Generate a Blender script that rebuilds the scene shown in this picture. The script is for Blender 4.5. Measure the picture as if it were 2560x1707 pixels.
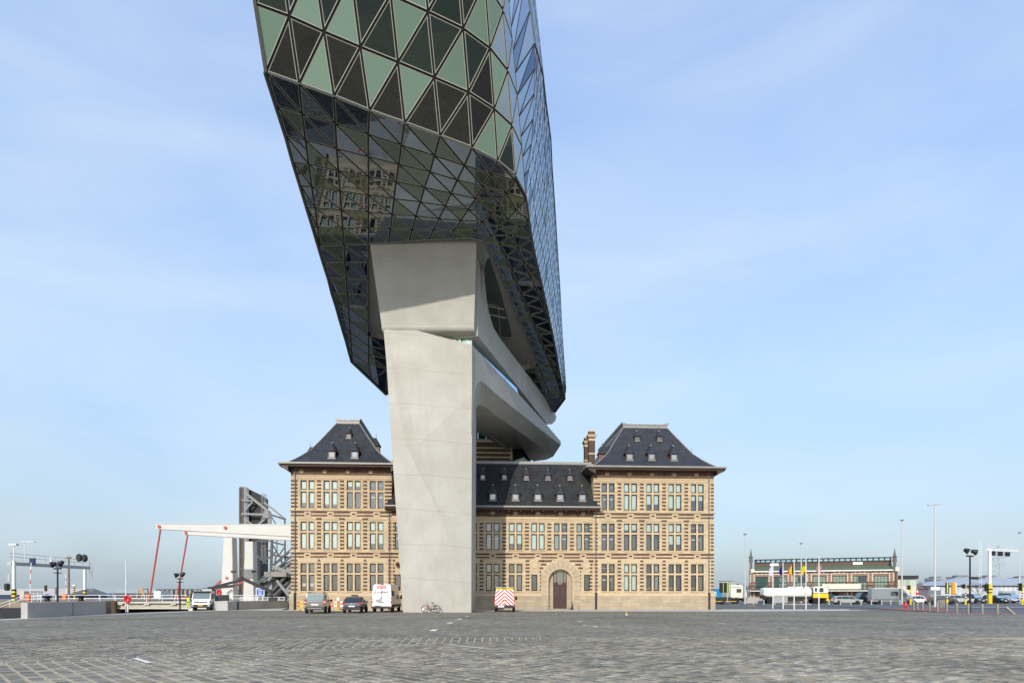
import bpy, bmesh, math, random
from mathutils import Vector, Matrix, Euler
R = math.radians
PI = math.pi
random.seed(7)
for o in list(bpy.data.objects): bpy.data.objects.remove(o)
scene = bpy.context.scene
COL = scene.collection

# ---------------------------------------------------------------- camera, sky, sun, exposure
CAM_Z, HOR, FPX, W0, H0 = 1.7, 1484.0, 1707.0, 2560.0, 1707.0
cam_d = bpy.data.cameras.new('camera'); cam = bpy.data.objects.new('camera', cam_d); COL.objects.link(cam)
cam.location = (0, 0, CAM_Z); cam.rotation_euler = (R(90), 0, 0)
cam_d.sensor_fit = 'HORIZONTAL'; cam_d.sensor_width = 36.0; cam_d.lens = 36.0 * FPX / W0
cam_d.shift_y = (HOR - H0 / 2) / W0
cam_d.clip_start = 0.1; cam_d.clip_end = 6000
scene.camera = cam

SUN_EL, SUN_AZ = 27.5, 14.5          # the sun stands behind the camera, about 15 degrees to its left
SKY_GAIN = 6.6
world = bpy.data.worlds.new("World"); scene.world = world; world.use_nodes = True
wn = world.node_tree.nodes; wl = world.node_tree.links
for n in list(wn): wn.remove(n)
w_out = wn.new('ShaderNodeOutputWorld'); w_bg = wn.new('ShaderNodeBackground')
sky = wn.new('ShaderNodeTexSky'); sky.sky_type = 'NISHITA'; sky.sun_disc = False
sky.sun_elevation = R(SUN_EL); sky.sun_rotation = R(180 + SUN_AZ)
sky.altitude = 0; sky.air_density = 1.0; sky.dust_density = 2.2; sky.ozone_density = 3.0
w_bg.inputs['Strength'].default_value = 0.15
# hazy spring air and thin cirrus: pale low down, bluer overhead, the same all round
tc = wn.new('ShaderNodeTexCoord'); sp = wn.new('ShaderNodeSeparateXYZ'); wl.new(tc.outputs['Generated'], sp.inputs[0])
hz = wn.new('ShaderNodeValToRGB'); wl.new(sp.outputs['Z'], hz.inputs['Fac']); els = hz.color_ramp.elements
HAZE = [(0.0, (0.38, 0.475, 0.57)), (0.10, (0.47, 0.585, 0.70)), (0.28, (0.57, 0.76, 1.0)), (0.50, (0.50, 0.70, 1.06)), (0.75, (0.38, 0.57, 1.0)), (1.0, (0.32, 0.49, 0.86))]
els[0].position = 0.0; els[0].color = (*HAZE[0][1], 1); els[1].position = 1.0; els[1].color = (*HAZE[-1][1], 1)
for p_, c_ in HAZE[1:-1]: e_ = els.new(p_); e_.color = (*c_, 1)
hs = wn.new('ShaderNodeVectorMath'); hs.operation = 'SCALE'; hs.inputs['Scale'].default_value = SKY_GAIN; wl.new(hz.outputs['Color'], hs.inputs[0])
m0 = wn.new('ShaderNodeMix'); m0.data_type = 'RGBA'; m0.inputs[0].default_value = 0.55
wl.new(sky.outputs['Color'], m0.inputs[6]); wl.new(hs.outputs['Vector'], m0.inputs[7])
mp = wn.new('ShaderNodeMapping'); mp.inputs['Scale'].default_value = (1.1, 1.0, 3.6); mp.inputs['Rotation'].default_value = (0.0, R(26), R(10)); wl.new(tc.outputs['Generated'], mp.inputs['Vector'])
nz = wn.new('ShaderNodeTexNoise'); nz.inputs['Scale'].default_value = 2.1; nz.inputs['Detail'].default_value = 7; nz.inputs['Roughness'].default_value = 0.52; nz.inputs['Distortion'].default_value = 0.4; wl.new(mp.outputs['Vector'], nz.inputs['Vector'])
rp = wn.new('ShaderNodeMapRange'); rp.inputs['From Min'].default_value = 0.38; rp.inputs['From Max'].default_value = 0.80; rp.inputs['To Min'].default_value = 0.0; rp.inputs['To Max'].default_value = 0.58; wl.new(nz.outputs['Fac'], rp.inputs['Value'])
vm = wn.new('ShaderNodeMix'); vm.data_type = 'RGBA'; vm.inputs[7].default_value = (0.64 * SKY_GAIN, 0.73 * SKY_GAIN, 0.81 * SKY_GAIN, 1)
wl.new(rp.outputs['Result'], vm.inputs[0]); wl.new(m0.outputs[2], vm.inputs[6]); wl.new(vm.outputs[2], w_bg.inputs['Color'])
wl.new(w_bg.outputs['Background'], w_out.inputs['Surface'])

sun_d = bpy.data.lights.new('sun', 'SUN'); sun_d.energy = 3.0; sun_d.angle = R(0.55); sun_d.color = (1.0, 0.93, 0.82)
sun = bpy.data.objects.new('sun', sun_d); COL.objects.link(sun)
sdir = Vector((math.sin(R(SUN_AZ)) * math.cos(R(SUN_EL)), math.cos(R(SUN_AZ)) * math.cos(R(SUN_EL)), -math.sin(R(SUN_EL))))
sun.rotation_euler = sdir.to_track_quat('-Z', 'Y').to_euler(); sun.location = (-40, -80, 90)
vs = scene.view_settings
vs.view_transform = 'Standard'; vs.look = 'None'; vs.gamma = 1.0; vs.use_curve_mapping = False
vs.exposure = 0.30

# ---------------------------------------------------------------- helpers
def PX(px, py, Y):
    """the place seen at photograph pixel (px, py) at distance Y"""
    return Vector(((px - 1280.0) / FPX * Y, Y, CAM_Z + (HOR - py) / FPX * Y))
def GX(px, Y): return (px - 1280.0) / FPX * Y
def ZY(py, Y): return CAM_Z + (HOR - py) / FPX * Y

class MB:
    """collects faces; build() links them as ONE mesh object"""
    def __init__(s): s.v = []; s.f = []; s.mi = []; s.m = 0
    def add(s, vs, fs, m=None):
        b = len(s.v); s.v += [tuple(p) for p in vs]
        for f in fs: s.f.append([b + i for i in f]); s.mi.append(s.m if m is None else m)
        return s
    def box(s, c, d, m=None, rz=0.0):
        x, y, z = d[0] / 2, d[1] / 2, d[2] / 2
        vs = [(-x, -y, -z), (x, -y, -z), (x, y, -z), (-x, y, -z), (-x, -y, z), (x, -y, z), (x, y, z), (-x, y, z)]
        if rz:
            cr, sr = math.cos(rz), math.sin(rz); vs = [(a * cr - b * sr, a * sr + b * cr, k) for a, b, k in vs]
        vs = [(a + c[0], b + c[1], k + c[2]) for a, b, k in vs]
        return s.add(vs, [(0, 3, 2, 1), (4, 5, 6, 7), (0, 1, 5, 4), (1, 2, 6, 5), (2, 3, 7, 6), (3, 0, 4, 7)], m)
    def bx(s, x0, x1, y0, y1, z0, z1, m=None):
        return s.box(((x0 + x1) / 2, (y0 + y1) / 2, (z0 + z1) / 2), (x1 - x0, y1 - y0, z1 - z0), m)
    def tube(s, a, b, r, r2=None, n=8, m=None, cap=True):
        a = Vector(a); b = Vector(b); r2 = r if r2 is None else r2
        d = (b - a).normalized(); u = d.orthogonal().normalized(); w = d.cross(u)
        vs = []
        for p, q in ((a, r), (b, r2)):
            for i in range(n):
                t = 2 * PI * i / n; vs.append(p + u * (q * math.cos(t)) + w * (q * math.sin(t)))
        fs = [(i, (i + 1) % n, n + (i + 1) % n, n + i) for i in range(n)]
        if cap: fs += [tuple(range(n - 1, -1, -1)), tuple(range(n, 2 * n))]
        return s.add(vs, fs, m)
    def beam(s, a, b, w, h, up=(0, 0, 1), m=None, w2=None, h2=None):
        a = Vector(a); b = Vector(b); d = (b - a).normalized(); up = Vector(up)
        x = d.cross(up)
        if x.length < 1e-5: x = d.orthogonal()
        x.normalize(); y = x.cross(d)
        vs = []
        for p, ww, hh in ((a, w, h), (b, w2 or w, h2 or h)):
            for sx, sy in ((-1, -1), (1, -1), (1, 1), (-1, 1)): vs.append(p + x * (sx * ww / 2) + y * (sy * hh / 2))
        return s.add(vs, [(3, 2, 1, 0), (4, 5, 6, 7), (0, 1, 5, 4), (1, 2, 6, 5), (2, 3, 7, 6), (3, 0, 4, 7)], m)
    def path(s, pts, r, n=6, m=None):
        for a, b in zip(pts[:-1], pts[1:]): s.tube(a, b, r, n=n, m=m)
        return s
    def lathe(s, c, prof, n=16, m=None, axis='z'):
        vs = []; k = len(prof)
        for r, h in prof:
            for i in range(n):
                t = 2 * PI * i / n
                p = (r * math.cos(t), r * math.sin(t), h)
                if axis == 'x': p = (p[2], p[0], p[1])
                elif axis == 'y': p = (p[0], -p[2], p[1])
                vs.append((c[0] + p[0], c[1] + p[1], c[2] + p[2]))
        fs = []
        for j in range(k - 1):
            for i in range(n):
                fs.append((j * n + i, j * n + (i + 1) % n, (j + 1) * n + (i + 1) % n, (j + 1) * n + i))
        fs += [tuple(range(n - 1, -1, -1)), tuple(range((k - 1) * n, k * n))]
        return s.add(vs, fs, m)
    def prism(s, poly, a, b, axis='y', m=None):
        """polygon in the plane across axis, pushed from a to b"""
        def P(p, t):
            if axis == 'y': return (p[0], t, p[1])
            if axis == 'x': return (t, p[0], p[1])
            return (p[0], p[1], t)
        n = len(poly); vs = [P(p, a) for p in poly] + [P(p, b) for p in poly]
        fs = [tuple(range(n)), tuple(range(2 * n - 1, n - 1, -1))]
        fs += [(i, n + i, n + (i + 1) % n, (i + 1) % n) for i in range(n)]
        return s.add(vs, fs, m)
    def loft(s, rings, m=None, cap=True, closed=True):
        n = len(rings[0]); vs = [p for r in rings for p in r]; fs = []
        for j in range(len(rings) - 1):
            for i in range(n if closed else n - 1):
                fs.append((j * n + i, j * n + (i + 1) % n, (j + 1) * n + (i + 1) % n, (j + 1) * n + i))
        if cap and closed: fs += [tuple(range(n - 1, -1, -1)), tuple(range((len(rings) - 1) * n, len(rings) * n))]
        return s.add(vs, fs, m)
    def mesh(s, name, mats, smooth=False, bevel=0.0, fix=True):
        me = bpy.data.meshes.new(name); me.from_pydata(s.v, [], s.f)
        if not isinstance(mats, (list, tuple)): mats = [mats]
        for m in mats: me.materials.append(m)
        if len(mats) > 1: me.polygons.foreach_set('material_index', s.mi)
        if fix or bevel:
            bm = bmesh.new(); bm.from_mesh(me)
            if fix: bmesh.ops.recalc_face_normals(bm, faces=bm.faces)
            if bevel:
                bmesh.ops.remove_doubles(bm, verts=bm.verts, dist=1e-5)
                ed = [e for e in bm.edges if len(e.link_faces) == 2 and e.calc_face_angle(0) > 0.45]
                bmesh.ops.bevel(bm, geom=ed, offset=bevel, segments=2, affect='EDGES', clamp_overlap=True)
            bm.to_mesh(me); bm.free()
        if smooth:
            me.polygons.foreach_set('use_smooth', [True] * len(me.polygons))
            try: me.set_sharp_from_angle(angle=R(38))
            except Exception: pass
        me.update(); return me
    def build(s, name, mats, parent=None, smooth=False, bevel=0.0, fix=True, loc=None, kind=None):
        return link(name, s.mesh(name, mats, smooth, bevel, fix), parent, loc, kind)
def link(name, me, parent=None, loc=None, kind=None, rot=None):
    o = bpy.data.objects.new(name, me); COL.objects.link(o)
    if parent is not None: o.parent = parent
    if loc is not None: o.location = loc
    if rot is not None: o.rotation_euler = rot
    if kind: o['kind'] = kind
    return o
def thing(name, label, cat, loc=(0, 0, 0), rz=0.0, group=None):
    o = bpy.data.objects.new(name, None); COL.objects.link(o); o.empty_display_size = 0.3
    o.location = loc; o.rotation_euler = (0, 0, rz); return tag(o, label, cat, group)
def tag(o, label, cat, group=None):
    o['label'] = label; o['category'] = cat
    if group: o['group'] = group
    return o
def dup(root, loc, rz, label, group=None):
    kids = {}
    for ob in COL.objects:
        if ob.parent is not None: kids.setdefault(ob.parent.name, []).append(ob)
    def rec(o, par):
        c = o.copy(); COL.objects.link(c)
        if par is not None: c.parent = par
        for k in kids.get(o.name, []): rec(k, c)
        return c
    c = rec(root, None); c.location = loc; c.rotation_euler = (0, 0, rz); c['label'] = label
    if group: c['group'] = group
    return c
def text_mesh(name, body, size, mat, parent, loc, rot, ext=0.004, align='CENTER', shear=0.0, bold=0.0):
    cu = bpy.data.curves.new(name, 'FONT'); cu.body = body; cu.size = size; cu.extrude = ext; cu.shear = shear
    cu.align_x = align; cu.align_y = 'CENTER'; cu.offset = bold; cu.resolution_u = 3
    t = bpy.data.objects.new(name, cu); COL.objects.link(t)
    dg = bpy.context.evaluated_depsgraph_get(); me = bpy.data.meshes.new_from_object(t.evaluated_get(dg))
    bpy.data.objects.remove(t); bpy.data.curves.remove(cu)
    me.materials.clear(); me.materials.append(mat)
    return link(name, me, parent, loc, None, rot)

# ---------------------------------------------------------------- materials
def new_mat(name):
    m = bpy.data.materials.new(name); m.use_nodes = True
    nt = m.node_tree; b = nt.nodes['Principled BSDF']
    return m, nt.nodes, nt.links, b
def M(name, col, rough=0.6, metal=0.0, var=0.12, scale=3.0, bump=0.0, bscale=20.0, spec=0.5, dirt=0.0, coat=0.0, stretch=(1, 1, 1)):
    """plain surface with uneven colour, grain and optional relief"""
    m, N, L, b = new_mat(name)
    b.inputs['Roughness'].default_value = rough; b.inputs['Metallic'].default_value = metal
    b.inputs['Specular IOR Level'].default_value = spec
    if coat: b.inputs['Coat Weight'].default_value = coat; b.inputs['Coat Roughness'].default_value = 0.06
    t = N.new('ShaderNodeTexCoord'); mp = N.new('ShaderNodeMapping'); mp.inputs['Scale'].default_value = stretch
    L.new(t.outputs['Object'], mp.inputs['Vector'])
    n = N.new('ShaderNodeTexNoise'); n.inputs['Scale'].default_value = scale; n.inputs['Detail'].default_value = 6; n.inputs['Roughness'].default_value = 0.62
    L.new(mp.outputs['Vector'], n.inputs['Vector'])
    mr = N.new('ShaderNodeMapRange'); mr.inputs['From Min'].default_value = 0.25; mr.inputs['From Max'].default_value = 0.75
    mr.inputs['To Min'].default_value = 1 - var; mr.inputs['To Max'].default_value = 1 + var
    L.new(n.outputs['Fac'], mr.inputs['Value'])
    mx = N.new('ShaderNodeVectorMath'); mx.operation = 'SCALE'; mx.inputs[0].default_value = col[:3]
    L.new(mr.outputs['Result'], mx.inputs['Scale'])
    src = mx.outputs['Vector']
    if dirt:
        n2 = N.new('ShaderNodeTexNoise'); n2.inputs['Scale'].default_value = scale * 0.31; n2.inputs['Detail'].default_value = 8; n2.inputs['Roughness'].default_value = 0.7
        L.new(mp.outputs['Vector'], n2.inputs['Vector'])
        r2 = N.new('ShaderNodeMapRange'); r2.inputs['From Min'].default_value = 0.5; r2.inputs['From Max'].default_value = 0.75
        r2.inputs['To Min'].default_value = 0; r2.inputs['To Max'].default_value = dirt
        L.new(n2.outputs['Fac'], r2.inputs['Value'])
        x2 = N.new('ShaderNodeMix'); x2.data_type = 'RGBA'; x2.inputs[7].default_value = (col[0] * 0.45, col[1] * 0.42, col[2] * 0.38, 1)
        L.new(r2.outputs['Result'], x2.inputs[0]); L.new(src, x2.inputs[6]); src = x2.outputs[2]
    L.new(src, b.inputs['Base Color'])
    if bump:
        nb = N.new('ShaderNodeTexNoise'); nb.inputs['Scale'].default_value = bscale; nb.inputs['Detail'].default_value = 5
        L.new(mp.outputs['Vector'], nb.inputs['Vector'])
        bp = N.new('ShaderNodeBump'); bp.inputs['Strength'].default_value = bump; bp.inputs['Distance'].default_value = 0.02
        L.new(nb.outputs['Fac'], bp.inputs['Height']); L.new(bp.outputs['Normal'], b.inputs['Normal'])
    return m
def M_courses(name, col, joint, bw, bh, mortar, var=0.18, axes='xz', rough=0.85, bump=0.5, big=0.10, off=0.5, dirtcol=None):
    """coursed masonry: joints and block-to-block colour, in the object's own metres"""
    m, N, L, b = new_mat(name); b.inputs['Roughness'].default_value = rough; b.inputs['Specular IOR Level'].default_value = 0.25
    t = N.new('ShaderNodeTexCoord'); sx = N.new('ShaderNodeSeparateXYZ'); cx = N.new('ShaderNodeCombineXYZ')
    L.new(t.outputs['Object'], sx.inputs[0])
    names = {'x': 'X', 'y': 'Y', 'z': 'Z'}
    if axes[0] == 's':
        ad = N.new('ShaderNodeMath'); ad.operation = 'ADD'; L.new(sx.outputs['X'], ad.inputs[0]); L.new(sx.outputs['Y'], ad.inputs[1]); L.new(ad.outputs[0], cx.inputs[0])
    else: L.new(sx.outputs[names[axes[0]]], cx.inputs[0])
    L.new(sx.outputs[names[axes[1]]], cx.inputs[1])
    br = N.new('ShaderNodeTexBrick'); br.offset = off
    br.inputs['Scale'].default_value = 1.0; br.inputs['Mortar Size'].default_value = mortar; br.inputs['Mortar Smooth'].default_value = 0.2
    br.inputs['Brick Width'].default_value = bw; br.inputs['Row Height'].default_value = bh; br.inputs['Bias'].default_value = 0.0
    lo = [c * (1 - var) for c in col]; hi = [c * (1 + var) for c in col]
    br.inputs['Color1'].default_value = (*lo, 1); br.inputs['Color2'].default_value = (*hi, 1); br.inputs['Mortar'].default_value = (*joint, 1)
    L.new(cx.outputs[0], br.inputs['Vector'])
    n = N.new('ShaderNodeTexNoise'); n.inputs['Scale'].default_value = 0.9; n.inputs['Detail'].default_value = 8; n.inputs['Roughness'].default_value = 0.65
    L.new(t.outputs['Object'], n.inputs['Vector'])
    mr = N.new('ShaderNodeMapRange'); mr.inputs['From Min'].default_value = 0.25; mr.inputs['From Max'].default_value = 0.75
    mr.inputs['To Min'].default_value = 1 - big; mr.inputs['To Max'].default_value = 1 + big
    L.new(n.outputs['Fac'], mr.inputs['Value'])
    mx = N.new('ShaderNodeVectorMath'); mx.operation = 'SCALE'; L.new(br.outputs['Color'], mx.inputs[0]); L.new(mr.outputs['Result'], mx.inputs['Scale'])
    src = mx.outputs['Vector']
    if dirtcol:
        n2 = N.new('ShaderNodeTexNoise'); n2.inputs['Scale'].default_value = 0.35; n2.inputs['Detail'].default_value = 9; n2.inputs['Roughness'].default_value = 0.7
        mp2 = N.new('ShaderNodeMapping'); mp2.inputs['Scale'].default_value = (1.6, 1.6, 0.5); L.new(t.outputs['Object'], mp2.inputs['Vector']); L.new(mp2.outputs[0], n2.inputs['Vector'])
        r2 = N.new('ShaderNodeMapRange'); r2.inputs['From Min'].default_value = 0.47; r2.inputs['From Max'].default_value = 0.70; r2.inputs['To Min'].default_value = 0; r2.inputs['To Max'].default_value = 0.72
        L.new(n2.outputs['Fac'], r2.inputs['Value'])
        x2 = N.new('ShaderNodeMix'); x2.data_type = 'RGBA'; x2.inputs[7].default_value = (*dirtcol, 1)
        L.new(r2.outputs['Result'], x2.inputs[0]); L.new(src, x2.inputs[6]); src = x2.outputs[2]
    L.new(src, b.inputs['Base Color'])
    bp = N.new('ShaderNodeBump'); bp.inputs['Strength'].default_value = bump; bp.inputs['Distance'].default_value = 0.01; bp.invert = True
    L.new(br.outputs['Fac'], bp.inputs['Height']); L.new(bp.outputs['Normal'], b.inputs['Normal'])
    return m
def M_glass(name, body, tint=(0.75, 0.8, 0.85), refl=0.22, wave=0.012, wscale=0.55, rough=0.012):
    """coated glass seen from outside: a dark or pale body under a mirror-like, slightly wavy skin"""
    m, N, L, b = new_mat(name)
    oi = N.new('ShaderNodeObjectInfo'); vr = N.new('ShaderNodeMapRange'); vr.inputs['To Min'].default_value = 0.84; vr.inputs['To Max'].default_value = 1.18; L.new(oi.outputs['Random'], vr.inputs['Value'])
    vb = N.new('ShaderNodeVectorMath'); vb.operation = 'SCALE'; vb.inputs[0].default_value = body; L.new(vr.outputs['Result'], vb.inputs['Scale']); L.new(vb.outputs['Vector'], b.inputs['Base Color'])
    b.inputs['Roughness'].default_value = 0.35; b.inputs['Specular IOR Level'].default_value = 0.0
    g = N.new('ShaderNodeBsdfGlossy'); g.inputs['Color'].default_value = (*tint, 1); g.inputs['Roughness'].default_value = rough
    lw = N.new('ShaderNodeFresnel'); lw.inputs['IOR'].default_value = 1.5
    mr = N.new('ShaderNodeMapRange'); mr.inputs['From Min'].default_value = 0.04; mr.inputs['From Max'].default_value = 1.0
    mr.inputs['To Min'].default_value = refl; mr.inputs['To Max'].default_value = 1.0
    L.new(lw.outputs[0], mr.inputs['Value'])
    mix = N.new('ShaderNodeMixShader'); out = N['Material Output']
    L.new(mr.outputs['Result'], mix.inputs[0]); L.new(b.outputs[0], mix.inputs[1]); L.new(g.outputs[0], mix.inputs[2]); L.new(mix.outputs[0], out.inputs['Surface'])
    if wave:
        t = N.new('ShaderNodeTexCoord'); n = N.new('ShaderNodeTexNoise'); n.inputs['Scale'].default_value = wscale; n.inputs['Detail'].default_value = 1.0
        L.new(t.outputs['Object'], n.inputs['Vector'])
        bp = N.new('ShaderNodeBump'); bp.inputs['Strength'].default_value = 1.0; bp.inputs['Distance'].default_value = wave
        L.new(n.outputs['Fac'], bp.inputs['Height']); L.new(bp.outputs['Normal'], g.inputs['Normal'])
    return m
def M_clear(name, tint, refl=0.16):
    """window glass one can look through"""
    m, N, L, b = new_mat(name); N.remove(b)
    tr = N.new('ShaderNodeBsdfTransparent'); tr.inputs['Color'].default_value = (*tint, 1)
    g = N.new('ShaderNodeBsdfGlossy'); g.inputs['Roughness'].default_value = 0.015; g.inputs['Color'].default_value = (0.85, 0.92, 1.0, 1)
    lw = N.new('ShaderNodeFresnel'); lw.inputs['IOR'].default_value = 1.5
    mr = N.new('ShaderNodeMapRange'); mr.inputs['From Min'].default_value = 0.04; mr.inputs['To Min'].default_value = refl; mr.inputs['To Max'].default_value = 1.0
    L.new(lw.outputs[0], mr.inputs['Value'])
    mix = N.new('ShaderNodeMixShader'); L.new(mr.outputs['Result'], mix.inputs[0]); L.new(tr.outputs[0], mix.inputs[1]); L.new(g.outputs[0], mix.inputs[2])
    L.new(mix.outputs[0], N['Material Output'].inputs['Surface'])
    return m
# ---------------------------------------------------------------- ground
def M_setts(name):
    """far paving: small stone setts in rows, tones wandering from stone to stone and patch to patch"""
    m, N, L, b = new_mat(name); b.inputs['Roughness'].default_value = 0.8; b.inputs['Specular IOR Level'].default_value = 0.3
    t = N.new('ShaderNodeTexCoord')
    wv = N.new('ShaderNodeTexNoise'); wv.inputs['Scale'].default_value = 0.09; wv.inputs['Detail'].default_value = 2
    L.new(t.outputs['Object'], wv.inputs['Vector'])
    ad = N.new('ShaderNodeVectorMath'); ad.operation = 'MULTIPLY_ADD'; ad.inputs[1].default_value = (1.4, 1.4, 0)
    L.new(wv.outputs['Color'], ad.inputs[0]); L.new(t.outputs['Object'], ad.inputs[2])
    br = N.new('ShaderNodeTexBrick'); br.inputs['Scale'].default_value = 1; br.inputs['Brick Width'].default_value = 0.23; br.inputs['Row Height'].default_value = 0.13
    br.inputs['Mortar Size'].default_value = 0.012; br.inputs['Mortar Smooth'].default_value = 0.3; br.inputs['Bias'].default_value = -0.1
    br.inputs['Color1'].default_value = (0.085, 0.080, 0.066, 1); br.inputs['Color2'].default_value = (0.325, 0.30, 0.240, 1); br.inputs['Mortar'].default_value = (0.30, 0.265, 0.195, 1)
    L.new(ad.outputs[0], br.inputs['Vector'])
    def noise(sc, det, lo, hi, st=(1, 1, 1), a=0.3, c=0.7):
        mp = N.new('ShaderNodeMapping'); mp.inputs['Scale'].default_value = st; L.new(t.outputs['Object'], mp.inputs['Vector'])
        n = N.new('ShaderNodeTexNoise'); n.inputs['Scale'].default_value = sc; n.inputs['Detail'].default_value = det; n.inputs['Roughness'].default_value = 0.65; L.new(mp.outputs[0], n.inputs['Vector'])
        r = N.new('ShaderNodeMapRange'); r.inputs['From Min'].default_value = a; r.inputs['From Max'].default_value = c; r.inputs['To Min'].default_value = lo; r.inputs['To Max'].default_value = hi
        L.new(n.outputs['Fac'], r.inputs['Value']); return r.outputs['Result']
    f1 = noise(0.16, 8, 0.84, 1.26); f2 = noise(3.0, 5, 0.66, 1.36, (0.5, 1.1, 1)); f3 = noise(0.045, 5, 0.70, 1.04, (0.5, 1, 1), 0.33, 0.48)
    cur = br.outputs['Color']
    for f in (f1, f2, f3):
        x = N.new('ShaderNodeVectorMath'); x.operation = 'SCALE'; L.new(cur, x.inputs[0]); L.new(f, x.inputs['Scale']); cur = x.outputs['Vector']
    L.new(cur, b.inputs['Base Color'])
    bp = N.new('ShaderNodeBump'); bp.inputs['Strength'].default_value = 0.9; bp.inputs['Distance'].default_value = 0.025; bp.invert = True
    L.new(br.outputs['Fac'], bp.inputs['Height']); L.new(bp.outputs['Normal'], b.inputs['Normal'])
    return m
def M_stone_tone(name):
    m, N, L, b = new_mat(name); b.inputs['Roughness'].default_value = 0.72; b.inputs['Specular IOR Level'].default_value = 0.35
    a = N.new('ShaderNodeAttribute'); a.attribute_name = 'tone'
    t = N.new('ShaderNodeTexCoord'); n = N.new('ShaderNodeTexNoise'); n.inputs['Scale'].default_value = 9; n.inputs['Detail'].default_value = 7; n.inputs['Roughness'].default_value = 0.7
    g = N.new('ShaderNodeNewGeometry'); L.new(g.outputs['Position'], n.inputs['Vector'])
    mr = N.new('ShaderNodeMapRange'); mr.inputs['From Min'].default_value = 0.25; mr.inputs['From Max'].default_value = 0.75; mr.inputs['To Min'].default_value = 0.6; mr.inputs['To Max'].default_value = 1.4
    L.new(n.outputs['Fac'], mr.inputs['Value'])
    n2 = N.new('ShaderNodeTexNoise'); n2.inputs['Scale'].default_value = 0.22; n2.inputs['Detail'].default_value = 6; L.new(g.outputs['Position'], n2.inputs['Vector'])
    m2 = N.new('ShaderNodeMapRange'); m2.inputs['From Min'].default_value = 0.3; m2.inputs['From Max'].default_value = 0.7; m2.inputs['To Min'].default_value = 0.78; m2.inputs['To Max'].default_value = 1.22
    L.new(n2.outputs['Fac'], m2.inputs['Value'])
    cur = a.outputs['Color']
    for f in (mr.outputs['Result'], m2.outputs['Result']):
        x = N.new('ShaderNodeVectorMath'); x.operation = 'SCALE'; L.new(cur, x.inputs[0]); L.new(f, x.inputs['Scale']); cur = x.outputs['Vector']
    L.new(cur, b.inputs['Base Color'])
    bp = N.new('ShaderNodeBump'); bp.inputs['Strength'].default_value = 0.6; bp.inputs['Distance'].default_value = 0.012
    L.new(n.outputs['Fac'], bp.inputs['Height']); L.new(bp.outputs['Normal'], b.inputs['Normal'])
    return m
m_setts = M_setts('setts_far'); m_tone = M_stone_tone('sett_stone')
m_sand = M('joint_sand', (0.43, 0.375, 0.27), 0.95, var=0.25, scale=6, bump=0.4, bscale=40, spec=0.1)
m_asph = M('asphalt', (0.14, 0.136, 0.126), 0.85, var=0.2, scale=0.5, bump=0.3, bscale=60, spec=0.3, dirt=0.3)
m_road = M('road_asphalt', (0.105, 0.113, 0.125), 0.75, var=0.2, scale=0.4, bump=0.2, bscale=60, spec=0.4, stretch=(0.3, 1, 1))
m_bike = M('red_bike_lane', (0.25, 0.10, 0.09), 0.85, var=0.15, scale=0.8)
m_pale = M('pale_pavement', (0.50, 0.49, 0.455), 0.85, var=0.2, scale=1.6, spec=0.2, dirt=0.3)
m_paint = M('road_paint', (0.78, 0.78, 0.74), 0.7, var=0.1, scale=8, dirt=0.5)
m_conc_dark = M('weathered_quay', (0.25, 0.21, 0.155), 0.9, var=0.3, scale=1.2, bump=0.4, dirt=0.6)
m_fargrass = M('far_ground', (0.15, 0.15, 0.13), 0.9, var=0.2, scale=0.05)

def poly_sheet(name, pts, z, mat, parent=None, kind='structure'):
    mb = MB(); mb.add([(x, y, z) for x, y in pts], [tuple(range(len(pts)))])
    o = mb.build(name, mat, parent, fix=False)
    if o.data.polygons[0].normal.z < 0: o.data.flip_normals()
    if kind and parent is None: o['kind'] = kind
    return o
QUAY = [(-34.6, -150), (-34.6, 58.2), (-33.2, 66.5), (-31.6, 70.9), (-30.2, 76.0), (-27.6, 86.0), (-25.5, 150)]
ground = poly_sheet('ground', [(1600, -150), (1600, 3200), (-25.5, 3200)] + [(x, y) for x, y in reversed(QUAY)], -0.06, m_asph)
far_quay = poly_sheet('far_quay', [(-1600, 3200), (-1600, 128), (-25.6, 128), (-25.6, 3200)], 0.25, m_fargrass)
near_left = poly_sheet('quay_ground', [(-400, -150), (-34.7, -150), (-34.7, 30), (-400, 30)], -0.062, m_asph)
m_water = M_glass('dock_water', (0.02, 0.035, 0.035), (0.8, 0.85, 0.85), 0.05, wave=0.05, wscale=0.8, rough=0.05)
water = poly_sheet('water', [(-1600, 30), (-25.4, 30), (-25.4, 128.1), (-1600, 128.1)], -2.2, m_water)
mb = MB()
for (a, b) in zip(QUAY[:-1], QUAY[1:]): mb.add([(a[0], a[1], -0.06), (b[0], b[1], -0.06), (b[0], b[1], -2.6), (a[0], a[1], -2.6)], [(0, 1, 2, 3)])
mb.add([(-1600, 128, 0.25), (-25.6, 128, 0.25), (-25.6, 128, -2.6), (-1600, 128, -2.6)], [(0, 1, 2, 3)])
mb.add([(-400, 30, -0.06), (-34.6, 30, -0.06), (-34.6, 30, -2.6), (-400, 30, -2.6)], [(0, 1, 2, 3)])
mb.build('quay_wall', m_conc_dark, None, kind='structure')

YB = 27.0
plaza = poly_sheet('plaza', [(-34.2, YB - 0.05), (70, YB - 0.05), (70, 57.4), (41, 57.4), (36.5, 72.6), (-30.0, 71.2), (-31.8, 68.5), (-33.4, 63), (-34.2, 57.5)], 0.0, m_setts)
plaza_near = poly_sheet('plaza_bed', [(-34.2, -60), (70, -60), (70, YB + 0.15), (-34.2, YB + 0.15)], -0.009, m_sand)
plaza_side = poly_sheet('plaza_surround', [(-34.15, -60), (70, -60), (70, 11.6), (-34.15, 11.6)], 0.002, m_setts)
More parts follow.
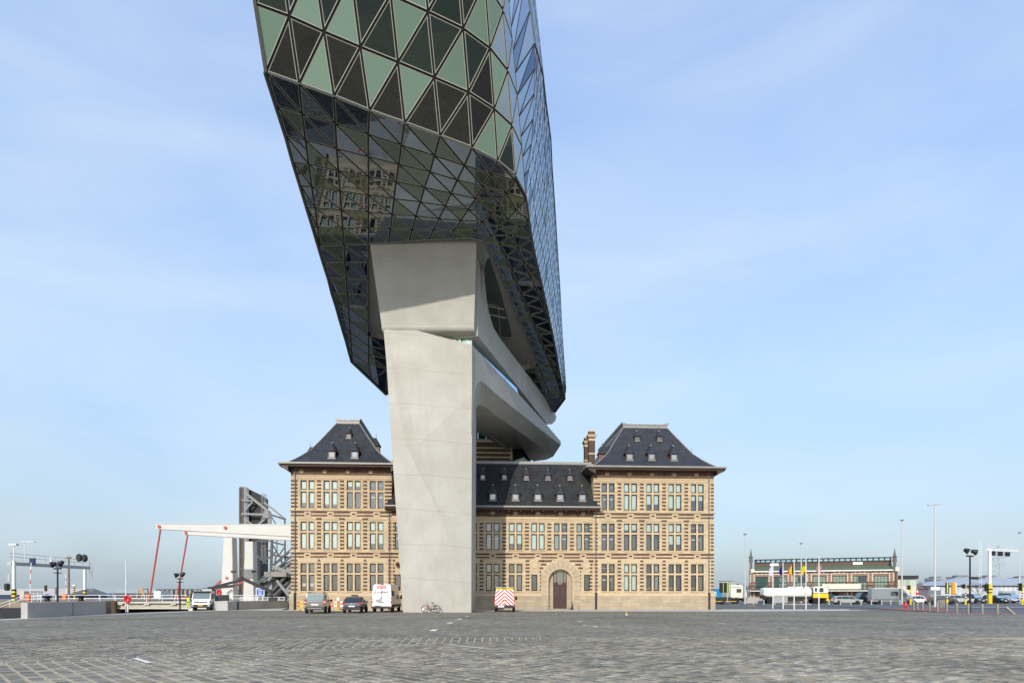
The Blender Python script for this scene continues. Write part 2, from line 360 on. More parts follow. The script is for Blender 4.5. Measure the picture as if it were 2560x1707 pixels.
# pale strips of paving: before the old building, along the quay, and on to the right
poly_sheet('pavement', [(-27.0, 69.6), (-12.0, 67.6), (5, 66.2), (21.6, 66.2), (36.8, 69.8), (36.6, 72.4), (22.6, 73.2), (22.4, 75.3), (-24.5, 72.6)], 0.006, m_pale)
poly_sheet('quay_pavement', [(-34.4, 38), (-32.9, 44), (-32.7, 56.8), (-30.2, 67.8), (-27, 70.6), (-24.5, 72.4), (-27.8, 85), (-31.2, 71), (-33.3, 63), (-34.5, 57.5)], 0.005, m_pale)
# the road to the right with its red cycle lane
poly_sheet('road', [(70, 56.6), (600, 56.6), (600, 104), (44, 104), (44, 82), (40.2, 64), (41.3, 57.6)], -0.02, m_road)
poly_sheet('cycle_lane', [(41.4, 57.8), (70, 56.8), (70, 58.4), (44.5, 59.6), (44.0, 68), (53, 84), (44, 84), (40.9, 70)], -0.012, m_bike)
poly_sheet('traffic_island', [(52, 84.5), (90, 81.5), (90, 84.0), (52, 87)], 0.06, m_pale)

# near paving: every stone built. Columns of stones leave the bend line in two directions.
mb_far = None
def col_dir_upper(c):
    k = max(0.0, min(1.0, -c / 14.0)); k = 0.30 * k
    v = Vector((-k, 1.0)); return v.normalized()
DL = Vector((0.66, -0.75)).normalized()
STEP, SL = 0.27, 0.62
def tip(c): return Vector((c, 24.9 + SL * c)) if c < 2 else Vector((c, 24.9 + 1.24 + 0.1 * (c - 2)))
def col_point(c, v):
    T = tip(c)
    du = col_dir_upper(c); bend = 0.55
    if v > bend: return T + du * (v)
    if v < -bend: return T + DL * (-v)
    # rounded turn
    s = (v + bend) / (2 * bend)
    p0 = T + DL * bend; p2 = T + du * bend; p1 = T
    return p0 * (1 - s) ** 2 + p1 * 2 * s * (1 - s) + p2 * s ** 2
tones = [(r * .98, g * .935, b * .80) for r, g, b in [(0.16, 0.155, 0.15), (0.21, 0.205, 0.195), (0.26, 0.25, 0.235), (0.30, 0.285, 0.26), (0.125, 0.125, 0.13), (0.235, 0.215, 0.185), (0.20, 0.205, 0.215), (0.36, 0.35, 0.33)]]
rs = random.Random(11)
stones = []
c = -27.0
while c < 17.0:
    v = -22.0 + rs.random() * 0.14
    T = tip(c + STEP / 2)
    vmax = (YB + 0.1 - T.y) * 1.06 if YB > T.y else 0
    while v < vmax:
        d = 0.135 + rs.random() * 0.035
        p = col_point(c + STEP / 2, v + d / 2)
        if 11.5 < p.y < YB + 0.1 and abs(p.x) < 0.76 * p.y + 1.2 and p.x > -34:
            stones.append((p.y, c, v, d, p))
        v += d
    c += STEP
stones.sort(key=lambda s: s[0])
vis = [s for s in stones if abs(s[4].x) < 0.745 * s[4].y and s[0] > 13.05]
near = set(id(s) for s in vis[:300])
V = []; F = []; TN = []
for s in stones:
    if id(s) in near: continue
    _, c, v, d, p = s
    g1, g2 = (0.040 if c < 1.5 else 0.016), 0.010
    q = [col_point(c + g1 / 2, v + g2), col_point(c + STEP - g1 / 2, v + g2), col_point(c + STEP - g1 / 2, v + d), col_point(c + g1 / 2, v + d)]
    ce = (q[0] + q[1] + q[2] + q[3]) / 4
    h = rs.uniform(-0.006, 0.008); tx, ty = rs.uniform(-0.03, 0.03), rs.uniform(-0.03, 0.03)
    b0 = len(V)
    for a in q: V.append((a.x, a.y, -0.03))
    for a in q:
        e = ce + (a - ce) * 0.88; V.append((e.x, e.y, h + (e.x - ce.x) * tx + (e.y - ce.y) * ty))
    F += [(b0 + 4, b0 + 5, b0 + 6, b0 + 7)] + [(b0 + i, b0 + (i + 1) % 4, b0 + 4 + (i + 1) % 4, b0 + 4 + i) for i in range(4)]
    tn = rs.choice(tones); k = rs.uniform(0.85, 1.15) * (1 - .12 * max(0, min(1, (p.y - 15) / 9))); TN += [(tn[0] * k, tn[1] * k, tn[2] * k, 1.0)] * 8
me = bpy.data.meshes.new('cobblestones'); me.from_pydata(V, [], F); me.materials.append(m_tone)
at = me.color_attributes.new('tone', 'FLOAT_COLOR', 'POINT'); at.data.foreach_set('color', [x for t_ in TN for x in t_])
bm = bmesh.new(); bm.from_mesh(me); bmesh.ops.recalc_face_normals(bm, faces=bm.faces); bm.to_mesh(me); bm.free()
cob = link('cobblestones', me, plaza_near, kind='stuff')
variants = []
for k, tn in enumerate(tones):
    mbs = MB(); w, d = 0.122, 0.068
    top = [(-w * .9, -d * .82), (w * .88, -d * .85), (w * .91, d * .8), (-w * .87, d * .84)]
    mbs.add([(-w, -d, -0.03), (w, -d, -0.03), (w, d, -0.03), (-w, d, -0.03)] + [(x, y, rs.uniform(-0.006, 0.006)) for x, y in top],
            [(4, 5, 6, 7)] + [(i, (i + 1) % 4, 4 + (i + 1) % 4, 4 + i) for i in range(4)])
    me = mbs.mesh('cobblestone', m_tone); a_ = me.color_attributes.new('tone', 'FLOAT_COLOR', 'POINT')
    a_.data.foreach_set('color', [x for _ in range(8) for x in (*tn, 1.0)]); variants.append(me)
for s in vis[:300]:
    _, c, v, d, p = s
    a = col_point(c + STEP / 2, v); b = col_point(c + STEP / 2, v + d); t_ = (b - a)
    link('cobblestone', rs.choice(variants), plaza_near, (p.x, p.y, rs.uniform(-0.004, 0.006)), None, (rs.uniform(-.02, .02), rs.uniform(-.02, .02), math.atan2(t_.y, t_.x) - PI / 2))
# worn white markings set in the paving
def mark(a, b, w, wob=0.0):
    """a, b: photograph pixels on the ground"""
    pa = Vector((GX(a[0], 2902 / (a[1] - HOR)), 2902 / (a[1] - HOR))); pb = Vector((GX(b[0], 2902 / (b[1] - HOR)), 2902 / (b[1] - HOR)))
    d = (pb - pa).normalized(); n = Vector((-d.y, d.x)) * w / 2
    pts = [pa - n, pb - n * 0.9, pb + n, pa + n * 0.92]
    m_ = MB(); m_.add([(p.x, p.y, 0.012) for p in pts], [(0, 1, 2, 3)]); o = m_.build('painted_mark', m_paint, plaza, fix=False)
    if o.data.polygons[0].normal.z < 0: o.data.flip_normals()
for a, b, w in [((336, 1645), (374, 1657), 0.13), ((1122, 1611.5), (1208, 1620), 0.10), ((1080, 1577), (1088, 1573), 0.3), ((1122, 1558), (1129, 1555.5), 0.3), ((1146, 1548), (1152, 1546), 0.3), ((1166, 1540.5), (1170, 1539.5), 0.3), ((1668, 1591.5), (1738, 1595.5), 0.1), ((560, 1591.5), (605, 1586), 0.08), ((746, 1566.5), (768, 1563.5), 0.12), ((1795, 1557.5), (1815, 1559.5), 0.15), ((1386, 1534), (1392, 1533.5), 0.3), ((1446, 1552), (1453, 1553), 0.3), ((1485, 1565), (1493, 1567), 0.25), ((1458, 1562), (1463, 1563.5), 0.15), ((488, 1556), (500, 1555.5), 0.2), ((58, 1563.5), (110, 1561), 0.1), ((2030, 1578.5), (2110, 1580), 0.08), ((260, 1573), (280, 1572.5), 0.12)]:
    mark(a, b, w)
# ---------------------------------------------------------------- the glass building overhead
m_black = M('mullion_black', (0.006, 0.006, 0.006), 0.5, var=0.1)
m_rim = M('pane_rim', (0.40, 0.40, 0.33), 0.5, metal=0.2, var=0.08, spec=0.5)
m_rimd = M('pane_rim_soffit', (0.48, 0.48, 0.42), 0.45, metal=0.2, var=0.08)
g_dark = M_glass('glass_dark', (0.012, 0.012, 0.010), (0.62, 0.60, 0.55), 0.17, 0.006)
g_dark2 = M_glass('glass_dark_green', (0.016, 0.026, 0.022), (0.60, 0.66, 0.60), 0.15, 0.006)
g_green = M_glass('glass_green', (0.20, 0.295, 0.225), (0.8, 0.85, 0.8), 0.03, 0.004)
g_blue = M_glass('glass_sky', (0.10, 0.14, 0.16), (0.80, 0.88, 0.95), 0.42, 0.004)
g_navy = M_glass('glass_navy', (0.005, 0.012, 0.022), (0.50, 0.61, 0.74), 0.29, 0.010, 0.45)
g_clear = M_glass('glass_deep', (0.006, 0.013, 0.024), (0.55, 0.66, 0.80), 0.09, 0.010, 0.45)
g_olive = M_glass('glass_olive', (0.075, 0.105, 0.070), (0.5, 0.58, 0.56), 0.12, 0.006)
m_hullback = M('hull_cladding', (0.10, 0.11, 0.115), 0.35, metal=0.4, var=0.1, scale=0.3)
m_soffit = M('soffit_grey', (0.34, 0.335, 0.325), 0.7, var=0.06, scale=0.6)
m_edge = M('edge_metal', (0.10, 0.098, 0.092), 0.45, metal=0.3, var=0.1)

U0, US = 46.3, 0.23                                  # the underside sinks away from the viewer
def under(px, py):
    dz = (HOR - py) / FPX; Y = (U0 - CAM_Z) / (dz + US); return PX(px, py, Y)
hull = thing('glass_building', 'huge faceted glass building raised on a concrete pier above the old brick building', 'building', (-6, 62, 0))
def hb(mb, name, mats, parent=hull, **k):
    mb.v = [(x + 6, y - 62, z) for x, y, z in mb.v]; return mb.build(name, mats, parent, **k)

rowsU = {
 0: {0: (665, 181), 1: (748, 210), 2: (835, 241), 3: (924, 277), 4: (1012, 308), 5: (1100, 340), 6: (1180, 370), 7: (1244, 403), 8: (1289, 440)},
 1: {0: (692, 266), 1: (755, 284), 2: (838, 309), 3: (920.5, 336), 4: (1003, 363), 5: (1086, 389), 6: (1161, 414), 7: (1227, 434), 8: (1289, 452)},
 2: {0: (716, 341), 1: (764, 351), 2: (842, 372), 3: (921, 392), 4: (997, 411), 5: (1075, 430), 6: (1143, 450), 7: (1207, 466), 8: (1266, 483), 9: (1315, 498)},
 3: {0: (734, 407), 1: (772, 411), 2: (846, 427), 3: (921.5, 442), 4: (990, 455), 5: (1061, 469), 6: (1127.5, 483), 7: (1189, 496), 8: (1245, 507), 9: (1291, 526), 10: (1323, 552)},
 4: {0: (752, 465), 1: (779.5, 467), 2: (850, 478), 3: (921, 488), 4: (985, 497), 5: (1051, 505), 6: (1113, 515), 7: (1170, 524), 8: (1226, 531), 9: (1269, 548), 10: (1301, 566), 11: (1330, 598), 12: (1337, 636), 13: (1346, 674), 14: (1354, 709), 15: (1361, 741), 16: (1369, 776)},
 5: {0: (768, 519), 1: (788, 520), 2: (853.5, 525), 3: (921, 530), 4: (980.5, 536), 5: (1039.5, 540), 6: (1097, 547), 7: (1152, 551), 8: (1206, 554), 9: (1249, 569), 10: (1276, 587.5), 11: (1295, 620), 12: (1310, 655), 13: (1324, 688), 14: (1338, 718), 15: (1351, 746), 16: (1362, 777), 17: (1374, 803), 18: (1381, 833), 19: (1387, 864), 20: (1392, 892), 21: (1396, 915), 22: (1400, 940), 23: (1404, 958), 24: (1408, 975), 25: (1412, 996)},
 6: {0: (783, 568), 1: (794, 568), 2: (856.5, 570), 3: (921, 570), 4: (976, 573), 5: (1030, 575), 6: (1084, 575), 7: (1135, 576), 8: (1188, 576.5), 9: (1228, 589), 10: (1251, 610), 11: (1265, 641), 12: (1280, 675), 13: (1292, 706), 14: (1303, 735), 15: (1315, 760), 16: (1325, 786), 17: (1336, 813), 18: (1346, 837), 19: (1357, 863), 20: (1365, 885), 21: (1374, 905), 22: (1383, 924), 23: (1391, 942), 24: (1397, 962), 25: (1402, 990)},
 7: {0: (796.5, 614), 1: (801, 613), 2: (860, 612), 3: (921, 610), 4: (972, 607), 5: (1022, 604), 6: (1071, 601), 7: (1121, 599), 8: (1171, 596), 9: (1210, 604), 10: (1224.5, 632), 11: (1238, 664), 12: (1251, 693), 13: (1263, 720), 14: (1274.5, 745), 15: (1285, 770), 16: (1295, 794), 17: (1305, 820), 18: (1317, 844), 19: (1327, 869), 20: (1336, 892), 21: (1344, 915), 22: (1355, 935), 23: (1362, 958), 24: (1370, 976), 25: (1376, 994)},
 8: {0: (809, 656), 2: (862, 656), 3: (921, 656)}, 9: {0: (822, 697), 2: (865.5, 697), 3: (921, 698)},
 10: {0: (830.5, 732), 2: (868, 734), 3: (921, 737.5)}, 11: {0: (841, 765), 2: (870.7, 768), 3: (920.5, 773)},
 12: {0: (850, 798), 2: (873.7, 801), 3: (920.5, 807)}, 13: {0: (858.5, 827), 2: (875, 830), 3: (921, 838), 4: (968, 850)},
 14: {0: (866, 852), 2: (877.6, 857), 3: (921.6, 864), 4: (968, 875)}, 15: {0: (873, 879), 2: (879, 881), 3: (921.6, 887), 4: (968, 897)},
 16: {0: (880, 904), 2: (880.8, 904), 3: (921.6, 911), 4: (968, 921)},
}
PU = {(r, c): under(*p) for r, d in rowsU.items() for c, p in d.items()}
# wall of big triangles above the front edge, leaning out towards the square
LEAN = 0.62
def front(px, py, base):
    """point of the leaning wall plane through base seen at (px, py)"""
    dz = (HOR - py) / FPX
    Y = (base.z - CAM_Z + base.y / LEAN) / (dz + 1 / LEAN)
    return PX(px, py, Y)
R0 = [PU[(0, c)] for c in range(9)] + [under(1314, 488)]
R1p = [(638, 10), (723, 41), (810, 80), (901, 118), (995, 156), (1086, 194), (1171, 231), (1236, 273), (1280, 314), (1304.5, 367)]
R1 = [front(p[0], p[1], R0[i]) for i, p in enumerate(R1p)]
R2p = [(608, -182), (697, -146), (784, -99), (878, -58), (977, -12), (1070, 30), (1158, 72), (1225, 121), (1269.5, 177), (1293, 238)]
R2 = [front(p[0], p[1], R0[i]) for i, p in enumerate(R2p)]
R3 = [R2[i] + (R2[i] - R1[i]) * 1.02 for i in range(10)]; R4 = [R3[i] + (R3[i] - R2[i]) for i in range(10)]
WALL = [R0, R1, R2, R3, R4]
tris = []          # (zone, a, b, c)
for r in range(4):
    for i in range(9):
        a, b, cc, d = WALL[r][i], WALL[r][i + 1], WALL[r + 1][i + 1], WALL[r + 1][i]
        tris.append(('F', a, b, cc, (r, i, 0))); tris.append(('F', a, cc, d, (r, i, 1)))
def cell(r, c1, c2):
    k = [(r, c1), (r, c2), (r + 1, c2), (r + 1, c1)]
    return [PU.get(q) for q in k]
for r in range(16):
    cs = sorted(set(rowsU[r]) & set(rowsU[r + 1])); 
    for c1, c2 in zip(cs[:-1], cs[1:]):
        if r in (7, 8, 9, 10, 11, 12) and c1 >= 3: continue
        a, b, cc, d = cell(r, c1, c2)
        if c2 > 9 and r >= 3: tris.append(('U', a, b, d, (r, c1, 0))); tris.append(('U', b, cc, d, (r, c1, 1)))
        elif c1 >= 4 or True: tris.append(('U', a, b, cc, (r, c1, 0))); tris.append(('U', a, cc, d, (r, c1, 1)))
# slivers along the right edge where the rows run out
ex = under(1314, 488)
for t in [(PU[(0, 8)], ex, PU[(1, 8)]), (ex, PU[(2, 9)], PU[(1, 8)]), (PU[(1, 8)], PU[(2, 9)], PU[(2, 8)]),
          (PU[(2, 9)], PU[(3, 10)], PU[(3, 9)]), (PU[(3, 10)], PU[(4, 11)], PU[(4, 10)]), (PU[(4, 16)], PU[(5, 17)], PU[(5, 16)])]:
    tris.append(('U', *t, (0, 0, 3)))
# the tail beyond the pier
tailL, tailR = under(966, 986), under(1387, 1030)
for t in [(PU[(16, 0)], PU[(16, 3)], under(930, 951)), (PU[(16, 3)], PU[(16, 4)], under(930, 951)), (PU[(16, 4)], tailL, under(930, 951)), (PU[(7, 25)], PU[(6, 25)], tailR), (PU[(6, 25)], PU[(5, 25)], tailR)]:
    tris.append(('U', *t, (0, 0, 3)))
# right-hand wall: from the lower right edge up to the ridge line and beyond
edge_px = [(1314, 488), (1323, 552), (1330, 598), (1337, 636), (1346, 674), (1354, 709), (1361, 741), (1369, 776), (1374, 803), (1381, 833), (1387, 864), (1392, 892), (1396, 915), (1400, 940), (1404, 958), (1408, 975), (1412, 996)]
LOW = [under(*p) for p in edge_px]
def ridge_h(Y): return max(0.05, 15.5 * (1 - (Y - 50) / 36.5))
rid_px = [(1336, 110), (1345, 138), (1358, 195), (1362, 245), (1370, 295), (1377, 350), (1380, 420), (1383.5, 470), (1387, 520), (1390, 570), (1393, 620), (1396, 670), (1400, 730), (1403, 790), (1406, 850), (1409, 915), (1413, 998)]
RID = []
for i, p in enumerate(rid_px):
    dz = (HOR - p[1]) / FPX; best = None
    for k in range(600):
        Y = 48 + k * 0.07; z = CAM_Z + dz * Y; want = U0 - US * Y + ridge_h(Y)
        if best is None or abs(z - want) < best[0]: best = (abs(z - want), Y)
    RID.append(PX(p[0], p[1], best[1]))
NV = 6; TOPZ = 58.0
COLS = []
LOW0, RID0 = LOW, RID
LOW = [LOW0[i // 2] if i % 2 == 0 else (LOW0[i // 2] + LOW0[i // 2 + 1]) / 2 for i in range(33)]; RID = [RID0[i // 2] if i % 2 == 0 else (RID0[i // 2] + RID0[i // 2 + 1]) / 2 for i in range(33)]
for i in range(33):
    a, b = LOW[i], RID[i]; n = NV
    COLS.append([a.lerp(b, k / n) + Vector((0.25 * math.sin(PI * k / n), 0, 0)) for k in range(n + 1)])
COLS[32] = [LOW[32].lerp(RID[32], k / NV) for k in range(NV + 1)]
for i in range(32):
    for k in range(NV):
        a, b, cc, d = COLS[i][k], COLS[i + 1][k], COLS[i + 1][k + 1], COLS[i][k + 1]
        tris.append(('R', a, b, cc, (k, i, 0))); tris.append(('R', a, cc, d, (k, i, 1)))
for i in range(18):
    for k in range(4):
        f0, f1 = k / 4, (k + 1) / 4
        t0, t1 = (Vector((RID[j].x - 1.5, RID[j].y + 1.0, TOPZ - 0.1 * max(0, RID[j].y - 55))) for j in (i, i + 1))
        a, b, cc, d = RID[i].lerp(t0, f0), RID[i + 1].lerp(t1, f0), RID[i + 1].lerp(t1, f1), RID[i].lerp(t0, f1)
        tris.append(('R', a, b, cc, (k, i, 4))); tris.append(('R', a, cc, d, (k, i, 5)))
# the corner between leaning wall and right wall
CORN = [R0[9], R1[9], R2[9], R3[9], R4[9]]
c0 = COLS[0]
T0 = Vector((RID[0].x - 1.5, RID[0].y + 1.0, TOPZ))
COLB = c0 + [RID[0].lerp(T0, f) for f in (.25, .5, .75, 1.0)]
COLA = []
for k in range(len(COLB)):
    g_ = k * 4.0 / (len(COLB) - 1); i_ = min(3, int(g_)); COLA.append(CORN[i_].lerp(CORN[i_ + 1], g_ - i_))
for k in range(len(COLB) - 1):
    tris.append(('R', COLA[k], COLB[k], COLB[k + 1], (k, -1, 0))); tris.append(('R', COLA[k], COLB[k + 1], COLA[k + 1], (k, -1, 1)))
def uu(a, b): return under(a, b)
fan = [uu(1310, 926), uu(1333, 952), uu(1352, 978), uu(1368, 1003)]
for t in [(fan[0], uu(1338, 913), PU[(7, 21)]), (fan[0], PU[(7, 21)], PU[(7, 22)]), (fan[0], PU[(7, 22)], fan[1]), (fan[1], PU[(7, 22)], PU[(7, 23)]), (fan[1], PU[(7, 23)], fan[2]), (fan[2], PU[(7, 23)], PU[(7, 24)]), (fan[2], PU[(7, 24)], fan[3]), (fan[3], PU[(7, 24)], PU[(7, 25)])]:
    tris.append(('U', *t, (0, 0, 3)))
# upper storeys above the frame's edge: top of right wall, roof, far and left sides (plain cladding)
top = [Vector((p.x - 1.5, p.y + 1.0, TOPZ - 0.1 * max(0, p.y - 55))) for p in RID]
mbk = MB()
for i in range(18, 32):
    mbk.add([RID[i], RID[i + 1], top[i + 1], top[i]], [(0, 1, 2, 3)])
left_low = [PU[(r, 0)] for r in range(17)] + [tailL]
left_top = [Vector((p.x + 0.5, p.y, 54 - 0.16 * (p.y - 45))) for p in left_low]
left_top[0] = R4[0]
for i in range(17): mbk.add([left_low[i], left_low[i + 1], left_top[i + 1], left_top[i]], [(0, 1, 2, 3)])
mbk.add([R0[0], left_low[1], left_top[1], R2[0], R1[0]], [(0, 1, 2, 3, 4)]); mbk.add([R2[0], left_top[1], R4[0], R3[0]], [(0, 1, 2, 3)])
mbk.add([tailL, tailR, top[32], left_top[17]], [(0, 1, 2, 3)]); mbk.add([tailR, LOW[32], top[32]], [(0, 1, 2)])
mbk.add([R4[i] for i in range(10)] + top + list(reversed(left_top)), [tuple(range(10 + 33 + 18))])
hb(mbk, 'upper_cladding', m_hullback)
# tail soffit closing behind the pier
mbt = MB(); mbt.add([PU[(13, 4)], PU[(14, 4)], PU[(15, 4)], PU[(16, 4)], tailL, tailR, PU[(7, 25)], PU[(7, 24)], PU[(7, 23)], PU[(7, 22)]], [tuple(range(10))])
hb(mbt, 'tail_soffit', m_hullback)
# black carrier frame behind the panes
def inset(a, b, c, d):
    """triangle with each side moved in by d"""
    la, lb, lc = (b - c).length, (c - a).length, (a - b).length; P = la + lb + lc
    I = (a * la + b * lb + c * lc) / P
    ar = (b - a).cross(c - a).length / 2; r = 2 * ar / P
    if r <= d * 1.25: return None
    k = 1 - d / r; return I + (a - I) * k, I + (b - I) * k, I + (c - I) * k
mbf = MB()
cen = Vector((-6, 66, 40))
outw = {}
for z, a, b, c, key in tris:
    n = (b - a).cross(c - a).normalized(); ctr = (a + b + c) / 3
    if n.dot(ctr - cen) < 0: a, b, c = a, c, b; n = -n
    mbf.add([a - n * 0.06, b - n * 0.06, c - n * 0.06], [(0, 1, 2)])
    outw[key if z != 'U' or key[2] != 3 else (z, id(a), key)] = n
hb(mbf, 'mullion_frame', m_black, fix=False)
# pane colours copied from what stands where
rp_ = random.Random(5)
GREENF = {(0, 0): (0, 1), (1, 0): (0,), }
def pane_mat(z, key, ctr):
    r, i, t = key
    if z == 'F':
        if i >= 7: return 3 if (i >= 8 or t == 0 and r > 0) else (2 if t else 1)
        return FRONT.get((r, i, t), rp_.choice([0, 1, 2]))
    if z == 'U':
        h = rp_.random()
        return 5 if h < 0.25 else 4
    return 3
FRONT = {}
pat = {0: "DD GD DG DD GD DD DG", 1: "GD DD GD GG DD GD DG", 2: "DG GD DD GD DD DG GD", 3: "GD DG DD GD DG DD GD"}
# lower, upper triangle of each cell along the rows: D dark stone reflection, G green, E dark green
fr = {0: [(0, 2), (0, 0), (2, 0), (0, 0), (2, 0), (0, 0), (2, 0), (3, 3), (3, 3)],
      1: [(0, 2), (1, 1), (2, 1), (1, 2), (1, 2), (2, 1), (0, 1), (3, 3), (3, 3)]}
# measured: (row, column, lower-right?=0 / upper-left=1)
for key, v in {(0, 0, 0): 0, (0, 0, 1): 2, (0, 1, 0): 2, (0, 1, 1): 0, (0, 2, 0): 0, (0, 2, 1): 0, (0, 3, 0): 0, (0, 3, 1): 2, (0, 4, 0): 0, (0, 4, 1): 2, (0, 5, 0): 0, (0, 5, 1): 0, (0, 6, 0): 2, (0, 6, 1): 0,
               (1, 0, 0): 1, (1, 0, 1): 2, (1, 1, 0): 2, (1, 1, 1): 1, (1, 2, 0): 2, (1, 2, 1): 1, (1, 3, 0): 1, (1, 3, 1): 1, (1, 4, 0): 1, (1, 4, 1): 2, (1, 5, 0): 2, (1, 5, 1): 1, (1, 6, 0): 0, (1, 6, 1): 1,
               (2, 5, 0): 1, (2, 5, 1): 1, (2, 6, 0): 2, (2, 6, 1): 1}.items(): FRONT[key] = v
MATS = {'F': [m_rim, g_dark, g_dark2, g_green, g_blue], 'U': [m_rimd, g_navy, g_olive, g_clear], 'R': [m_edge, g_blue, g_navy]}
panes = []
for z, a, b, c, key in tris:
    n = (b - a).cross(c - a).normalized(); ctr = (a + b + c) / 3
    if n.dot(ctr - cen) < 0: b, c = c, b; n = -n
    d1, d2 = {'F': (0.075, 0.05), 'U': (0.075, 0.020), 'R': (0.035, 0.035)}[z]
    o = inset(a, b, c, d1)
    if not o: continue
    i_ = inset(a, b, c, d1 + d2)
    # size in the picture
    def pr(p): return Vector((1280 + FPX * p.x / p.y, HOR - FPX * (p.z - CAM_Z) / p.y))
    A, B, C_ = pr(a), pr(b), pr(c); area = abs((B - A).x * (C_ - A).y - (B - A).y * (C_ - A).x) / 2
    cy = (A.y + B.y + C_.y) / 3
    if cy < -40: area *= 0.01
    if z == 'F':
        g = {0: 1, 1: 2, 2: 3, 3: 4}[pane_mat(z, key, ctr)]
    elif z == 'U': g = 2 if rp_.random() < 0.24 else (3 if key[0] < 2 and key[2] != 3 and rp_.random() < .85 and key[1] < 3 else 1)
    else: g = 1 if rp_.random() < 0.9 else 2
    # every pane sits a touch out of true
    nn = (n + Vector((rp_.uniform(-1, 1), rp_.uniform(-1, 1), rp_.uniform(-1, 1))) * 0.004).normalized()
    panes.append((area, z, o, i_, n, g))
panes.sort(key=lambda p: -p[0])
def pane_faces(mb, o, i_, n, g, off=Vector((0, 0, 0))):
    up = n * 0.02; dn = n * -0.05
    vs = [p + up - off for p in o] + [p + dn - off for p in o]
    fs = [(0, 3, 4, 1), (1, 4, 5, 2), (2, 5, 3, 0)]
    if i_:
        vs += [p + n * 0.012 - off for p in i_]
        mb.add(vs, fs + [(0, 1, 7, 6), (1, 2, 8, 7), (2, 0, 6, 8)], 0); b = len(mb.v); mb.f.append([b - 3, b - 2, b - 1]); mb.mi.append(g)
    else: mb.add(vs, fs + [(0, 1, 2)], 0)
for area, z, o, i_, n, g in panes[:300]:
    ctr = (o[0] + o[1] + o[2]) / 3; mb = MB(); pane_faces(mb, o, i_, n, g, ctr)
    used = [MATS[z][0], MATS[z][g]]; mb.mi = [0 if k == 0 else 1 for k in mb.mi]
    ob = mb.build('glass_pane', used, hull, fix=False, loc=(ctr.x + 6, ctr.y - 62, ctr.z))
rest = MB(); allm = [m_rimd, g_clear, g_dark, g_dark2, g_green, g_blue, g_navy, g_olive, m_edge]
for area, z, o, i_, n, g in panes[300:]:
    b0 = len(rest.f); pane_faces(rest, o, i_, n, g)
    for k in range(b0, len(rest.f)):
        rest.mi[k] = allm.index(MATS[z][rest.mi[k]]) if rest.mi[k] else allm.index(MATS[z][0] if MATS[z][0] in allm else m_rimd)
hb(rest, 'glass_panes', allm, fix=False, kind='stuff')
# metal trims along the edges
mbe = MB()
for a, b in zip(left_low[:-1], left_low[1:]): mbe.beam(a + Vector((-0.1, 0, 0)), b + Vector((-0.1, 0, 0)), 0.16, 0.18)
mbe.beam(R0[0], R1[0], 0.2, 0.2); mbe.beam(R1[0], R2[0], 0.2, 0.2); mbe.beam(R2[0], R3[0], 0.2, 0.2)
mbe.beam(tailL, left_low[-2], 0.25, 0.25)
for a, b in zip(LOW[:-1], LOW[1:]): mbe.beam(a + Vector((0.02, 0, -0.03)), b + Vector((0.02, 0, -0.03)), 0.16, 0.14)
mbe.beam(LOW[32], tailR, 0.2, 0.2)
for i in range(8): mbe.beam(R0[i] + Vector((0, -0.03, -0.02)), R0[i + 1] + Vector((0, -0.03, -0.02)), 0.06, 0.07)
mbe.beam(R0[8], R0[9], 0.1, 0.12)
hb(mbe, 'edge_trim', m_edge)
mbd = MB()
for i in range(32): mbd.beam(RID[i], RID[i + 1], 0.12, 0.12)
hb(mbd, 'ridge_trim', m_black)
# the opening in the underside: plaster soffit set into the hull
hole_px = [(921, 610), (921, 656), (921, 698), (921, 737), (921, 773), (920.5, 807), (921, 826), (928, 838), (940, 846), (968, 850), (1180, 900), (1310, 925), (1325, 922), (1338, 913), (1343, 905), (1336, 890), (1327, 869), (1317, 844), (1305, 820), (1295, 794), (1285, 770), (1274.5, 745), (1263, 720), (1251, 693), (1238, 664), (1224.5, 632), (1210, 604), (1171, 596), (1121, 599), (1071, 601), (1022, 604), (972, 607)]
hole = [under(*p) for p in hole_px]
mbh = MB(); UPV = Vector((0, 0, 0.55))
mbh.add([p + UPV for p in hole], [tuple(range(len(hole)))])
for i in range(len(hole)):
    a, b = hole[i], hole[(i + 1) % len(hole)]; mbh.add([a - Vector((0, 0, 0.02)), b - Vector((0, 0, 0.02)), b + UPV, a + UPV], [(0, 1, 2, 3)])
hb(mbh, 'soffit', m_soffit, fix=False)
for fpoly in [[PU[(12, 3)], PU[(13, 3)], under(928, 838)], [under(928, 838), PU[(13, 3)], under(940, 846)], [under(940, 846), PU[(13, 3)], under(968, 850)]]:
    pass
# glazed slot in that soffit beside the pier
def sof(px, py, dz_=0.5):
    d = (HOR - py) / FPX; Y = (U0 + dz_ - CAM_Z) / (d + US); return PX(px, py, Y)
slot_px = [(1206, 612), (1222, 640), (1237, 685), (1252, 730), (1262, 770), (1272, 805), (1279, 836), (1277, 845), (1262, 849), (1254, 846), (1240, 825), (1228, 800), (1219, 755), (1213, 700), (1208, 650)]
mbs = MB(); mbs.add([sof(*p) for p in slot_px], [tuple(range(len(slot_px)))]); hb(mbs, 'slot_glazing', M_glass('slot_glass', (0.012, 0.015, 0.014), (0.5, 0.55, 0.5), 0.05, 0), fix=False)
m_lit = M('slot_strip', (0.75, 0.78, 0.72), 0.5)
for (a, b, w) in [((1220, 765), (1260, 774), 0.10), ((1221, 786), (1266, 796), 0.10), ((1244, 842), (1278, 846), 0.06), ((1246, 765), (1251, 845), 0.08), ((1216, 760), (1240, 764), 0.05)]:
    q = MB(); q.beam(sof(a[0], a[1], 0.46), sof(b[0], b[1], 0.46), w, 0.04); hb(q, 'slot_bar', m_lit if w > 0.09 else m_rimd)
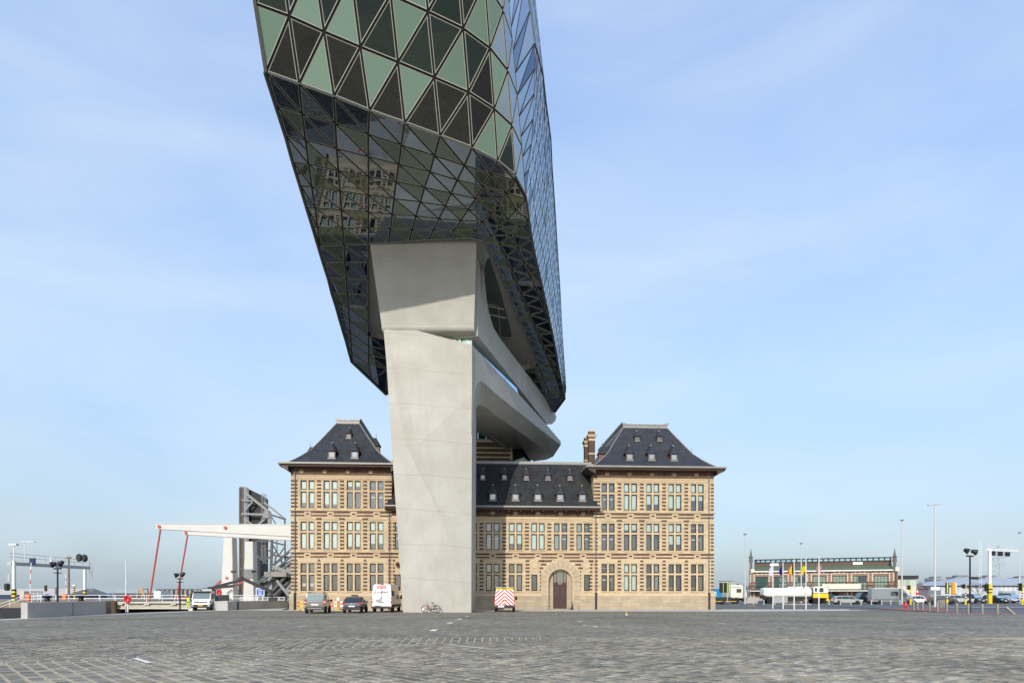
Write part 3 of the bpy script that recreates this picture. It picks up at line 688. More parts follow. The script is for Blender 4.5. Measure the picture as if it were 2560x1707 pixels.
# ---------------------------------------------------------------- concrete pier and link bridge
def M_concrete(name):
    m, N, L, b = new_mat(name); b.inputs['Roughness'].default_value = 0.75; b.inputs['Specular IOR Level'].default_value = 0.25
    t = N.new('ShaderNodeTexCoord')
    n = N.new('ShaderNodeTexNoise'); n.inputs['Scale'].default_value = 0.32; n.inputs['Detail'].default_value = 8; n.inputs['Roughness'].default_value = 0.6; L.new(t.outputs['Object'], n.inputs['Vector'])
    cr = N.new('ShaderNodeValToRGB'); e = cr.color_ramp.elements
    e[0].position = 0.3; e[0].color = (0.395, 0.38, 0.335, 1); e[1].position = 0.7; e[1].color = (0.49, 0.48, 0.435, 1)
    L.new(n.outputs['Fac'], cr.inputs['Fac'])
    # pour joints: faint level lines a few metres apart, slightly sagging
    sx = N.new('ShaderNodeSeparateXYZ'); L.new(t.outputs['Object'], sx.inputs[0])
    n3 = N.new('ShaderNodeTexNoise'); n3.inputs['Scale'].default_value = 0.25; L.new(t.outputs['Object'], n3.inputs['Vector'])
    a1 = N.new('ShaderNodeMath'); a1.operation = 'MULTIPLY_ADD'; a1.inputs[1].default_value = 0.5; L.new(n3.outputs['Fac'], a1.inputs[0]); L.new(sx.outputs['Z'], a1.inputs[2])
    a2 = N.new('ShaderNodeMath'); a2.operation = 'MULTIPLY_ADD'; a2.inputs[1].default_value = 0.075; L.new(sx.outputs['X'], a2.inputs[0]); L.new(a1.outputs[0], a2.inputs[2])
    a3 = N.new('ShaderNodeMath'); a3.operation = 'DIVIDE'; a3.inputs[1].default_value = 3.15; L.new(a2.outputs[0], a3.inputs[0])
    fr = N.new('ShaderNodeMath'); fr.operation = 'FRACT'; L.new(a3.outputs[0], fr.inputs[0])
    lt = N.new('ShaderNodeMapRange'); lt.inputs['From Min'].default_value = 0.0; lt.inputs['From Max'].default_value = 0.03; lt.inputs['To Min'].default_value = 1.0; lt.inputs['To Max'].default_value = 0.0
    L.new(fr.outputs[0], lt.inputs['Value'])
    n4 = N.new('ShaderNodeTexNoise'); n4.inputs['Scale'].default_value = 0.5; n4.inputs['Detail'].default_value = 3; L.new(t.outputs['Object'], n4.inputs['Vector'])
    mm = N.new('ShaderNodeMath'); mm.operation = 'MULTIPLY'; L.new(lt.outputs['Result'], mm.inputs[0]); L.new(n4.outputs['Fac'], mm.inputs[1])
    mx = N.new('ShaderNodeMix'); mx.data_type = 'RGBA'; mx.inputs[7].default_value = (0.28, 0.25, 0.20, 1); L.new(mm.outputs[0], mx.inputs[0]); L.new(cr.outputs['Color'], mx.inputs[6])
    # drips and blotches
    mp = N.new('ShaderNodeMapping'); mp.inputs['Scale'].default_value = (1.6, 1.6, 0.22); L.new(t.outputs['Object'], mp.inputs['Vector'])
    n5 = N.new('ShaderNodeTexNoise'); n5.inputs['Scale'].default_value = 0.9; n5.inputs['Detail'].default_value = 9; n5.inputs['Roughness'].default_value = 0.7; L.new(mp.outputs[0], n5.inputs['Vector'])
    r5 = N.new('ShaderNodeMapRange'); r5.inputs['From Min'].default_value = 0.5; r5.inputs['From Max'].default_value = 0.8; r5.inputs['To Max'].default_value = 0.45; L.new(n5.outputs['Fac'], r5.inputs['Value'])
    m2 = N.new('ShaderNodeMix'); m2.data_type = 'RGBA'; m2.inputs[7].default_value = (0.37, 0.335, 0.27, 1); L.new(r5.outputs['Result'], m2.inputs[0]); L.new(mx.outputs[2], m2.inputs[6])
    def fr_(o, per):
        d_ = N.new('ShaderNodeMath'); d_.operation = 'DIVIDE'; d_.inputs[1].default_value = per; L.new(o, d_.inputs[0])
        f_ = N.new('ShaderNodeMath'); f_.operation = 'FRACT'; L.new(d_.outputs[0], f_.inputs[0])
        s_ = N.new('ShaderNodeMath'); s_.operation = 'SUBTRACT'; s_.inputs[1].default_value = 0.5; L.new(f_.outputs[0], s_.inputs[0])
        m_ = N.new('ShaderNodeMath'); m_.operation = 'MULTIPLY'; m_.inputs[1].default_value = per; L.new(s_.outputs[0], m_.inputs[0])
        q_ = N.new('ShaderNodeMath'); q_.operation = 'POWER'; q_.inputs[1].default_value = 2; ab = N.new('ShaderNodeMath'); ab.operation = 'ABSOLUTE'; L.new(m_.outputs[0], ab.inputs[0]); L.new(ab.outputs[0], q_.inputs[0]); return q_.outputs[0]
    su = N.new('ShaderNodeMath'); su.operation = 'ADD'; L.new(fr_(sx.outputs['X'], 1.27), su.inputs[0]); L.new(fr_(sx.outputs['Z'], 1.6), su.inputs[1])
    th = N.new('ShaderNodeMath'); th.operation = 'LESS_THAN'; th.inputs[1].default_value = 0.0030; L.new(su.outputs[0], th.inputs[0])
    t2 = N.new('ShaderNodeMath'); t2.operation = 'MULTIPLY'; t2.inputs[1].default_value = 0.22; L.new(th.outputs[0], t2.inputs[0])
    m3 = N.new('ShaderNodeMix'); m3.data_type = 'RGBA'; m3.inputs[7].default_value = (0.16, 0.145, 0.12, 1); L.new(t2.outputs[0], m3.inputs[0]); L.new(m2.outputs[2], m3.inputs[6])
    L.new(m3.outputs[2], b.inputs['Base Color'])
    n6 = N.new('ShaderNodeTexNoise'); n6.inputs['Scale'].default_value = 14; n6.inputs['Detail'].default_value = 4; L.new(t.outputs['Object'], n6.inputs['Vector'])
    bp = N.new('ShaderNodeBump'); bp.inputs['Strength'].default_value = 0.25; bp.inputs['Distance'].default_value = 0.01; L.new(n6.outputs['Fac'], bp.inputs['Height']); L.new(bp.outputs['Normal'], b.inputs['Normal'])
    return m
m_con = M_concrete('pale_concrete')
pier = thing('concrete_pier', 'tall pale concrete pier carrying the glass building, with link bridges over the brick roof', 'pier', (-6.5, 63, 0))
def pb(mb, name, mats, **k):
    mb.v = [(x + 6.5, y - 63, z) for x, y, z in mb.v]; return mb.build(name, mats, pier, **k)
# lower pier: front in folded facets
YF = 63.0
def lp(px, py, dy=0.0):
    """front plane of the pier, leaning slightly towards the viewer with height"""
    d = (HOR - py) / FPX; Y = (YF - 0.045 * CAM_Z + dy) / (1 + 0.045 * d); return PX(px, py, Y)
A = [lp(957, 803), lp(966, 905), lp(985, 1200), lp(1008, 1530.3)]                      # left edge
Bc = [lp(960, 805, 0.02), lp(976, 901, -0.06), lp(1014, 1110, -0.22), lp(1080, 1459, -0.16), lp(1092, 1530.3, -0.05)]   # first fold
Cc = [lp(963, 807, 0.0), lp(1003, 959, -0.45), lp(1046, 1110, -0.85), lp(1107, 1303, -0.70), lp(1156, 1478, -0.22), lp(1168, 1530.3, -0.02)]   # second fold
D = [lp(1180, 862), lp(1180, 985), lp(1179, 1250), lp(1178, 1530.3)]                    # right edge
mb = MB()
mb.add(A + Bc, [(0, 4, 5, 1), (1, 5, 6, 2), (2, 6, 7, 3), (3, 7, 8)])
mb.add(Bc + Cc, [(0, 5, 6, 1), (1, 6, 7, 2), (2, 7, 8, 3), (3, 8, 9), (3, 9, 10, 4)])
mb.add(Cc + D, [(0, 6, 7, 1), (1, 7, 2), (2, 7, 8, 3), (3, 8, 4), (4, 8, 9, 5)])
DEP = Vector((0.35, 7.2, 0)); DEPL = Vector((1.2, 6.0, 0))
Ab = [p + DEPL for p in A]; Db = [p + Vector((0, 7.4, 0)) for p in D]
mb.add(A + Ab, [(i, i + 1, 5 + i, 4 + i) for i in range(3)])
mb.add(D + Db, [(i, i + 1, 5 + i, 4 + i) for i in range(3)])
mb.add(Ab + Db, [(i, i + 1, 5 + i, 4 + i) for i in range(3)])
mb.add([A[0], Bc[0], Cc[0], D[0], Db[0], Ab[0]], [(0, 1, 2, 3, 4, 5)])
mb.add([A[3], Bc[4], Cc[5], D[3], Db[3], Ab[3]], [(0, 1, 2, 3, 4, 5)])
pb(mb, 'pier_shaft', m_con)
# upper block: front face with softened edges
def up(px, py, Y): return PX(px, py, Y)
TL, TR = up(925, 611, 60.2), up(1191, 601, 60.0)
TLr = TL + Vector((0.2, 0.2, 1.4)); TRr = TR + Vector((0.0, 0.2, 1.4))
BL, BR = up(954, 814, 61.7), up(1185, 814, 61.7)
BL2, BR2 = up(955, 806, 61.95), up(1184, 831, 61.9)
W1d = Vector((9.4, 30.5, 0)).normalized()
def w1(px, py, off=0.0):
    """side wall of the upper bridge, a plane running back to the right"""
    o = Vector((-3.36 - off, 61.75, 0)); k = (px - 1280) / FPX
    Y = (o.x - o.y * W1d.x / W1d.y) / (k - W1d.x / W1d.y); return PX(px, py, Y)
def w2(px, py, off=0.0):
    o = Vector((-3.62 - off, 62.3, 0)); d = (10.05, 28.0); k = (px - 1280) / FPX
    Y = (o.x - o.y * d[0] / d[1]) / (k - d[0] / d[1]); return PX(px, py, Y)
mb = MB()
RT = [TRr, TR.lerp(TRr, 0.0)]
side_top = [w1(1197, 600), w1(1206, 612), w1(1212, 700), w1(1216, 745), w1(1222, 780), w1(1234, 820), w1(1250, 846), w1(1280, 885), w1(1310, 925), w1(1350, 977), w1(1387, 1030), w1(1391, 1042)]
side_bot = [w1(1186, 830), w1(1200, 847), w1(1230, 884), w1(1260, 922), w1(1300, 973), w1(1340, 1024), w1(1368, 1060), w1(1380, 1060), w1(1389, 1051)]
side_bot[0] = w1(1194, 840)
loop = [w1(1194, 603), w1(1194, 720)] + side_bot + list(reversed(side_top))
# front face, rounded under-lip
mb.add([TLr, TRr, TR, TL], [(0, 1, 2, 3)]); mb.add([TL, TR, BR, BL], [(0, 1, 2, 3)])
lip = [(BL, BR)]
for k in range(1, 6):
    t = k / 5 * PI / 2; dv = Vector((0, 0.5 * (1 - math.cos(t)), -0.5 * math.sin(t)))
    lip.append((BL + dv + Vector((0.0, 0, 0)), BR + dv))
for (a, b), (c, d) in zip(lip[:-1], lip[1:]): mb.add([a, b, d, c], [(0, 1, 2, 3)])
lb, lbr = lip[-1]
mb.add([lb, lbr, lbr + Vector((0.6, 8, 0)), lb + Vector((0.8, 8, 0))], [(0, 1, 2, 3)])
mb.add([TLr, TL, BL, lb, lb + Vector((1.0, 6.5, 0)), TLr + Vector((1.5, 6.5, 0))], [tuple(range(6))])
pb(mb, 'upper_block', m_con, fix=True, smooth=True)
mb = MB(); n = len(loop); IN = Vector((-4.2, 1.0, 0))
vs = loop + [p + IN for p in loop]
mb.add(vs, [tuple(range(n)), tuple(range(2 * n - 1, n - 1, -1))] + [(i, n + i, n + (i + 1) % n, (i + 1) % n) for i in range(n)])
up_arm = pb(mb, 'upper_bridge', m_con, bevel=0.0)
mb = MB(); mb.add([TR + Vector((-0.02, 0.03, 0)), w1(1197, 600), w1(1206, 612), w1(1205, 760), w1(1198, 845), lip[-1][1] + Vector((-.02, 0, .02)), BR + Vector((-.02, .03, 0))], [tuple(range(7))])
pb(mb, 'corner_return', m_con)
# lower bridge: side band with arch, chamfer, soffit
top2 = [w2(1178.6, 861), w2(1220, 904), w2(1260, 946), w2(1297, 985), w2(1368, 1063), w2(1402, 1103)]
arch_u = [w2(1178.6, 1085), w2(1184.5, 1000), w2(1187, 976), w2(1193, 958), w2(1201, 952), w2(1212, 958), w2(1240, 984), w2(1280, 1016), w2(1320, 1048), w2(1360, 1080), w2(1402, 1112)]
def w3(px, py): return w2(px, py, 1.5)
arch_l = [w3(1186, 1100), w3(1188, 1040), w3(1189, 1025), w3(1193, 1014), w3(1200, 1011), w3(1211, 1015), w3(1236, 1036), w3(1272, 1061), w3(1305, 1084), w3(1345, 1112), w3(1383, 1141)]
mb = MB()
m1 = len(top2); band = top2 + list(reversed(arch_u)); mb.add(band, [tuple(range(len(band)))])
n = len(arch_u)
for i in range(n - 1): mb.add([arch_u[i], arch_u[i + 1], arch_l[i + 1], arch_l[i]], [(0, 1, 2, 3)])
IN2 = Vector((-4.6, 1.4, 0.0)); sof_i = [p + IN2 + Vector((0, 0, 0.15 * i / n)) for i, p in enumerate(arch_l)]
for i in range(n - 1): mb.add([arch_l[i], arch_l[i + 1], sof_i[i + 1], sof_i[i]], [(0, 1, 2, 3)])
# blunt far end, deck and back
endc = [top2[-1], arch_u[-1], arch_l[-1], w3(1352, 1150), w3(1330, 1152)]
mb.add([top2[-1], top2[-1] + Vector((-4.5, 1.2, 0)), arch_l[-1] + Vector((-4.0, 1.2, 0)), arch_l[-1], arch_u[-1]], [(0, 1, 2, 3, 4)])
inner = [p + Vector((-5.2, 1.4, 0)) for p in top2]
for i in range(m1 - 1): mb.add([top2[i] , top2[i + 1], inner[i + 1], inner[i]], [(0, 1, 2, 3)])
for i in range(m1 - 1):
    a, b = inner[i], inner[i + 1]; mb.add([a, b, b + Vector((0, 0, -2.6)), a + Vector((0, 0, -2.6))], [(0, 1, 2, 3)])
pb(mb, 'lower_bridge', m_con)
belly = MB(); bo_ = arch_l[6:]; bi_ = [w2(1268, 1080, 4.2), w2(1290, 1098, 4.0), w2(1308, 1122, 3.6), w2(1322, 1145, 3.2), w2(1334, 1153, 3.0)]
belly.loft([bo_, bi_, [p + Vector((-.6, .4, 1.6)) for p in bi_]], cap=False, closed=False)
belly.add([arch_l[-1], bi_[-1], w3(1366, 1149)], [(0, 1, 2)])
pb(belly, 'bridge_belly', m_con, smooth=True)
# glazed slot between the two bridges and wedge over the shaft
g_slot = M_glass('slot_blue', (0.05, 0.12, 0.17), (0.5, 0.72, 0.9), 0.26, 0.004)
def w4(px, py): return w2(px, py, 0.35)
quad_t = [w4(1181, 839), w4(1209, 870), w4(1237, 901), w4(1264, 931), w4(1287, 957), w4(1298, 990)]
quad_b = [w4(1181, 866), w4(1209, 898), w4(1237, 928), w4(1264, 955), w4(1287, 978), w4(1299, 991)]
for i in range(5):
    a, b, c, d = quad_t[i], quad_t[i + 1], quad_b[i + 1], quad_b[i]
    e = (b - a) * 0.012
    q = MB(); q.add([a + e, b - e, c - e, d + e], [(0, 1, 2, 3)]); pb(q, 'link_pane', g_slot, fix=False)
mb = MB(); mb.add([w4(1182, 833) + Vector((-.3, .2, 0)), w4(1290, 952) + Vector((-.3, .2, 0)), w4(1299, 992) + Vector((-.3, .2, 0)), w4(1182, 872) + Vector((-.3, .2, 0))], [(0, 1, 2, 3)]); pb(mb, 'link_backing', M('link_dark', (0.05, 0.055, 0.045), 0.6))
mb = MB(); mb.beam(w4(1181, 843), w4(1292, 958), 0.22, 0.12); pb(mb, 'link_head', M('link_head', (0.05, 0.055, 0.04), 0.5))
m_wedge = M_glass('wedge_glass', (0.16, 0.24, 0.18), (0.8, 0.95, 0.85), 0.35, 0.03, 2.5)
for (x0, x1) in ((1058, 1112), (1113.5, 1153), (1155.5, 1180)):
    def wy(x): return 836 + (x - 1095) * 0.31
    q = MB(); q.add([PX(x0, 834, 63.0), PX(x1, 834, 63.0), PX(x1, 862, 63.0), PX(x0, 862, 63.0)], [(0, 1, 2, 3)]); pb(q, 'wedge_pane', m_wedge, fix=False)
# ---------------------------------------------------------------- the old brick and stone building
STONE = (0.55, 0.435, 0.285)
m_stone = M_courses('sandstone', STONE, (0.27, 0.20, 0.12), 0.62, 0.194, 0.009, 0.13, 'xz', 0.85, 0.4, 0.09, dirtcol=(0.37, 0.30, 0.215))
m_stone_s = M_courses('sandstone_side', STONE, (0.27, 0.20, 0.12), 0.62, 0.194, 0.009, 0.07, 'yz', 0.85, 0.4, 0.09)
m_stone_p = M('sandstone_plain', STONE, 0.85, var=0.12, scale=1.4, bump=0.2, bscale=15, spec=0.2, dirt=0.25)
m_stone_g = M_courses('plinth_stone', (0.41, 0.335, 0.235), (0.27, 0.22, 0.155), 1.0, 0.37, 0.010, 0.10, 'xz', 0.85, 0.3, 0.14, dirtcol=(0.31, 0.255, 0.19))
m_brick = M_courses('brown_brick', (0.120, 0.070, 0.046), (0.15, 0.112, 0.08), 0.20, 0.062, 0.008, 0.45, 'xz', 0.9, 0.5, 0.28)
m_brick_d = M_courses('dark_brick', (0.085, 0.055, 0.04), (0.14, 0.115, 0.09), 0.20, 0.062, 0.008, 0.3, 'xz', 0.9, 0.5, 0.16)
m_slate = M_courses('slate', (0.042, 0.047, 0.058), (0.018, 0.02, 0.024), 0.26, 0.15, 0.010, 0.22, 'sz', 0.5, 0.5, 0.22)
m_lead = M('lead', (0.28, 0.275, 0.255), 0.5, metal=0.15, var=0.14, scale=2.5, dirt=0.35)
m_fascia = M('fascia_brown', (0.055, 0.028, 0.022), 0.5, var=0.15)
m_frame = M('frame_brown', (0.022, 0.011, 0.010), 0.45, var=0.1)
m_door = M('door_brown', (0.060, 0.022, 0.022), 0.4, var=0.12, scale=5)
m_dark = M('interior_dark', (0.035, 0.04, 0.042), 0.9, var=0.2, scale=0.7)
m_blind = M('blind', (0.76, 0.84, 0.78), 0.8, var=0.04, scale=1.0)
m_pipe = M('downpipe_zinc', (0.16, 0.165, 0.17), 0.45, metal=0.4, var=0.1)
m_pipe_b = M('downpipe_iron', (0.012, 0.014, 0.018), 0.45, var=0.1)
m_iron = M('black_iron', (0.010, 0.010, 0.011), 0.5, var=0.1)
g_win = M_clear('window_glass', (0.70, 0.76, 0.74), 0.20)
FS = 0.06; TH = math.atan(FS); FY = 74.0
old = thing('brick_building', 'old stone and brown brick building with striped walls, slate roofs and rows of cross windows', 'building', (0, FY, 0), TH)
def U(px):
    k = (px - 1280) / FPX; X = FY * k / (1 - FS * k); return X / math.cos(TH)
def facY(px): k = (px - 1280) / FPX; return FY + FS * FY * k / (1 - FS * k)
uL0, uL1, uC1, uR1 = U(727.5), U(979), U(1484), U(1784)
Lw = [U(x) for x in (769, 826.5, 884.4, 941.7)]
Cw = [U(x) for x in (1004, 1061, 1118, 1175, 1232, 1289, 1345, 1401.6, 1457.8)]
Rw = [U(x) for x in (1520, 1576, 1631.8, 1687.3, 1743)]
FLOORS = {3: (10.84, 13.78), 2: (6.46, 9.40), 1: (2.02, 4.97)}
WW = 1.46
holes = []          # u0,u1,z0,z1
wins = []
for fl in (1, 2, 3):
    z0, z1 = FLOORS[fl]
    for grp, us in (('L', Lw), ('C', Cw), ('R', Rw)):
        for i, u in enumerate(us):
            if grp == 'C' and fl == 3: continue
            if grp == 'C' and fl == 1 and i in (0, 1, 2, 6, 7, 8): continue
            holes.append((u - WW / 2, u + WW / 2, z0, z1)); wins.append((grp, fl, i, u, z0, z1))
slim = [U(1336), U(1467.5), U(994), U(1127)]
for u in slim: holes.append((u - 0.33, u + 0.33, 2.02, 3.80))
DU = U(1401.5); DR = 1.62                         # doorway centre and arch radius
m_stone_a = M('arch_stone', (0.44, 0.36, 0.25), 0.85, var=0.14, scale=1.1, bump=0.25, bscale=15, spec=0.2, dirt=0.35)
def wall(u0, u1, z0, z1, holes, face=0.0, depth=0.32):
    hs = [h for h in holes if h[0] > u0 - 1e-3 and h[1] < u1 + 1e-3 and h[2] < z1 and h[3] > z0]
    us = sorted(set([u0, u1] + [x for h in hs for x in h[:2]])); zs = sorted(set([z0, z1] + [min(z1, max(z0, x)) for h in hs for x in h[2:]]))
    mb = MB()
    for i in range(len(us) - 1):
        for j in range(len(zs) - 1):
            cu, cz = (us[i] + us[i + 1]) / 2, (zs[j] + zs[j + 1]) / 2
            if any(h[0] < cu < h[1] and h[2] < cz < h[3] for h in hs): continue
            mb.add([(us[i], face, zs[j]), (us[i + 1], face, zs[j]), (us[i + 1], face, zs[j + 1]), (us[i], face, zs[j + 1])], [(0, 1, 2, 3)])
    for a, b, c, d in hs:
        if b - a > 3: continue
        c = max(c, z0); d = min(d, z1); e = face + depth
        mb.add([(a, face, c), (a, face, d), (a, e, d), (a, e, c)], [(0, 1, 2, 3)]); mb.add([(b, face, c), (b, e, c), (b, e, d), (b, face, d)], [(0, 1, 2, 3)])
        mb.add([(a, face, d), (b, face, d), (b, e, d), (a, e, d)], [(0, 1, 2, 3)]); mb.add([(a, face, c), (a, e, c), (b, e, c), (b, face, c)], [(0, 1, 2, 3)])
    return mb
PL = 1.66
arch_box = [(DU - DR - 0.35, DU + DR + 0.35, 0, 5.2)]
ZTOP_W, ZTOP_C = 15.3, 11.0
for nm, a, b, zt in (('L', uL0, uL1, ZTOP_W), ('C', uL1, uC1, ZTOP_C), ('R', uC1, uR1, ZTOP_W)):
    f = 0.0 if nm == 'C' else -0.06
    hh = holes + ([(DU - 2.1, DU + 2.1, PL, 5.5)] if nm == 'C' else [])
    w = wall(a, b, PL, zt, hh, f)
    if nm != 'C':
        w.add([(a, f, PL), (a, 0.4, PL), (a, 0.4, zt), (a, f, zt)], [(0, 1, 2, 3)]); w.add([(b, f, PL), (b, f, zt), (b, 0.4, zt), (b, 0.4, PL)], [(0, 1, 2, 3)])
    w.build('wall', m_stone, old, fix=False)
    hp = [(DU - 2.1, DU + 2.1, 0.0, PL)] if nm == 'C' else []
    w = wall(a - (0.14 if nm == 'L' else 0), b + (0.14 if nm == 'R' else 0), -0.06, PL - 0.20, [(h[0], h[1], -0.06, PL - 0.2) for h in hp], f - 0.14, 0.5)
    w.build('plinth', m_stone_g, old, fix=False)
    # sloping cap of the plinth
    segs = [(a - (0.14 if nm == 'L' else 0), b + (0.14 if nm == 'R' else 0))] if nm != 'C' else [(a, DU - 2.1), (DU + 2.1, b)]
    for s0, s1 in segs:
        q = MB(); q.prism([(f - 0.17, PL - 0.20), (f - 0.17, PL - 0.06), (f + 0.02, PL + 0.06), (f + 0.02, PL - 0.20)], s0, s1, 'x'); q.build('plinth_cap', m_stone_p, old)
# side and back walls
mb = MB()
for u, s in ((uL0, -1), (uR1, 1)):
    mb.add([(u, 0.4, -0.06), (u, 26, -0.06), (u, 26, ZTOP_W), (u, 0.4, ZTOP_W)], [(0, 1, 2, 3)])
mb.add([(uL0, 26, -0.06), (uR1, 26, -0.06), (uR1, 26, ZTOP_C), (uL0, 26, ZTOP_C)], [(0, 1, 2, 3)])
for u in (uL1, uC1): mb.add([(u, 0.4, ZTOP_C - 1), (u, 26, ZTOP_C - 1), (u, 26, ZTOP_W), (u, 0.4, ZTOP_W)], [(0, 1, 2, 3)])
mb.build('side_wall', m_stone_s, old)
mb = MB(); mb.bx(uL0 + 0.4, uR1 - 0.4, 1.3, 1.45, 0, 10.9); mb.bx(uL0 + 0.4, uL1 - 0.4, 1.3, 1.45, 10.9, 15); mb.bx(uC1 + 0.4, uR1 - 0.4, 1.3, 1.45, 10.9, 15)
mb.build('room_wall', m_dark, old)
# windows: stone cross, four framed lights, blinds let down to different heights
LW, MUL = 0.625, 0.21
def frame_mesh(w, h):
    q = MB(); t, d = 0.092, 0.07
    q.bx(-w / 2, -w / 2 + t, 0, d, 0, h); q.bx(w / 2 - t, w / 2, 0, d, 0, h); q.bx(-w / 2 + t, w / 2 - t, 0, d, h - t, h); q.bx(-w / 2 + t, w / 2 - t, 0, d, 0, t + 0.02)
    return q.mesh('frame', m_frame)
def pane_mesh(w, h):
    q = MB(); q.add([(-w / 2 + .06, 0.035, .06), (w / 2 - .06, 0.035, .06), (w / 2 - .06, 0.035, h - .06), (-w / 2 + .06, 0.035, h - .06)], [(0, 1, 2, 3)]); return q.mesh('pane', g_win, fix=False)
H_UP, H_LO, TR_ = 0.99, 1.74, 0.21
me_fu, me_fl = frame_mesh(LW, H_UP), frame_mesh(LW, H_LO); me_pu, me_pl = pane_mesh(LW, H_UP), pane_mesh(LW, H_LO)
def cross_mesh():
    q = MB(); q.bx(-MUL / 2, MUL / 2, 0, 0.24, 0, 2.94); q.bx(-WW / 2, -MUL / 2, 0.003, 0.24, H_LO, H_LO + TR_); q.bx(MUL / 2, WW / 2, 0.003, 0.24, H_LO, H_LO + TR_)
    return q.mesh('mullion', m_stone_p, bevel=0.025)
me_cross = cross_mesh()
def sill_mesh():
    q = MB(); q.prism([(-0.07, -0.13), (-0.09, -0.04), (0.2, 0.015), (0.2, -0.13)], -WW / 2 - 0.1, WW / 2 + 0.1, 'x'); return q.mesh('sill', m_stone_p)
me_sill = sill_mesh()
# share of each window covered by its blind: upper lights, lower lights (0 open, 1 closed)
BL_ = {('L', 3): [(1, .68), (1, .78), (.6, 0), (0, 0)], ('R', 3): [(0, 0), (1, 1), (1, .62), (1, .86), (1, .36)],
       ('L', 2): [(1, 1), (1, .95), (1, .84), (1, .66)], ('C', 2): [(.4, 0), (1, 1), (1, 1), (1, 1), (1, .6), (1, 1), (0, 0), (0, 0), (0, 0)], ('R', 2): [(0, 0), (.75, 0), (1, 0), (1, .62), (0, 0)],
       ('L', 1): [(0, 0), (0, 0), (0, 0), (0, 0)], ('C', 1): [(0, 0)] * 9, ('R', 1): [(0, 0), (1, 1), (.12, 0), (.1, 0), (.1, 0)]}
BL_[('C', 2)][4] = (0.15, 0); BL_[('C', 2)][5] = (1, .62); BL_[('C', 2)][6] = (1, 1); BL_[('C', 2)][7] = (0, 0)
wr = random.Random(3)
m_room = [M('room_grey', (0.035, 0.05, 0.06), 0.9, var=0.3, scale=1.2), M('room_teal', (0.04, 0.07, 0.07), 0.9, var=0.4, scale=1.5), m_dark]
m_curt = [M('curtain_grey', (.22, .25, .24), .9), M('curtain_pale', (.42, .46, .42), .9), M('curtain_ochre', (.26, .24, .15), .9)]
m_desk = M('desk_wood', (0.35, 0.24, 0.10), 0.6)
m_strip = M('ceiling_strip', (0.85, 0.86, 0.80), 0.5, var=0.05)
for grp, fl, i, u, z0, z1 in wins:
    f = 0.0 if grp == 'C' else -0.06
    w = thing('window', '', '', (u, f + 0.0, z0)); del w['label']; del w['category']; w.parent = old
    link('mullion', me_cross, w, (0, 0.05, 0)); link('sill', me_sill, w, (0, 0, 0))
    bu, bl = BL_[(grp, fl)][i]
    for sx in (-1, 1):
        x = sx * (MUL / 2 + LW / 2)
        link('frame', me_fu, w, (x, 0.17, H_LO + TR_)); link('frame', me_fl, w, (x, 0.17, 0))
        link('pane', me_pu, w, (x, 0.17, H_LO + TR_)); link('pane', me_pl, w, (x, 0.17, 0))
        for (b, h, zz) in ((bu, H_UP, H_LO + TR_), (bl, H_LO, 0)):
            if b > 0.02:
                q = MB(); q.bx(x - LW / 2 + .03, x + LW / 2 - .03, 0.26, 0.27, zz + h - b * (h - 0.05), zz + h - 0.01); q.build('blind', m_blind, w, fix=False)
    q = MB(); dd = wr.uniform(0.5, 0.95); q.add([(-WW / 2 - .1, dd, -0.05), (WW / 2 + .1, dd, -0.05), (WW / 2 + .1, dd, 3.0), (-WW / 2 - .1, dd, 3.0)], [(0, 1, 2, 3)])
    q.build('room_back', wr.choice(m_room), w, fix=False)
    if fl == 1 and grp == 'R' and i >= 2:
        q = MB(); q.bx(-0.6, 0.1 + 0.4 * wr.random(), 0.34, 0.46, 0.12, 0.42); q.build('desk', m_desk, w)
    if fl >= 2 and bu < 0.5 or (fl == 1 and i == 0 and grp == 'R'):
        q = MB(); q.bx(-0.6, 0.6, 0.36, 0.42, 1.15, 1.30); q.bx(-0.6, 0.6, 0.36, 0.42, 2.5, 2.54); q.build('ceiling_light', m_strip, w)
    if bu < .5 and wr.random() < .75:
        q = MB(); s_ = wr.choice((-1, 1)); a_ = wr.uniform(.18, .5); x0_ = s_ * .68; x1_ = s_ * (.68 - a_); n_ = 8
        for k in range(n_): xa = x0_ + (x1_ - x0_) * k / n_; xb = x0_ + (x1_ - x0_) * (k + 1) / n_; q.add([(xa, .32 + .03 * (k % 2), .05), (xb, .32 + .03 * ((k + 1) % 2), .05), (xb, .32 + .03 * ((k + 1) % 2), 2.9), (xa, .32 + .03 * (k % 2), 2.9)], [(0, 1, 2, 3)])
        q.build('curtain', wr.choice(m_curt), w, fix=False)
    if fl == 1 and grp == 'L' and i == 0:
        q = MB(); q.bx(-0.62, 0.62, 0.30, 0.32, 0.5, 0.82); q.build('paper', m_blind, w)
for u in slim:
    w = thing('window', '', '', (u, 0, 2.02)); del w['label']; del w['category']; w.parent = old
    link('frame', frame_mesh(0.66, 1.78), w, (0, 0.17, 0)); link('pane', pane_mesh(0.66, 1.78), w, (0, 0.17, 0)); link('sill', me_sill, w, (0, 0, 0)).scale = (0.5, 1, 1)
    q = MB(); q.add([(-.5, .7, -.1), (.5, .7, -.1), (.5, .7, 1.9), (-.5, .7, 1.9)], [(0, 1, 2, 3)]); q.build('room_back', m_room[0], w, fix=False)

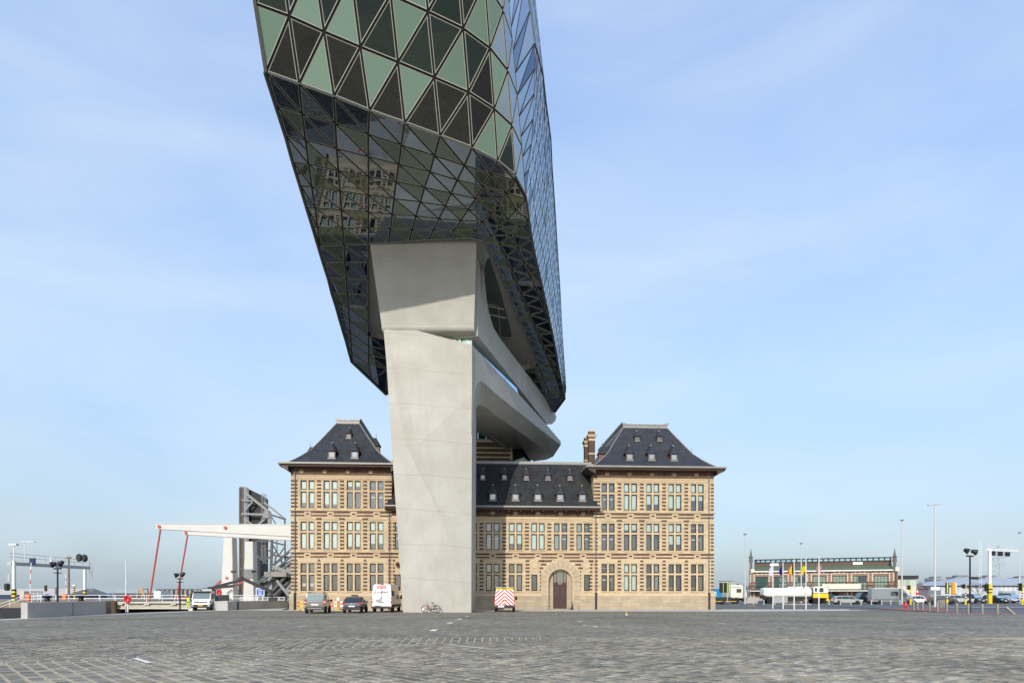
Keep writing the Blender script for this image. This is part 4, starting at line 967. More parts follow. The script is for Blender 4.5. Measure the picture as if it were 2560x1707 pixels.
# brick pieces: short courses in every pier, long bands under each storey
bricks = []      # u0,u1,z0,z1,f
BH = 0.205
def pier_cols():
    out = []
    f = -0.06
    def mids(us): return [(a + b) / 2 for a, b in zip(us[:-1], us[1:])]
    for grp, us, fl_, ff in (('L', Lw, (1, 2, 3), f), ('R', Rw, (1, 2, 3), f), ('C', Cw, (1, 2), 0.0)):
        for k, u in enumerate(mids(us)):
            for fl in fl_:
                if grp == 'C' and fl == 1 and k in (0, 1, 2, 5, 6, 7): continue
                out.append((u - 0.215, u + 0.215, fl, ff))
    for fl in (1, 2, 3):
        out += [(uL0 - 0.0, uL0 + 0.40, fl, f), (uL0 + 0.52, uL0 + 0.70, fl, f)]
        out += [(uR1 - 0.58, uR1 - 0.44, fl, f), (uR1 - 0.33, uR1, fl, f)]
        if fl == 3: out += [(uL1 - 0.72, uL1, fl, f), (uC1 + 0.02, uC1 + 0.72, fl, f)]
        else: out += [(uL1 - 0.36, uL1 - 0.06, fl, f), (uL1 + 0.12, uL1 + 0.36, fl, 0.0), (uC1 - 0.42, uC1 - 0.12, fl, 0.0), (uC1 + 0.12, uC1 + 0.45, fl, f)]
    return out
ZS = {3: [13.70 - .388 * k for k in range(8)], 2: [9.28 - .388 * k for k in range(8)], 1: [5.28 - .388 * k for k in range(9)]}
for a, b, fl, ff in pier_cols():
    for z in ZS[fl]: bricks.append((a, b, z - BH / 2, z + BH / 2, ff))
# wider piece at the drip line of the first floor
for us, ff in ((Lw, -0.06), (Rw, -0.06)):
    for a, b in zip(us[:-1], us[1:]): bricks.append(((a + b) / 2 - 0.30, (a + b) / 2 + 0.30, 9.58, 9.79, ff))
for grp, us, a0, b0, ff, zz in (('L', Lw, uL0, uL1, -0.06, (10.39, 10.05)), ('R', Rw, uC1, uR1, -0.06, (10.39, 10.05)), ('L', Lw, uL0, uL1, -0.06, (5.99, 5.65)), ('R', Rw, uC1, uR1, -0.06, (5.99, 5.65)), ('C', Cw, uL1, uC1, 0.0, (5.99, 5.65))):
    for z in zz:
        ed = [a0] + [x for u in us for x in (u - 0.31, u + 0.31)] + [b0]
        for k in range(0, len(ed), 2):
            g = 0.12 if 0 < k < len(ed) - 2 else 0.0
            if ed[k + 1] - ed[k] > 0.15: bricks.append((ed[k] + (0.04 if k else 0.0), ed[k + 1] - (0.04 if k < len(ed) - 2 else 0), z - 0.085, z + 0.085, ff))
# around the doorway
for z, segs in ((5.28, [(-2.42, -1.75), (-1.55 - 0.6, -0.95), (1.0, 2.5), (3.1, 3.75)]), (4.89, [(-1.95 - .2, -1.55), (1.6, 2.25)]), (4.5, [(-2.3, -1.9), (1.95, 2.45)])):
    for a, b in segs:
        if abs(a) < 3.2 and not (-1.2 < (a + b) / 2 < 1.2 and z < 5.2): bricks.append((DU + a, DU + b, z - BH / 2, z + BH / 2, 0.0))
for z in ZS[1]:
    for a, b in ((-3.83 + .0, -3.40), (3.40, 3.83)): bricks.append((DU + a, DU + b, z - BH / 2, z + BH / 2, 0.0)) if a < 0 else None
    if z < 4.3:
        for a, b in ((-2.28, -2.12), (2.12, 2.24)): bricks.append((DU + a, DU + b, z - BH / 2, z + BH / 2, 0.0))
bricks.sort(key=lambda b: -(b[1] - b[0]))
cache = {}
rest = MB()
for k, (a, b, z0, z1, ff) in enumerate(bricks):
    if k < 300:
        key = (round(b - a, 3), round(z1 - z0, 3))
        if key not in cache:
            q = MB(); w_, h_ = b - a, z1 - z0; q.bx(-w_ / 2, w_ / 2, -0.014, 0.04, -h_ / 2, h_ / 2); cache[key] = q.mesh('brick_course', m_brick, bevel=0.0)
        link('brick_course', cache[key], old, ((a + b) / 2, ff, (z0 + z1) / 2))
    else: rest.bx(a, b, ff - 0.014, ff + 0.04, z0, z1)
rest.build('brick_courses', m_brick, old, kind='stuff')
# sill courses, drip mouldings, friezes
def mould(u0, u1, z, h, out, f, name='string_course', mat=None, rz=None):
    q = MB(); q.prism([(f - out, z - h * 0.4), (f - out, z + h * 0.15), (f - 0.02, z + h / 2), (f + 0.1, z + h / 2), (f + 0.1, z - h / 2), (f - 0.03, z - h / 2)], u0, u1, 'x'); q.build(name, mat or m_stone_p, old)
for (u0, u1, f) in ((uL0 - 0.12, uL1 + 0.02, -0.06), (uC1 - 0.02, uR1 + 0.12, -0.06)):
    mould(u0, u1, 10.62, 0.17, 0.12, f); mould(u0, u1, 6.20, 0.17, 0.12, f); mould(u0 + .12, u1 - .12, 14.05, 0.14, 0.06, f); mould(u0 + .12, u1 - .12, 14.27, 0.12, 0.05, f); mould(u0 + .12, u1 - .12, 13.88, 0.06, 0.04, f)
mould(uL1 + .02, uC1 - .02, 6.20, 0.17, 0.12, 0.0); mould(uL1, uC1, 9.86, 0.12, 0.05, 0.0); mould(uL1, uC1, 9.62, 0.08, 0.04, 0.0)
for us, f in ((Lw, -0.06), (Rw, -0.06)):
    for u in us: mould(u - 0.92, u + 0.92, 9.66, 0.07, 0.06, f, 'drip_mould')
for a, b, z0, z1, f in ((uL0, uL1, 14.36, 15.3, -0.06), (uC1, uR1, 14.36, 15.3, -0.06), (uL1, uC1, 10.06, 11.0, 0.0)):
    q = MB(); q.bx(a, b, f - 0.012, f + 0.05, z0, z1); q.build('frieze', m_brick, old)
q1 = MB(); q1.bx(-0.24, 0.24, -0.035, 0.02, -0.07, 0.07); q1.bx(-0.13, 0.13, -0.033, 0.02, -0.15, 0.15, 0); q1.bx(-0.055, 0.055, -0.04, 0.0, -0.05, 0.07, 1); me_boss = q1.mesh('air_hole', [m_stone_p, m_iron])
for us, z, f, dx in ((Lw, 14.72, -0.06, -0.62), (Cw, 10.45, 0.0, -0.0), (Rw, 14.80, -0.06, -0.1)):
    for u in us: link('air_hole', me_boss, old, (u + dx, f - 0.012, z))
q1 = MB(); q1.bx(-0.32, 0.32, -0.03, 0.03, -0.14, 0.14, 0); q1.bx(-0.19, 0.19, -0.036, 0.0, -0.075, 0.075, 1); me_vent = q1.mesh('vent', [m_stone_p, m_iron])
for us, zs, f in ((Lw, (10.22, 5.82), -0.06), (Rw, (10.22, 5.82), -0.06), (Cw, (5.82,), 0.0)):
    for z in zs:
        for u in us: link('vent', me_vent, old, (u, f, z))
# flat arches of fanned stones over the ground-floor windows
q = MB()
for k in range(9):
    x0, x1 = -0.95 + k * 1.9 / 9, -0.95 + (k + 1) * 1.9 / 9; s = 1.22
    q.add([(x0 + .008, -0.016, 0), (x1 - .008, -0.016, 0), (x1 * s - .008, -0.016, 0.40), (x0 * s + .008, -0.016, 0.40), (x0 + .008, 0.02, 0), (x1 - .008, 0.02, 0), (x1 * s - .008, 0.02, 0.40), (x0 * s + .008, 0.02, 0.40)], [(0, 1, 2, 3), (0, 4, 5, 1), (1, 5, 6, 2), (2, 6, 7, 3), (3, 7, 4, 0)])
me_vous = q.mesh('flat_arch', m_stone_p)
for us, f in ((Lw, -0.06), (Rw, -0.06), ([Cw[4], Cw[5], Cw[3]], 0.0)):
    for u in us: link('flat_arch', me_vous, old, (u, f, 5.06))
# doorway: big round arch of stones
ad = thing('doorway', '', '', (DU, 0, 0)); del ad['label']; del ad['category']; ad.parent = old
zc = 3.05
for k in range(11):
    a0, a1 = PI * k / 11 + 0.008, PI * (k + 1) / 11 - 0.008
    ro = 2.16 if k != 5 else 2.42
    q = MB(); arc = [(1.50 * math.cos(a0 + (a1 - a0) * t / 3), zc + 1.50 * math.sin(a0 + (a1 - a0) * t / 3)) for t in range(4)] + [(ro * math.cos(a1 - (a1 - a0) * t / 3), zc + ro * math.sin(a1 - (a1 - a0) * t / 3)) for t in range(4)]
    q.prism(arc, -0.10, 0.30, 'y'); q.build('arch_stone', m_stone_a, ad)
for s in (-1, 1):
    z = 1.5
    for h in (0.52, 0.50, 0.52):
        q = MB(); x0, x1 = sorted((s * 1.50, s * 2.16)); q.bx(x0, x1, -0.10, 0.30, z + .006, z + h - .006); q.build('arch_stone', m_stone_a, ad); z += h
    q = MB(); x0, x1 = sorted((s * 1.46, s * 2.10)); q.bx(x0, x1, -0.2, 0.3, -0.05, 1.5); q.build('jamb', m_stone_g, ad)
    q = MB(); q.lathe((s * 1.62, -0.30, 0), [(0.34, 0), (0.33, 0.25), (0.26, 0.42), (0.10, 0.5), (0.0, 0.52)], 14); q.build('wheel_guard', m_stone_g, ad, smooth=True)
q = MB(); X_, ZT = 2.101, 5.501
def rim_pt(t):
    c_, s_ = math.cos(t), math.sin(t); k = min(X_ / abs(c_) if abs(c_) > 1e-6 else 1e9, (ZT - zc) / s_ if s_ > 1e-6 else 1e9)
    return (k * c_, zc + k * s_)
ts = sorted(set([PI * k / 24 for k in range(25)] + [math.atan2(ZT - zc, X_), PI - math.atan2(ZT - zc, X_)]))
for a0, a1 in zip(ts[:-1], ts[1:]):
    p, r = rim_pt(a0), rim_pt(a1); q.add([(1.9 * math.cos(a0), .002, zc + 1.9 * math.sin(a0)), (p[0], .002, p[1]), (r[0], .002, r[1]), (1.9 * math.cos(a1), .002, zc + 1.9 * math.sin(a1))], [(0, 1, 2, 3)])
q.build('spandrel', m_stone, ad)
# moulded inner ring and the stone niche behind
ring = [(1.36, 0.0), (1.50, 0.0)]
q = MB(); rings = []
for k in range(25):
    t = PI * k / 24; c_, s_ = math.cos(t), math.sin(t)
    rings.append([(r * c_, y, zc + r * s_) for r, y in ((1.50, -0.05), (1.40, -0.09), (1.30, 0.05), (1.27, 0.4), (1.50, 0.4))])
rings = [[(p[0], p[1], 0.3) for p in rings[0]]] + rings + [[(p[0], p[1], 0.3) for p in rings[-1]]]
q.loft(rings); q.build('arch_ring', m_stone_p, ad, smooth=True)
q = MB(); q.bx(-1.5, -0.75, 1.0, 1.1, 0, 4.6); q.bx(0.75, 1.5, 1.0, 1.1, 0, 4.6); q.bx(-1.5, -1.28, 0.3, 1.0, 0, 4.4); q.bx(1.28, 1.5, 0.3, 1.0, 0, 4.4); q.bx(-1.6, 1.6, 1.0, 1.08, 4.35, 4.7)
q.build('niche', m_stone_g, ad)
q = MB()
for k in range(12):
    a0, a1 = PI * k / 12, PI * (k + 1) / 12; q.add([(1.28 * math.cos(a0), 0.35, zc + 1.28 * math.sin(a0)), (1.28 * math.cos(a1), 0.35, zc + 1.28 * math.sin(a1)), (1.28 * math.cos(a1), 1.05, zc + 1.28 * math.sin(a1)), (1.28 * math.cos(a0), 1.05, zc + 1.28 * math.sin(a0))], [(0, 1, 2, 3)])
q.build('vault', m_stone_p, ad)
q = MB(); q.bx(-0.73, 0.73, 0.96, 1.02, 0.1, 2.95); q.bx(-0.73, 0.73, 0.92, 0.98, 2.78, 2.92); q.bx(-0.02, 0.02, 0.94, 0.98, 0.12, 2.78)
for s in (-1, 1):
    for z in (0.22, ): q.bx(min(s * .12, s * .62), max(s * .12, s * .62), 0.945, 0.97, z, 0.8)
    q.bx(min(s * .12, s * .62), max(s * .12, s * .62), 0.945, 0.97, 0.95, 1.02)
q.build('door', m_door, ad)
for s in (-1, 1):
    q = MB()
    for j in range(2):
        for k in range(5): q.bx(s * (.2 + .2 * j) - .07, s * (.2 + .2 * j) + .07, 0.935, 0.955, 1.12 + k * .3, 1.36 + k * .3)
    q.build('door_glazing', M_glass('door_glass', (0.06, 0.045, 0.04), refl=0.1), ad)
q = MB(); q.bx(-0.73, 0.73, 1.0, 1.02, 2.95, 4.4, 1)
for x in (-0.70, -0.38, 0.38, 0.70): q.bx(x - .03, x + .03, 0.95, 1.0, 2.95, 4.35)
q.build('fanlight', [m_door, M_glass('fan_glass', (0.16, 0.16, 0.13), refl=0.12)], ad)
q = MB(); q.bx(-0.22, 0.22, 0.9, 0.94, 2.80, 2.86); q.lathe((0.08, 0.93, 1.05), [(0.0, -0.02), (0.035, 0), (0.0, 0.03)], 8); q.build('door_plate', M('brass', (0.6, 0.58, 0.5), 0.3, metal=0.6), ad)
q = MB(); q.bx(-0.75, 0.75, 0.4, 1.2, -0.06, 0.1); q.build('step', m_stone_g, ad)
ad.scale = (1, 0.55, 1)
# round panels either side of the arch
q = MB(); q.lathe((0, -0.0, 0), [(0.30, 0.02), (0.32, 0.05), (0.36, 0.05), (0.38, 0.01)], 20, axis='y'); me_rd = q.mesh('roundel', m_stone_p)
for u in (U(1336), U(1467.5), U(994)): link('roundel', me_rd, old, (u, 0.0, 4.86))
# red lamp in the left roundel
lamp = thing('wall_lamp', 'dark red glass ball lamp on the stone wall beside the left edge of the pier', 'lamp', (U(995) * math.cos(TH) + 0.0, FY + U(995) * math.sin(TH) - 0.3, 4.86))
q = MB(); q.lathe((0, 0, 0), [(0.0, -.24), (.12, -.21), (.21, -.12), (.24, 0), (.21, .12), (.12, .21), (0, .24)], 16); q.build('globe', M('lamp_red', (0.06, 0.006, 0.006), 0.12, coat=0.6), lamp, smooth=True)
q = MB(); q.tube((0, 0.0, 0), (0, 0.32, 0), 0.05); q.build('bracket', m_iron, lamp)
# ---------------------------------------------------------------- roofs, dormers, chimneys, gutters, pipes
PROF = [(0.0, 0.0), (0.78, 0.15), (1.4, 0.62), (2.05, 1.2), (2.78, 1.95), (3.6, 3.15), (5.1, 5.45)]
ZE = 15.46
def prof_v(rise):
    for (a, b), (c, d) in zip(PROF[:-1], PROF[1:]):
        if rise <= d: return a + (c - a) * (rise - b) / (d - b)
    return PROF[-1][0]
def hip_roof(u0, u1, v0, v1, name='roof'):
    q = MB(); n = len(PROF); vs = []
    for r, h in PROF: vs += [(u0 + r, v0 + r, ZE + h), (u1 - r, v0 + r, ZE + h), (u1 - r, v1 - r, ZE + h), (u0 + r, v1 - r, ZE + h)]
    fs = []
    for k in range(n - 1):
        for i in range(4): fs.append((4 * k + i, 4 * k + (i + 1) % 4, 4 * k + 4 + (i + 1) % 4, 4 * k + 4 + i))
    q.add(vs, fs); r_ = q.build(name, m_slate, old)
    # hip ridges in lead
    for (cu, su) in ((u0, 1), (u1, -1)):
        h_ = MB(); pts = [(cu + su * r, v0 + r - 0.02, ZE + h + 0.02) for r, h in PROF]
        h_.path(pts, 0.055, 6); h_.build('hip_roll', m_lead, r_)
    r, h = PROF[-1]
    c = MB(); a0, a1, b0, b1 = u0 + r, u1 - r, v0 + r, v1 - r
    c.bx(a0 - 0.04, a1 + 0.04, b0 - 0.05, b1 + 0.05, ZE + h - 0.06, ZE + h + 0.28); c.bx(a0 - 0.10, a1 + 0.10, b0 - 0.11, b1 + 0.11, ZE + h + 0.28, ZE + h + 0.36)
    for s, cu in ((-1, a0), (1, a1)):
        c.prism([(cu + s * 0.14, ZE + h + 0.36), (cu + s * 0.20, ZE + h + 0.58), (cu - s * 0.05, ZE + h + 0.50), (cu - s * 0.7, ZE + h + 0.36)], b0 - 0.1, b1 + 0.1, 'y')
    k = a0 + 0.9
    while k < a1 - 0.5: c.prism([(k - .1, ZE + h + .36), (k, ZE + h + .44), (k + .1, ZE + h + .36)], b0 - .08, b0 + .2, 'y'); k += 0.95
    c.build('roof_cap', m_lead, r_)
    # eaves: gutter, fascia, soffit
    g = MB(); v = v0
    g.bx(u0, u1, v - 0.10, v + 0.18, ZE - 0.10, ZE + 0.07); g.bx(u0 - .1, u0 + .18, v + .18, v1, ZE - 0.10, ZE + 0.07); g.bx(u1 - .18, u1 + .1, v + .18, v1, ZE - .10, ZE + .07)
    g.build('gutter', m_lead, r_)
    f = MB(); f.prism([(v + 0.06, ZE - 0.11), (v + 0.10, ZE - 0.34), (v + 1.1, ZE - 0.36), (v + 1.1, ZE - 0.11)], u0 + .08, u1 - .08, 'x')
    for (cu, s) in ((u0, 1), (u1, -1)):
        f.prism([(cu + s * 0.06, ZE - 0.11), (cu + s * 0.10, ZE - 0.30), (cu + s * 0.98, ZE - 0.82), (cu + s * 0.98, ZE - 0.11)], v + 0.1, v1 - .1, 'y')
    f.build('eaves', m_fascia, r_)
    return r_
OV = 1.0
roofL = hip_roof(uL0 - OV - 0.05, uL1 + OV, -1.05, 24)
roofR = hip_roof(uC1 - OV + 0.1, uR1 + OV + 0.05, -1.05, 24)
# centre roof
CE = 11.06; CP = [(0.0, 0.0), (0.5, 0.28), (1.1, 1.1), (4.3, 5.5)]
q = MB(); v0 = -0.95
a, b = uL1 - 0.4, uC1 + 0.35
for (r, h), (r2, h2) in zip(CP[:-1], CP[1:]):
    ins = 0.0 if h < 0.2 else 0.0
    q.add([(a, v0 + r, CE + h), (b, v0 + r, CE + h), (b, v0 + r2, CE + h2), (a, v0 + r2, CE + h2)], [(0, 1, 2, 3)])
r, h = CP[-1]
q.add([(a, v0 + r, CE + h), (b, v0 + r, CE + h), (b, 9, CE + h - 0.6), (a, 9, CE + h - 0.6)], [(0, 1, 2, 3)])
m_slate_c = M_courses('slate_weathered', (0.030, 0.032, 0.034), (0.012, 0.012, 0.014), 0.26, 0.15, 0.010, 0.32, 'xz', 0.55, 0.5, 0.35, dirtcol=(0.05, 0.05, 0.047))
roofC = q.build('roof', m_slate_c, old)
q = MB(); q.bx(a, b, v0 + r - 0.16, v0 + r + 0.3, CE + h - 0.18, CE + h + 0.02); q.bx(a, b, v0 + r - 0.08, v0 + r + 0.3, CE + h + 0.02, CE + h + 0.14); q.build('ridge', m_lead, roofC)
q = MB(); q.bx(uL1 - 0.75, uC1 + 0.72, v0 - 0.12, v0 + 0.14, CE - 0.10, CE + 0.07); q.build('gutter', m_lead, roofC)
q = MB(); q.prism([(v0 + 0.04, CE - 0.11), (v0 + 0.07, CE - 0.30), (v0 + 0.93, CE - 0.45), (v0 + 0.93, CE - 0.11)], uL1 - 0.65, uC1 + 0.62, 'x')
k = uL1 + 0.3
while k < uC1: q.bx(k - .06, k + .06, v0 + .25, v0 + .9, CE - .52, CE - .3); k += 1.23
q.build('eaves', m_fascia, roofC)
# dormers
m_dfr = M('dormer_frame', (0.15, 0.075, 0.06), 0.55, var=0.15, scale=6)
g_dorm = M_glass('dormer_glass', (0.24, 0.29, 0.30), (0.8, 0.9, 1.0), 0.22, 0.004)
g_dorm2 = M_glass('dormer_glass_dim', (0.12, 0.12, 0.11), (0.8, 0.9, 1.0), 0.14, 0.004)
def dormer_meshes(s, deep):
    w, h = 0.80 * s, 0.78 * s; out = {}
    q = MB(); q.bx(-w / 2, -w / 2 + .13 * s, 0, deep, 0, h); q.bx(w / 2 - .13 * s, w / 2, 0, deep, 0, h); q.bx(-w / 2 + .13 * s, w / 2 - .13 * s, 0, deep, h - .12 * s, h); q.bx(-w / 2 + .13 * s, w / 2 - .13 * s, 0, deep, 0, .1 * s)
    out['frame'] = q.mesh('frame', m_dfr)
    q = MB(); q.add([(-w / 2 + .1 * s, .05, .1 * s), (w / 2 - .1 * s, .05, .1 * s), (w / 2 - .1 * s, .05, h - .1 * s), (-w / 2 + .1 * s, .05, h - .1 * s)], [(0, 1, 2, 3)])
    out['pane'] = q.mesh('pane', g_dorm if s > .9 else g_dorm2, fix=False)
    q = MB(); q.bx(-w / 2 - .02, w / 2 + .02, -.06, .1, -.10 * s, 0.0); out['sill'] = q.mesh('sill', m_lead)
    q = MB(); W_, H_ = w / 2 + .17 * s, 0.98 * s
    base = [(-W_, deep), (-W_, .10), (-W_ * .55, -.17), (W_ * .55, -.17), (W_, .10), (W_, deep)]
    apex = (0, .42 * s, h + H_); mid = [(x * .62, .12 + y * .55 if i not in (0, 5) else deep * 1.0, h + H_ * .33) for i, (x, y) in enumerate(base)]
    vs = [(x, y, h - .05 * s) for x, y in base] + mid + [apex, (0, deep + .6, h + H_)]
    fs = [(i, i + 1, 7 + i, 6 + i) for i in range(5)] + [(6, 7, 12), (7, 8, 12), (8, 9, 12), (9, 10, 12), (10, 11, 12), (6, 12, 13), (11, 13, 12)] + [tuple(range(5, -1, -1))]
    q.add(vs, fs); out['dormer_roof'] = q.mesh('dormer_roof', m_slate, fix=False)
    q = MB(); z = h + H_; q.lathe((0, .42 * s, z - .1), [(.10 * s, 0), (.085 * s, .07), (.05 * s, .14), (0.0, .17)], 8); out['cap'] = q.mesh('cap', m_lead)
    q = MB(); q.tube((0, .42 * s, z), (0, .42 * s, z + .62 * s), .018, .01, 6); q.lathe((0, .42 * s, z + .22 * s), [(0, -.05), (.045, 0), (0, .05)], 6); out['finial'] = q.mesh('finial', m_iron)
    return out
DM = {1: dormer_meshes(1.0, 1.5), 0: dormer_meshes(0.72, 1.2)}
def dormer(parent, loc, big, rz=0.0):
    d = thing('dormer', '', '', loc, rz); del d['label']; del d['category']; d.parent = parent
    for k, me in DM[big].items(): link(k, me, d)
    return d
def roof_v(z): return -1.05 + prof_v(z - ZE)
def put(px, py_sill, roofname, big):
    # solve the distance along the roof for the sill seen at this height
    base = facY(px)
    lo = None
    for k in range(400):
        rise = 0.02 + k * 0.0135
        if roofname == 'C':
            for (p, q_), (p2, q2) in zip(CP[:-1], CP[1:]):
                if rise <= q2: v = -0.95 + p + (p2 - p) * (rise - q_) / (q2 - q_); break
            else: v = 3.3
            z = CE + rise
        else: v = -1.05 + prof_v(rise); z = ZE + rise
        Y = base + v * math.cos(TH); py = HOR - (z - CAM_Z) * FPX / Y
        if lo is None or abs(py - py_sill) < lo[0]: lo = (abs(py - py_sill), v, z, Y)
    _, v, z, Y = lo
    X = GX(px, Y); u = (X + v * math.sin(TH)) / math.cos(TH)
    return u, v - 0.12, z
for px, py in ((1232, 1250.5), (1288.7, 1250.5), (1344.5, 1251), (1400.4, 1251.5), (1456, 1252)): dormer(roofC_p if False else old, put(px, py, 'C', 1), 1)
for px, py in ((1207, 1198.5), (1261, 1198.5), (1316, 1199), (1370, 1199.5), (1425, 1199.5)): dormer(old, put(px, py, 'C', 0), 0)
for px, py in ((1574, 1150), (1629, 1150), (1685, 1151)): dormer(old, put(px, py, 'R', 1), 1)
for px, py in ((1593, 1102.5), (1649, 1102.5)): dormer(old, put(px, py, 'R', 0), 0)
for px, py in ((829.6, 1145), (887, 1145)): dormer(old, put(px, py, 'L', 1), 1)
for px, py in ((872, 1096),): dormer(old, put(px, py, 'L', 0), 0)
# dormers on the side slopes
zsd = 16.55; r_ = prof_v(zsd - ZE)
dormer(old, (uL0 - OV - 0.05 + r_ - 0.35, 4.6, zsd), 1, -PI / 2)
dormer(old, (uR1 + OV + 0.05 - r_ + 0.35, 4.6, zsd), 1, PI / 2)
dormer(old, (uC1 - OV + 0.1 + prof_v(1.6) - 0.2, 4.4, ZE + 1.6), 1, -PI / 2)
dormer(old, (uL1 + OV - prof_v(2.35) + 0.12, 5.2, ZE + 2.35), 1, PI / 2)
# chimneys
def chimney(u, v, z0, z1, w, d):
    c = thing('chimney', '', '', (u, v, z0)); del c['label']; del c['category']; c.parent = old
    h = z1 - z0
    q = MB(); q.bx(-w / 2, w / 2, -d / 2, d / 2, 0, h); q.build('stack', m_brick_d, c)
    q = MB()
    for zz, t, o in ((h - 1.05, .25, .04), (h - 0.62, .16, .10), (h - .46, .12, .17), (h * .5, .16, .03)): q.bx(-w / 2 - o, w / 2 + o, -d / 2 - o, d / 2 + o, zz, zz + t)
    q.bx(-w / 2 + .02, w / 2 - .02, -d / 2 + .02, d / 2 - .02, h, h + .15); q.build('stone_band', m_stone_p, c)
    q = MB(); q.bx(-w / 2 - .02, w / 2 * 0.2, -d / 2 - .03, d / 2, 0, 1.5); q.build('stone_foot', m_stone_p, c)
Yc = 79.5
chimney(GX(1480, Yc) + 0.2, Yc - FY - 0.8, 15.2, ZY(1082, Yc), 0.72, 0.85)
chimney(GX(1470, Yc + 5) + 0.45, Yc + 5 - FY - 0.8, 15.2, ZY(1098, Yc + 5), 0.7, 0.85)
# rainwater pipes
def pipe(u, z1, f):
    q = MB(); q.tube((u, f - 0.11, 1.6), (u, f - 0.11, z1), 0.05, n=10)
    for k in range(int(z1 / 2)): q.tube((u, f - .11, 2.2 + 2 * k), (u, f - .11, 2.26 + 2 * k), 0.068, n=10)
    q.build('downpipe', m_pipe, old, smooth=True)
    q = MB(); q.tube((u, f - 0.24, 0.02), (u, f - 0.24, 1.72), 0.11, n=12); q.tube((u, f - .24, 1.72), (u, f - .24, 1.82), 0.15, n=12); q.build('standpipe', m_pipe_b, old, smooth=True)
pipe(U(738.5), 15.1, -0.06); pipe(U(973.5), 10.9, -0.06); pipe(U(1489), 10.9, -0.06); pipe(U(1771), 15.1, -0.06)
# courtyard tower behind the ridge, striped like the rest, with a band of green glass
YT = 87.0
vT = YT - FY
q = MB(); x0, x1 = GX(1150, YT), GX(1296, YT)
q.bx(x0, x1, vT, vT + 8, 14.5, ZY(1100, YT)); q.build('tower_wall', m_brick_d, old)
for py, h in ((1103, 5), (1120, 3.4), (1132, 3.4), (1143, 3.4), (1154, 3)):
    q = MB(); zz = ZY(py, YT); hh = h / FPX * YT; q.bx(x0 - .01, x1 + .02, vT - 0.03, vT + 0.1, zz - hh / 2, zz + hh / 2); q.build('tower_band', m_stone_p, old)
q = MB(); k = 0
zz = ZY(1150, YT)
while zz < ZY(1108, YT): q.bx(x1 - (0.34 if k % 2 else 0.22), x1 + .015, vT - .025, vT + .08, zz, zz + .25); zz += .25; k += 1
q.build('tower_quoins', m_stone_p, old)
g_teal = M_glass('teal_glass', (0.004, 0.06, 0.05), (0.3, 0.8, 0.7), 0.10, 0.003)
for i in range(7):
    q = MB(); a_ = x0 + (GX(1291, YT) - x0) * i / 7; b_ = x0 + (GX(1291, YT) - x0) * (i + 1) / 7; q.bx(a_ + .02, b_ - .02, vT + .5, vT + .55, ZY(1099, YT), ZY(1060, YT)); q.build('tower_pane', g_teal, old)
q = MB(); q.bx(x0, x1 - .1, vT + .3, vT + .4, ZY(1098, YT) - .05, ZY(1096, YT)); q.bx(x0, x1 - .3, vT + .42, vT + .48, ZY(1084, YT), ZY(1083, YT)); q.build('tower_rail', m_lead, old)
q = MB(); q.bx(x1 + .05, GX(1345, YT), vT + 1.0, vT + 6, 14.5, ZY(1110, YT)); q.build('link_lobby', M_glass('lobby_glass', (0.015, 0.03, 0.03), (0.5, 0.7, 0.7), 0.12, 0.003), old)
# small cameras and the foot scraper statue by the door
blackthing = thing('umbrella_stand', 'small black iron stand on the pavement right of the brown double door', 'stand', (U(1429) * math.cos(TH), facY(1429) - 0.55, 0.006))
q = MB(); q.lathe((0, 0, 0), [(.17, 0), (.17, .1), (.12, .16), (.09, .32), (.05, .40), (.045, .78), (.06, .82), (.055, .90), (0, .93)], 12); q.build('post', m_iron, blackthing, smooth=True)
q = MB(); q.bx(-.45, -.1, -.05, .05, .08, .13); q.build('foot', m_iron, blackthing)
# ---------------------------------------------------------------- vehicles
def paint(name, col, metal=0.0, rough=0.35): return M(name, col, rough, metal=metal, var=0.06, scale=1.2, coat=0.5, dirt=0.12)
m_tyre = M('tyre', (0.012, 0.012, 0.012), 0.85, var=0.2)
m_alloy = M('alloy', (0.45, 0.45, 0.46), 0.35, metal=0.7, var=0.1)
m_plast = M('black_plastic', (0.02, 0.02, 0.022), 0.6, var=0.15)
m_tail = M('tail_lamp', (0.50, 0.012, 0.015), 0.25, coat=0.5, var=0.05)
m_head = M('head_lamp', (0.70, 0.72, 0.74), 0.2, coat=0.6, var=0.05)
m_plate = M('number_plate', (0.80, 0.80, 0.78), 0.5, var=0.04)
m_amber = M('amber_lamp', (0.75, 0.30, 0.02), 0.3, coat=0.4)
g_car = M_glass('car_glass', (0.012, 0.016, 0.015), (0.75, 0.88, 0.85), 0.14, 0.0)
g_car_l = M_glass('car_glass_light', (0.03, 0.045, 0.04), (0.75, 0.9, 0.86), 0.30, 0.0)
WCACHE = {}
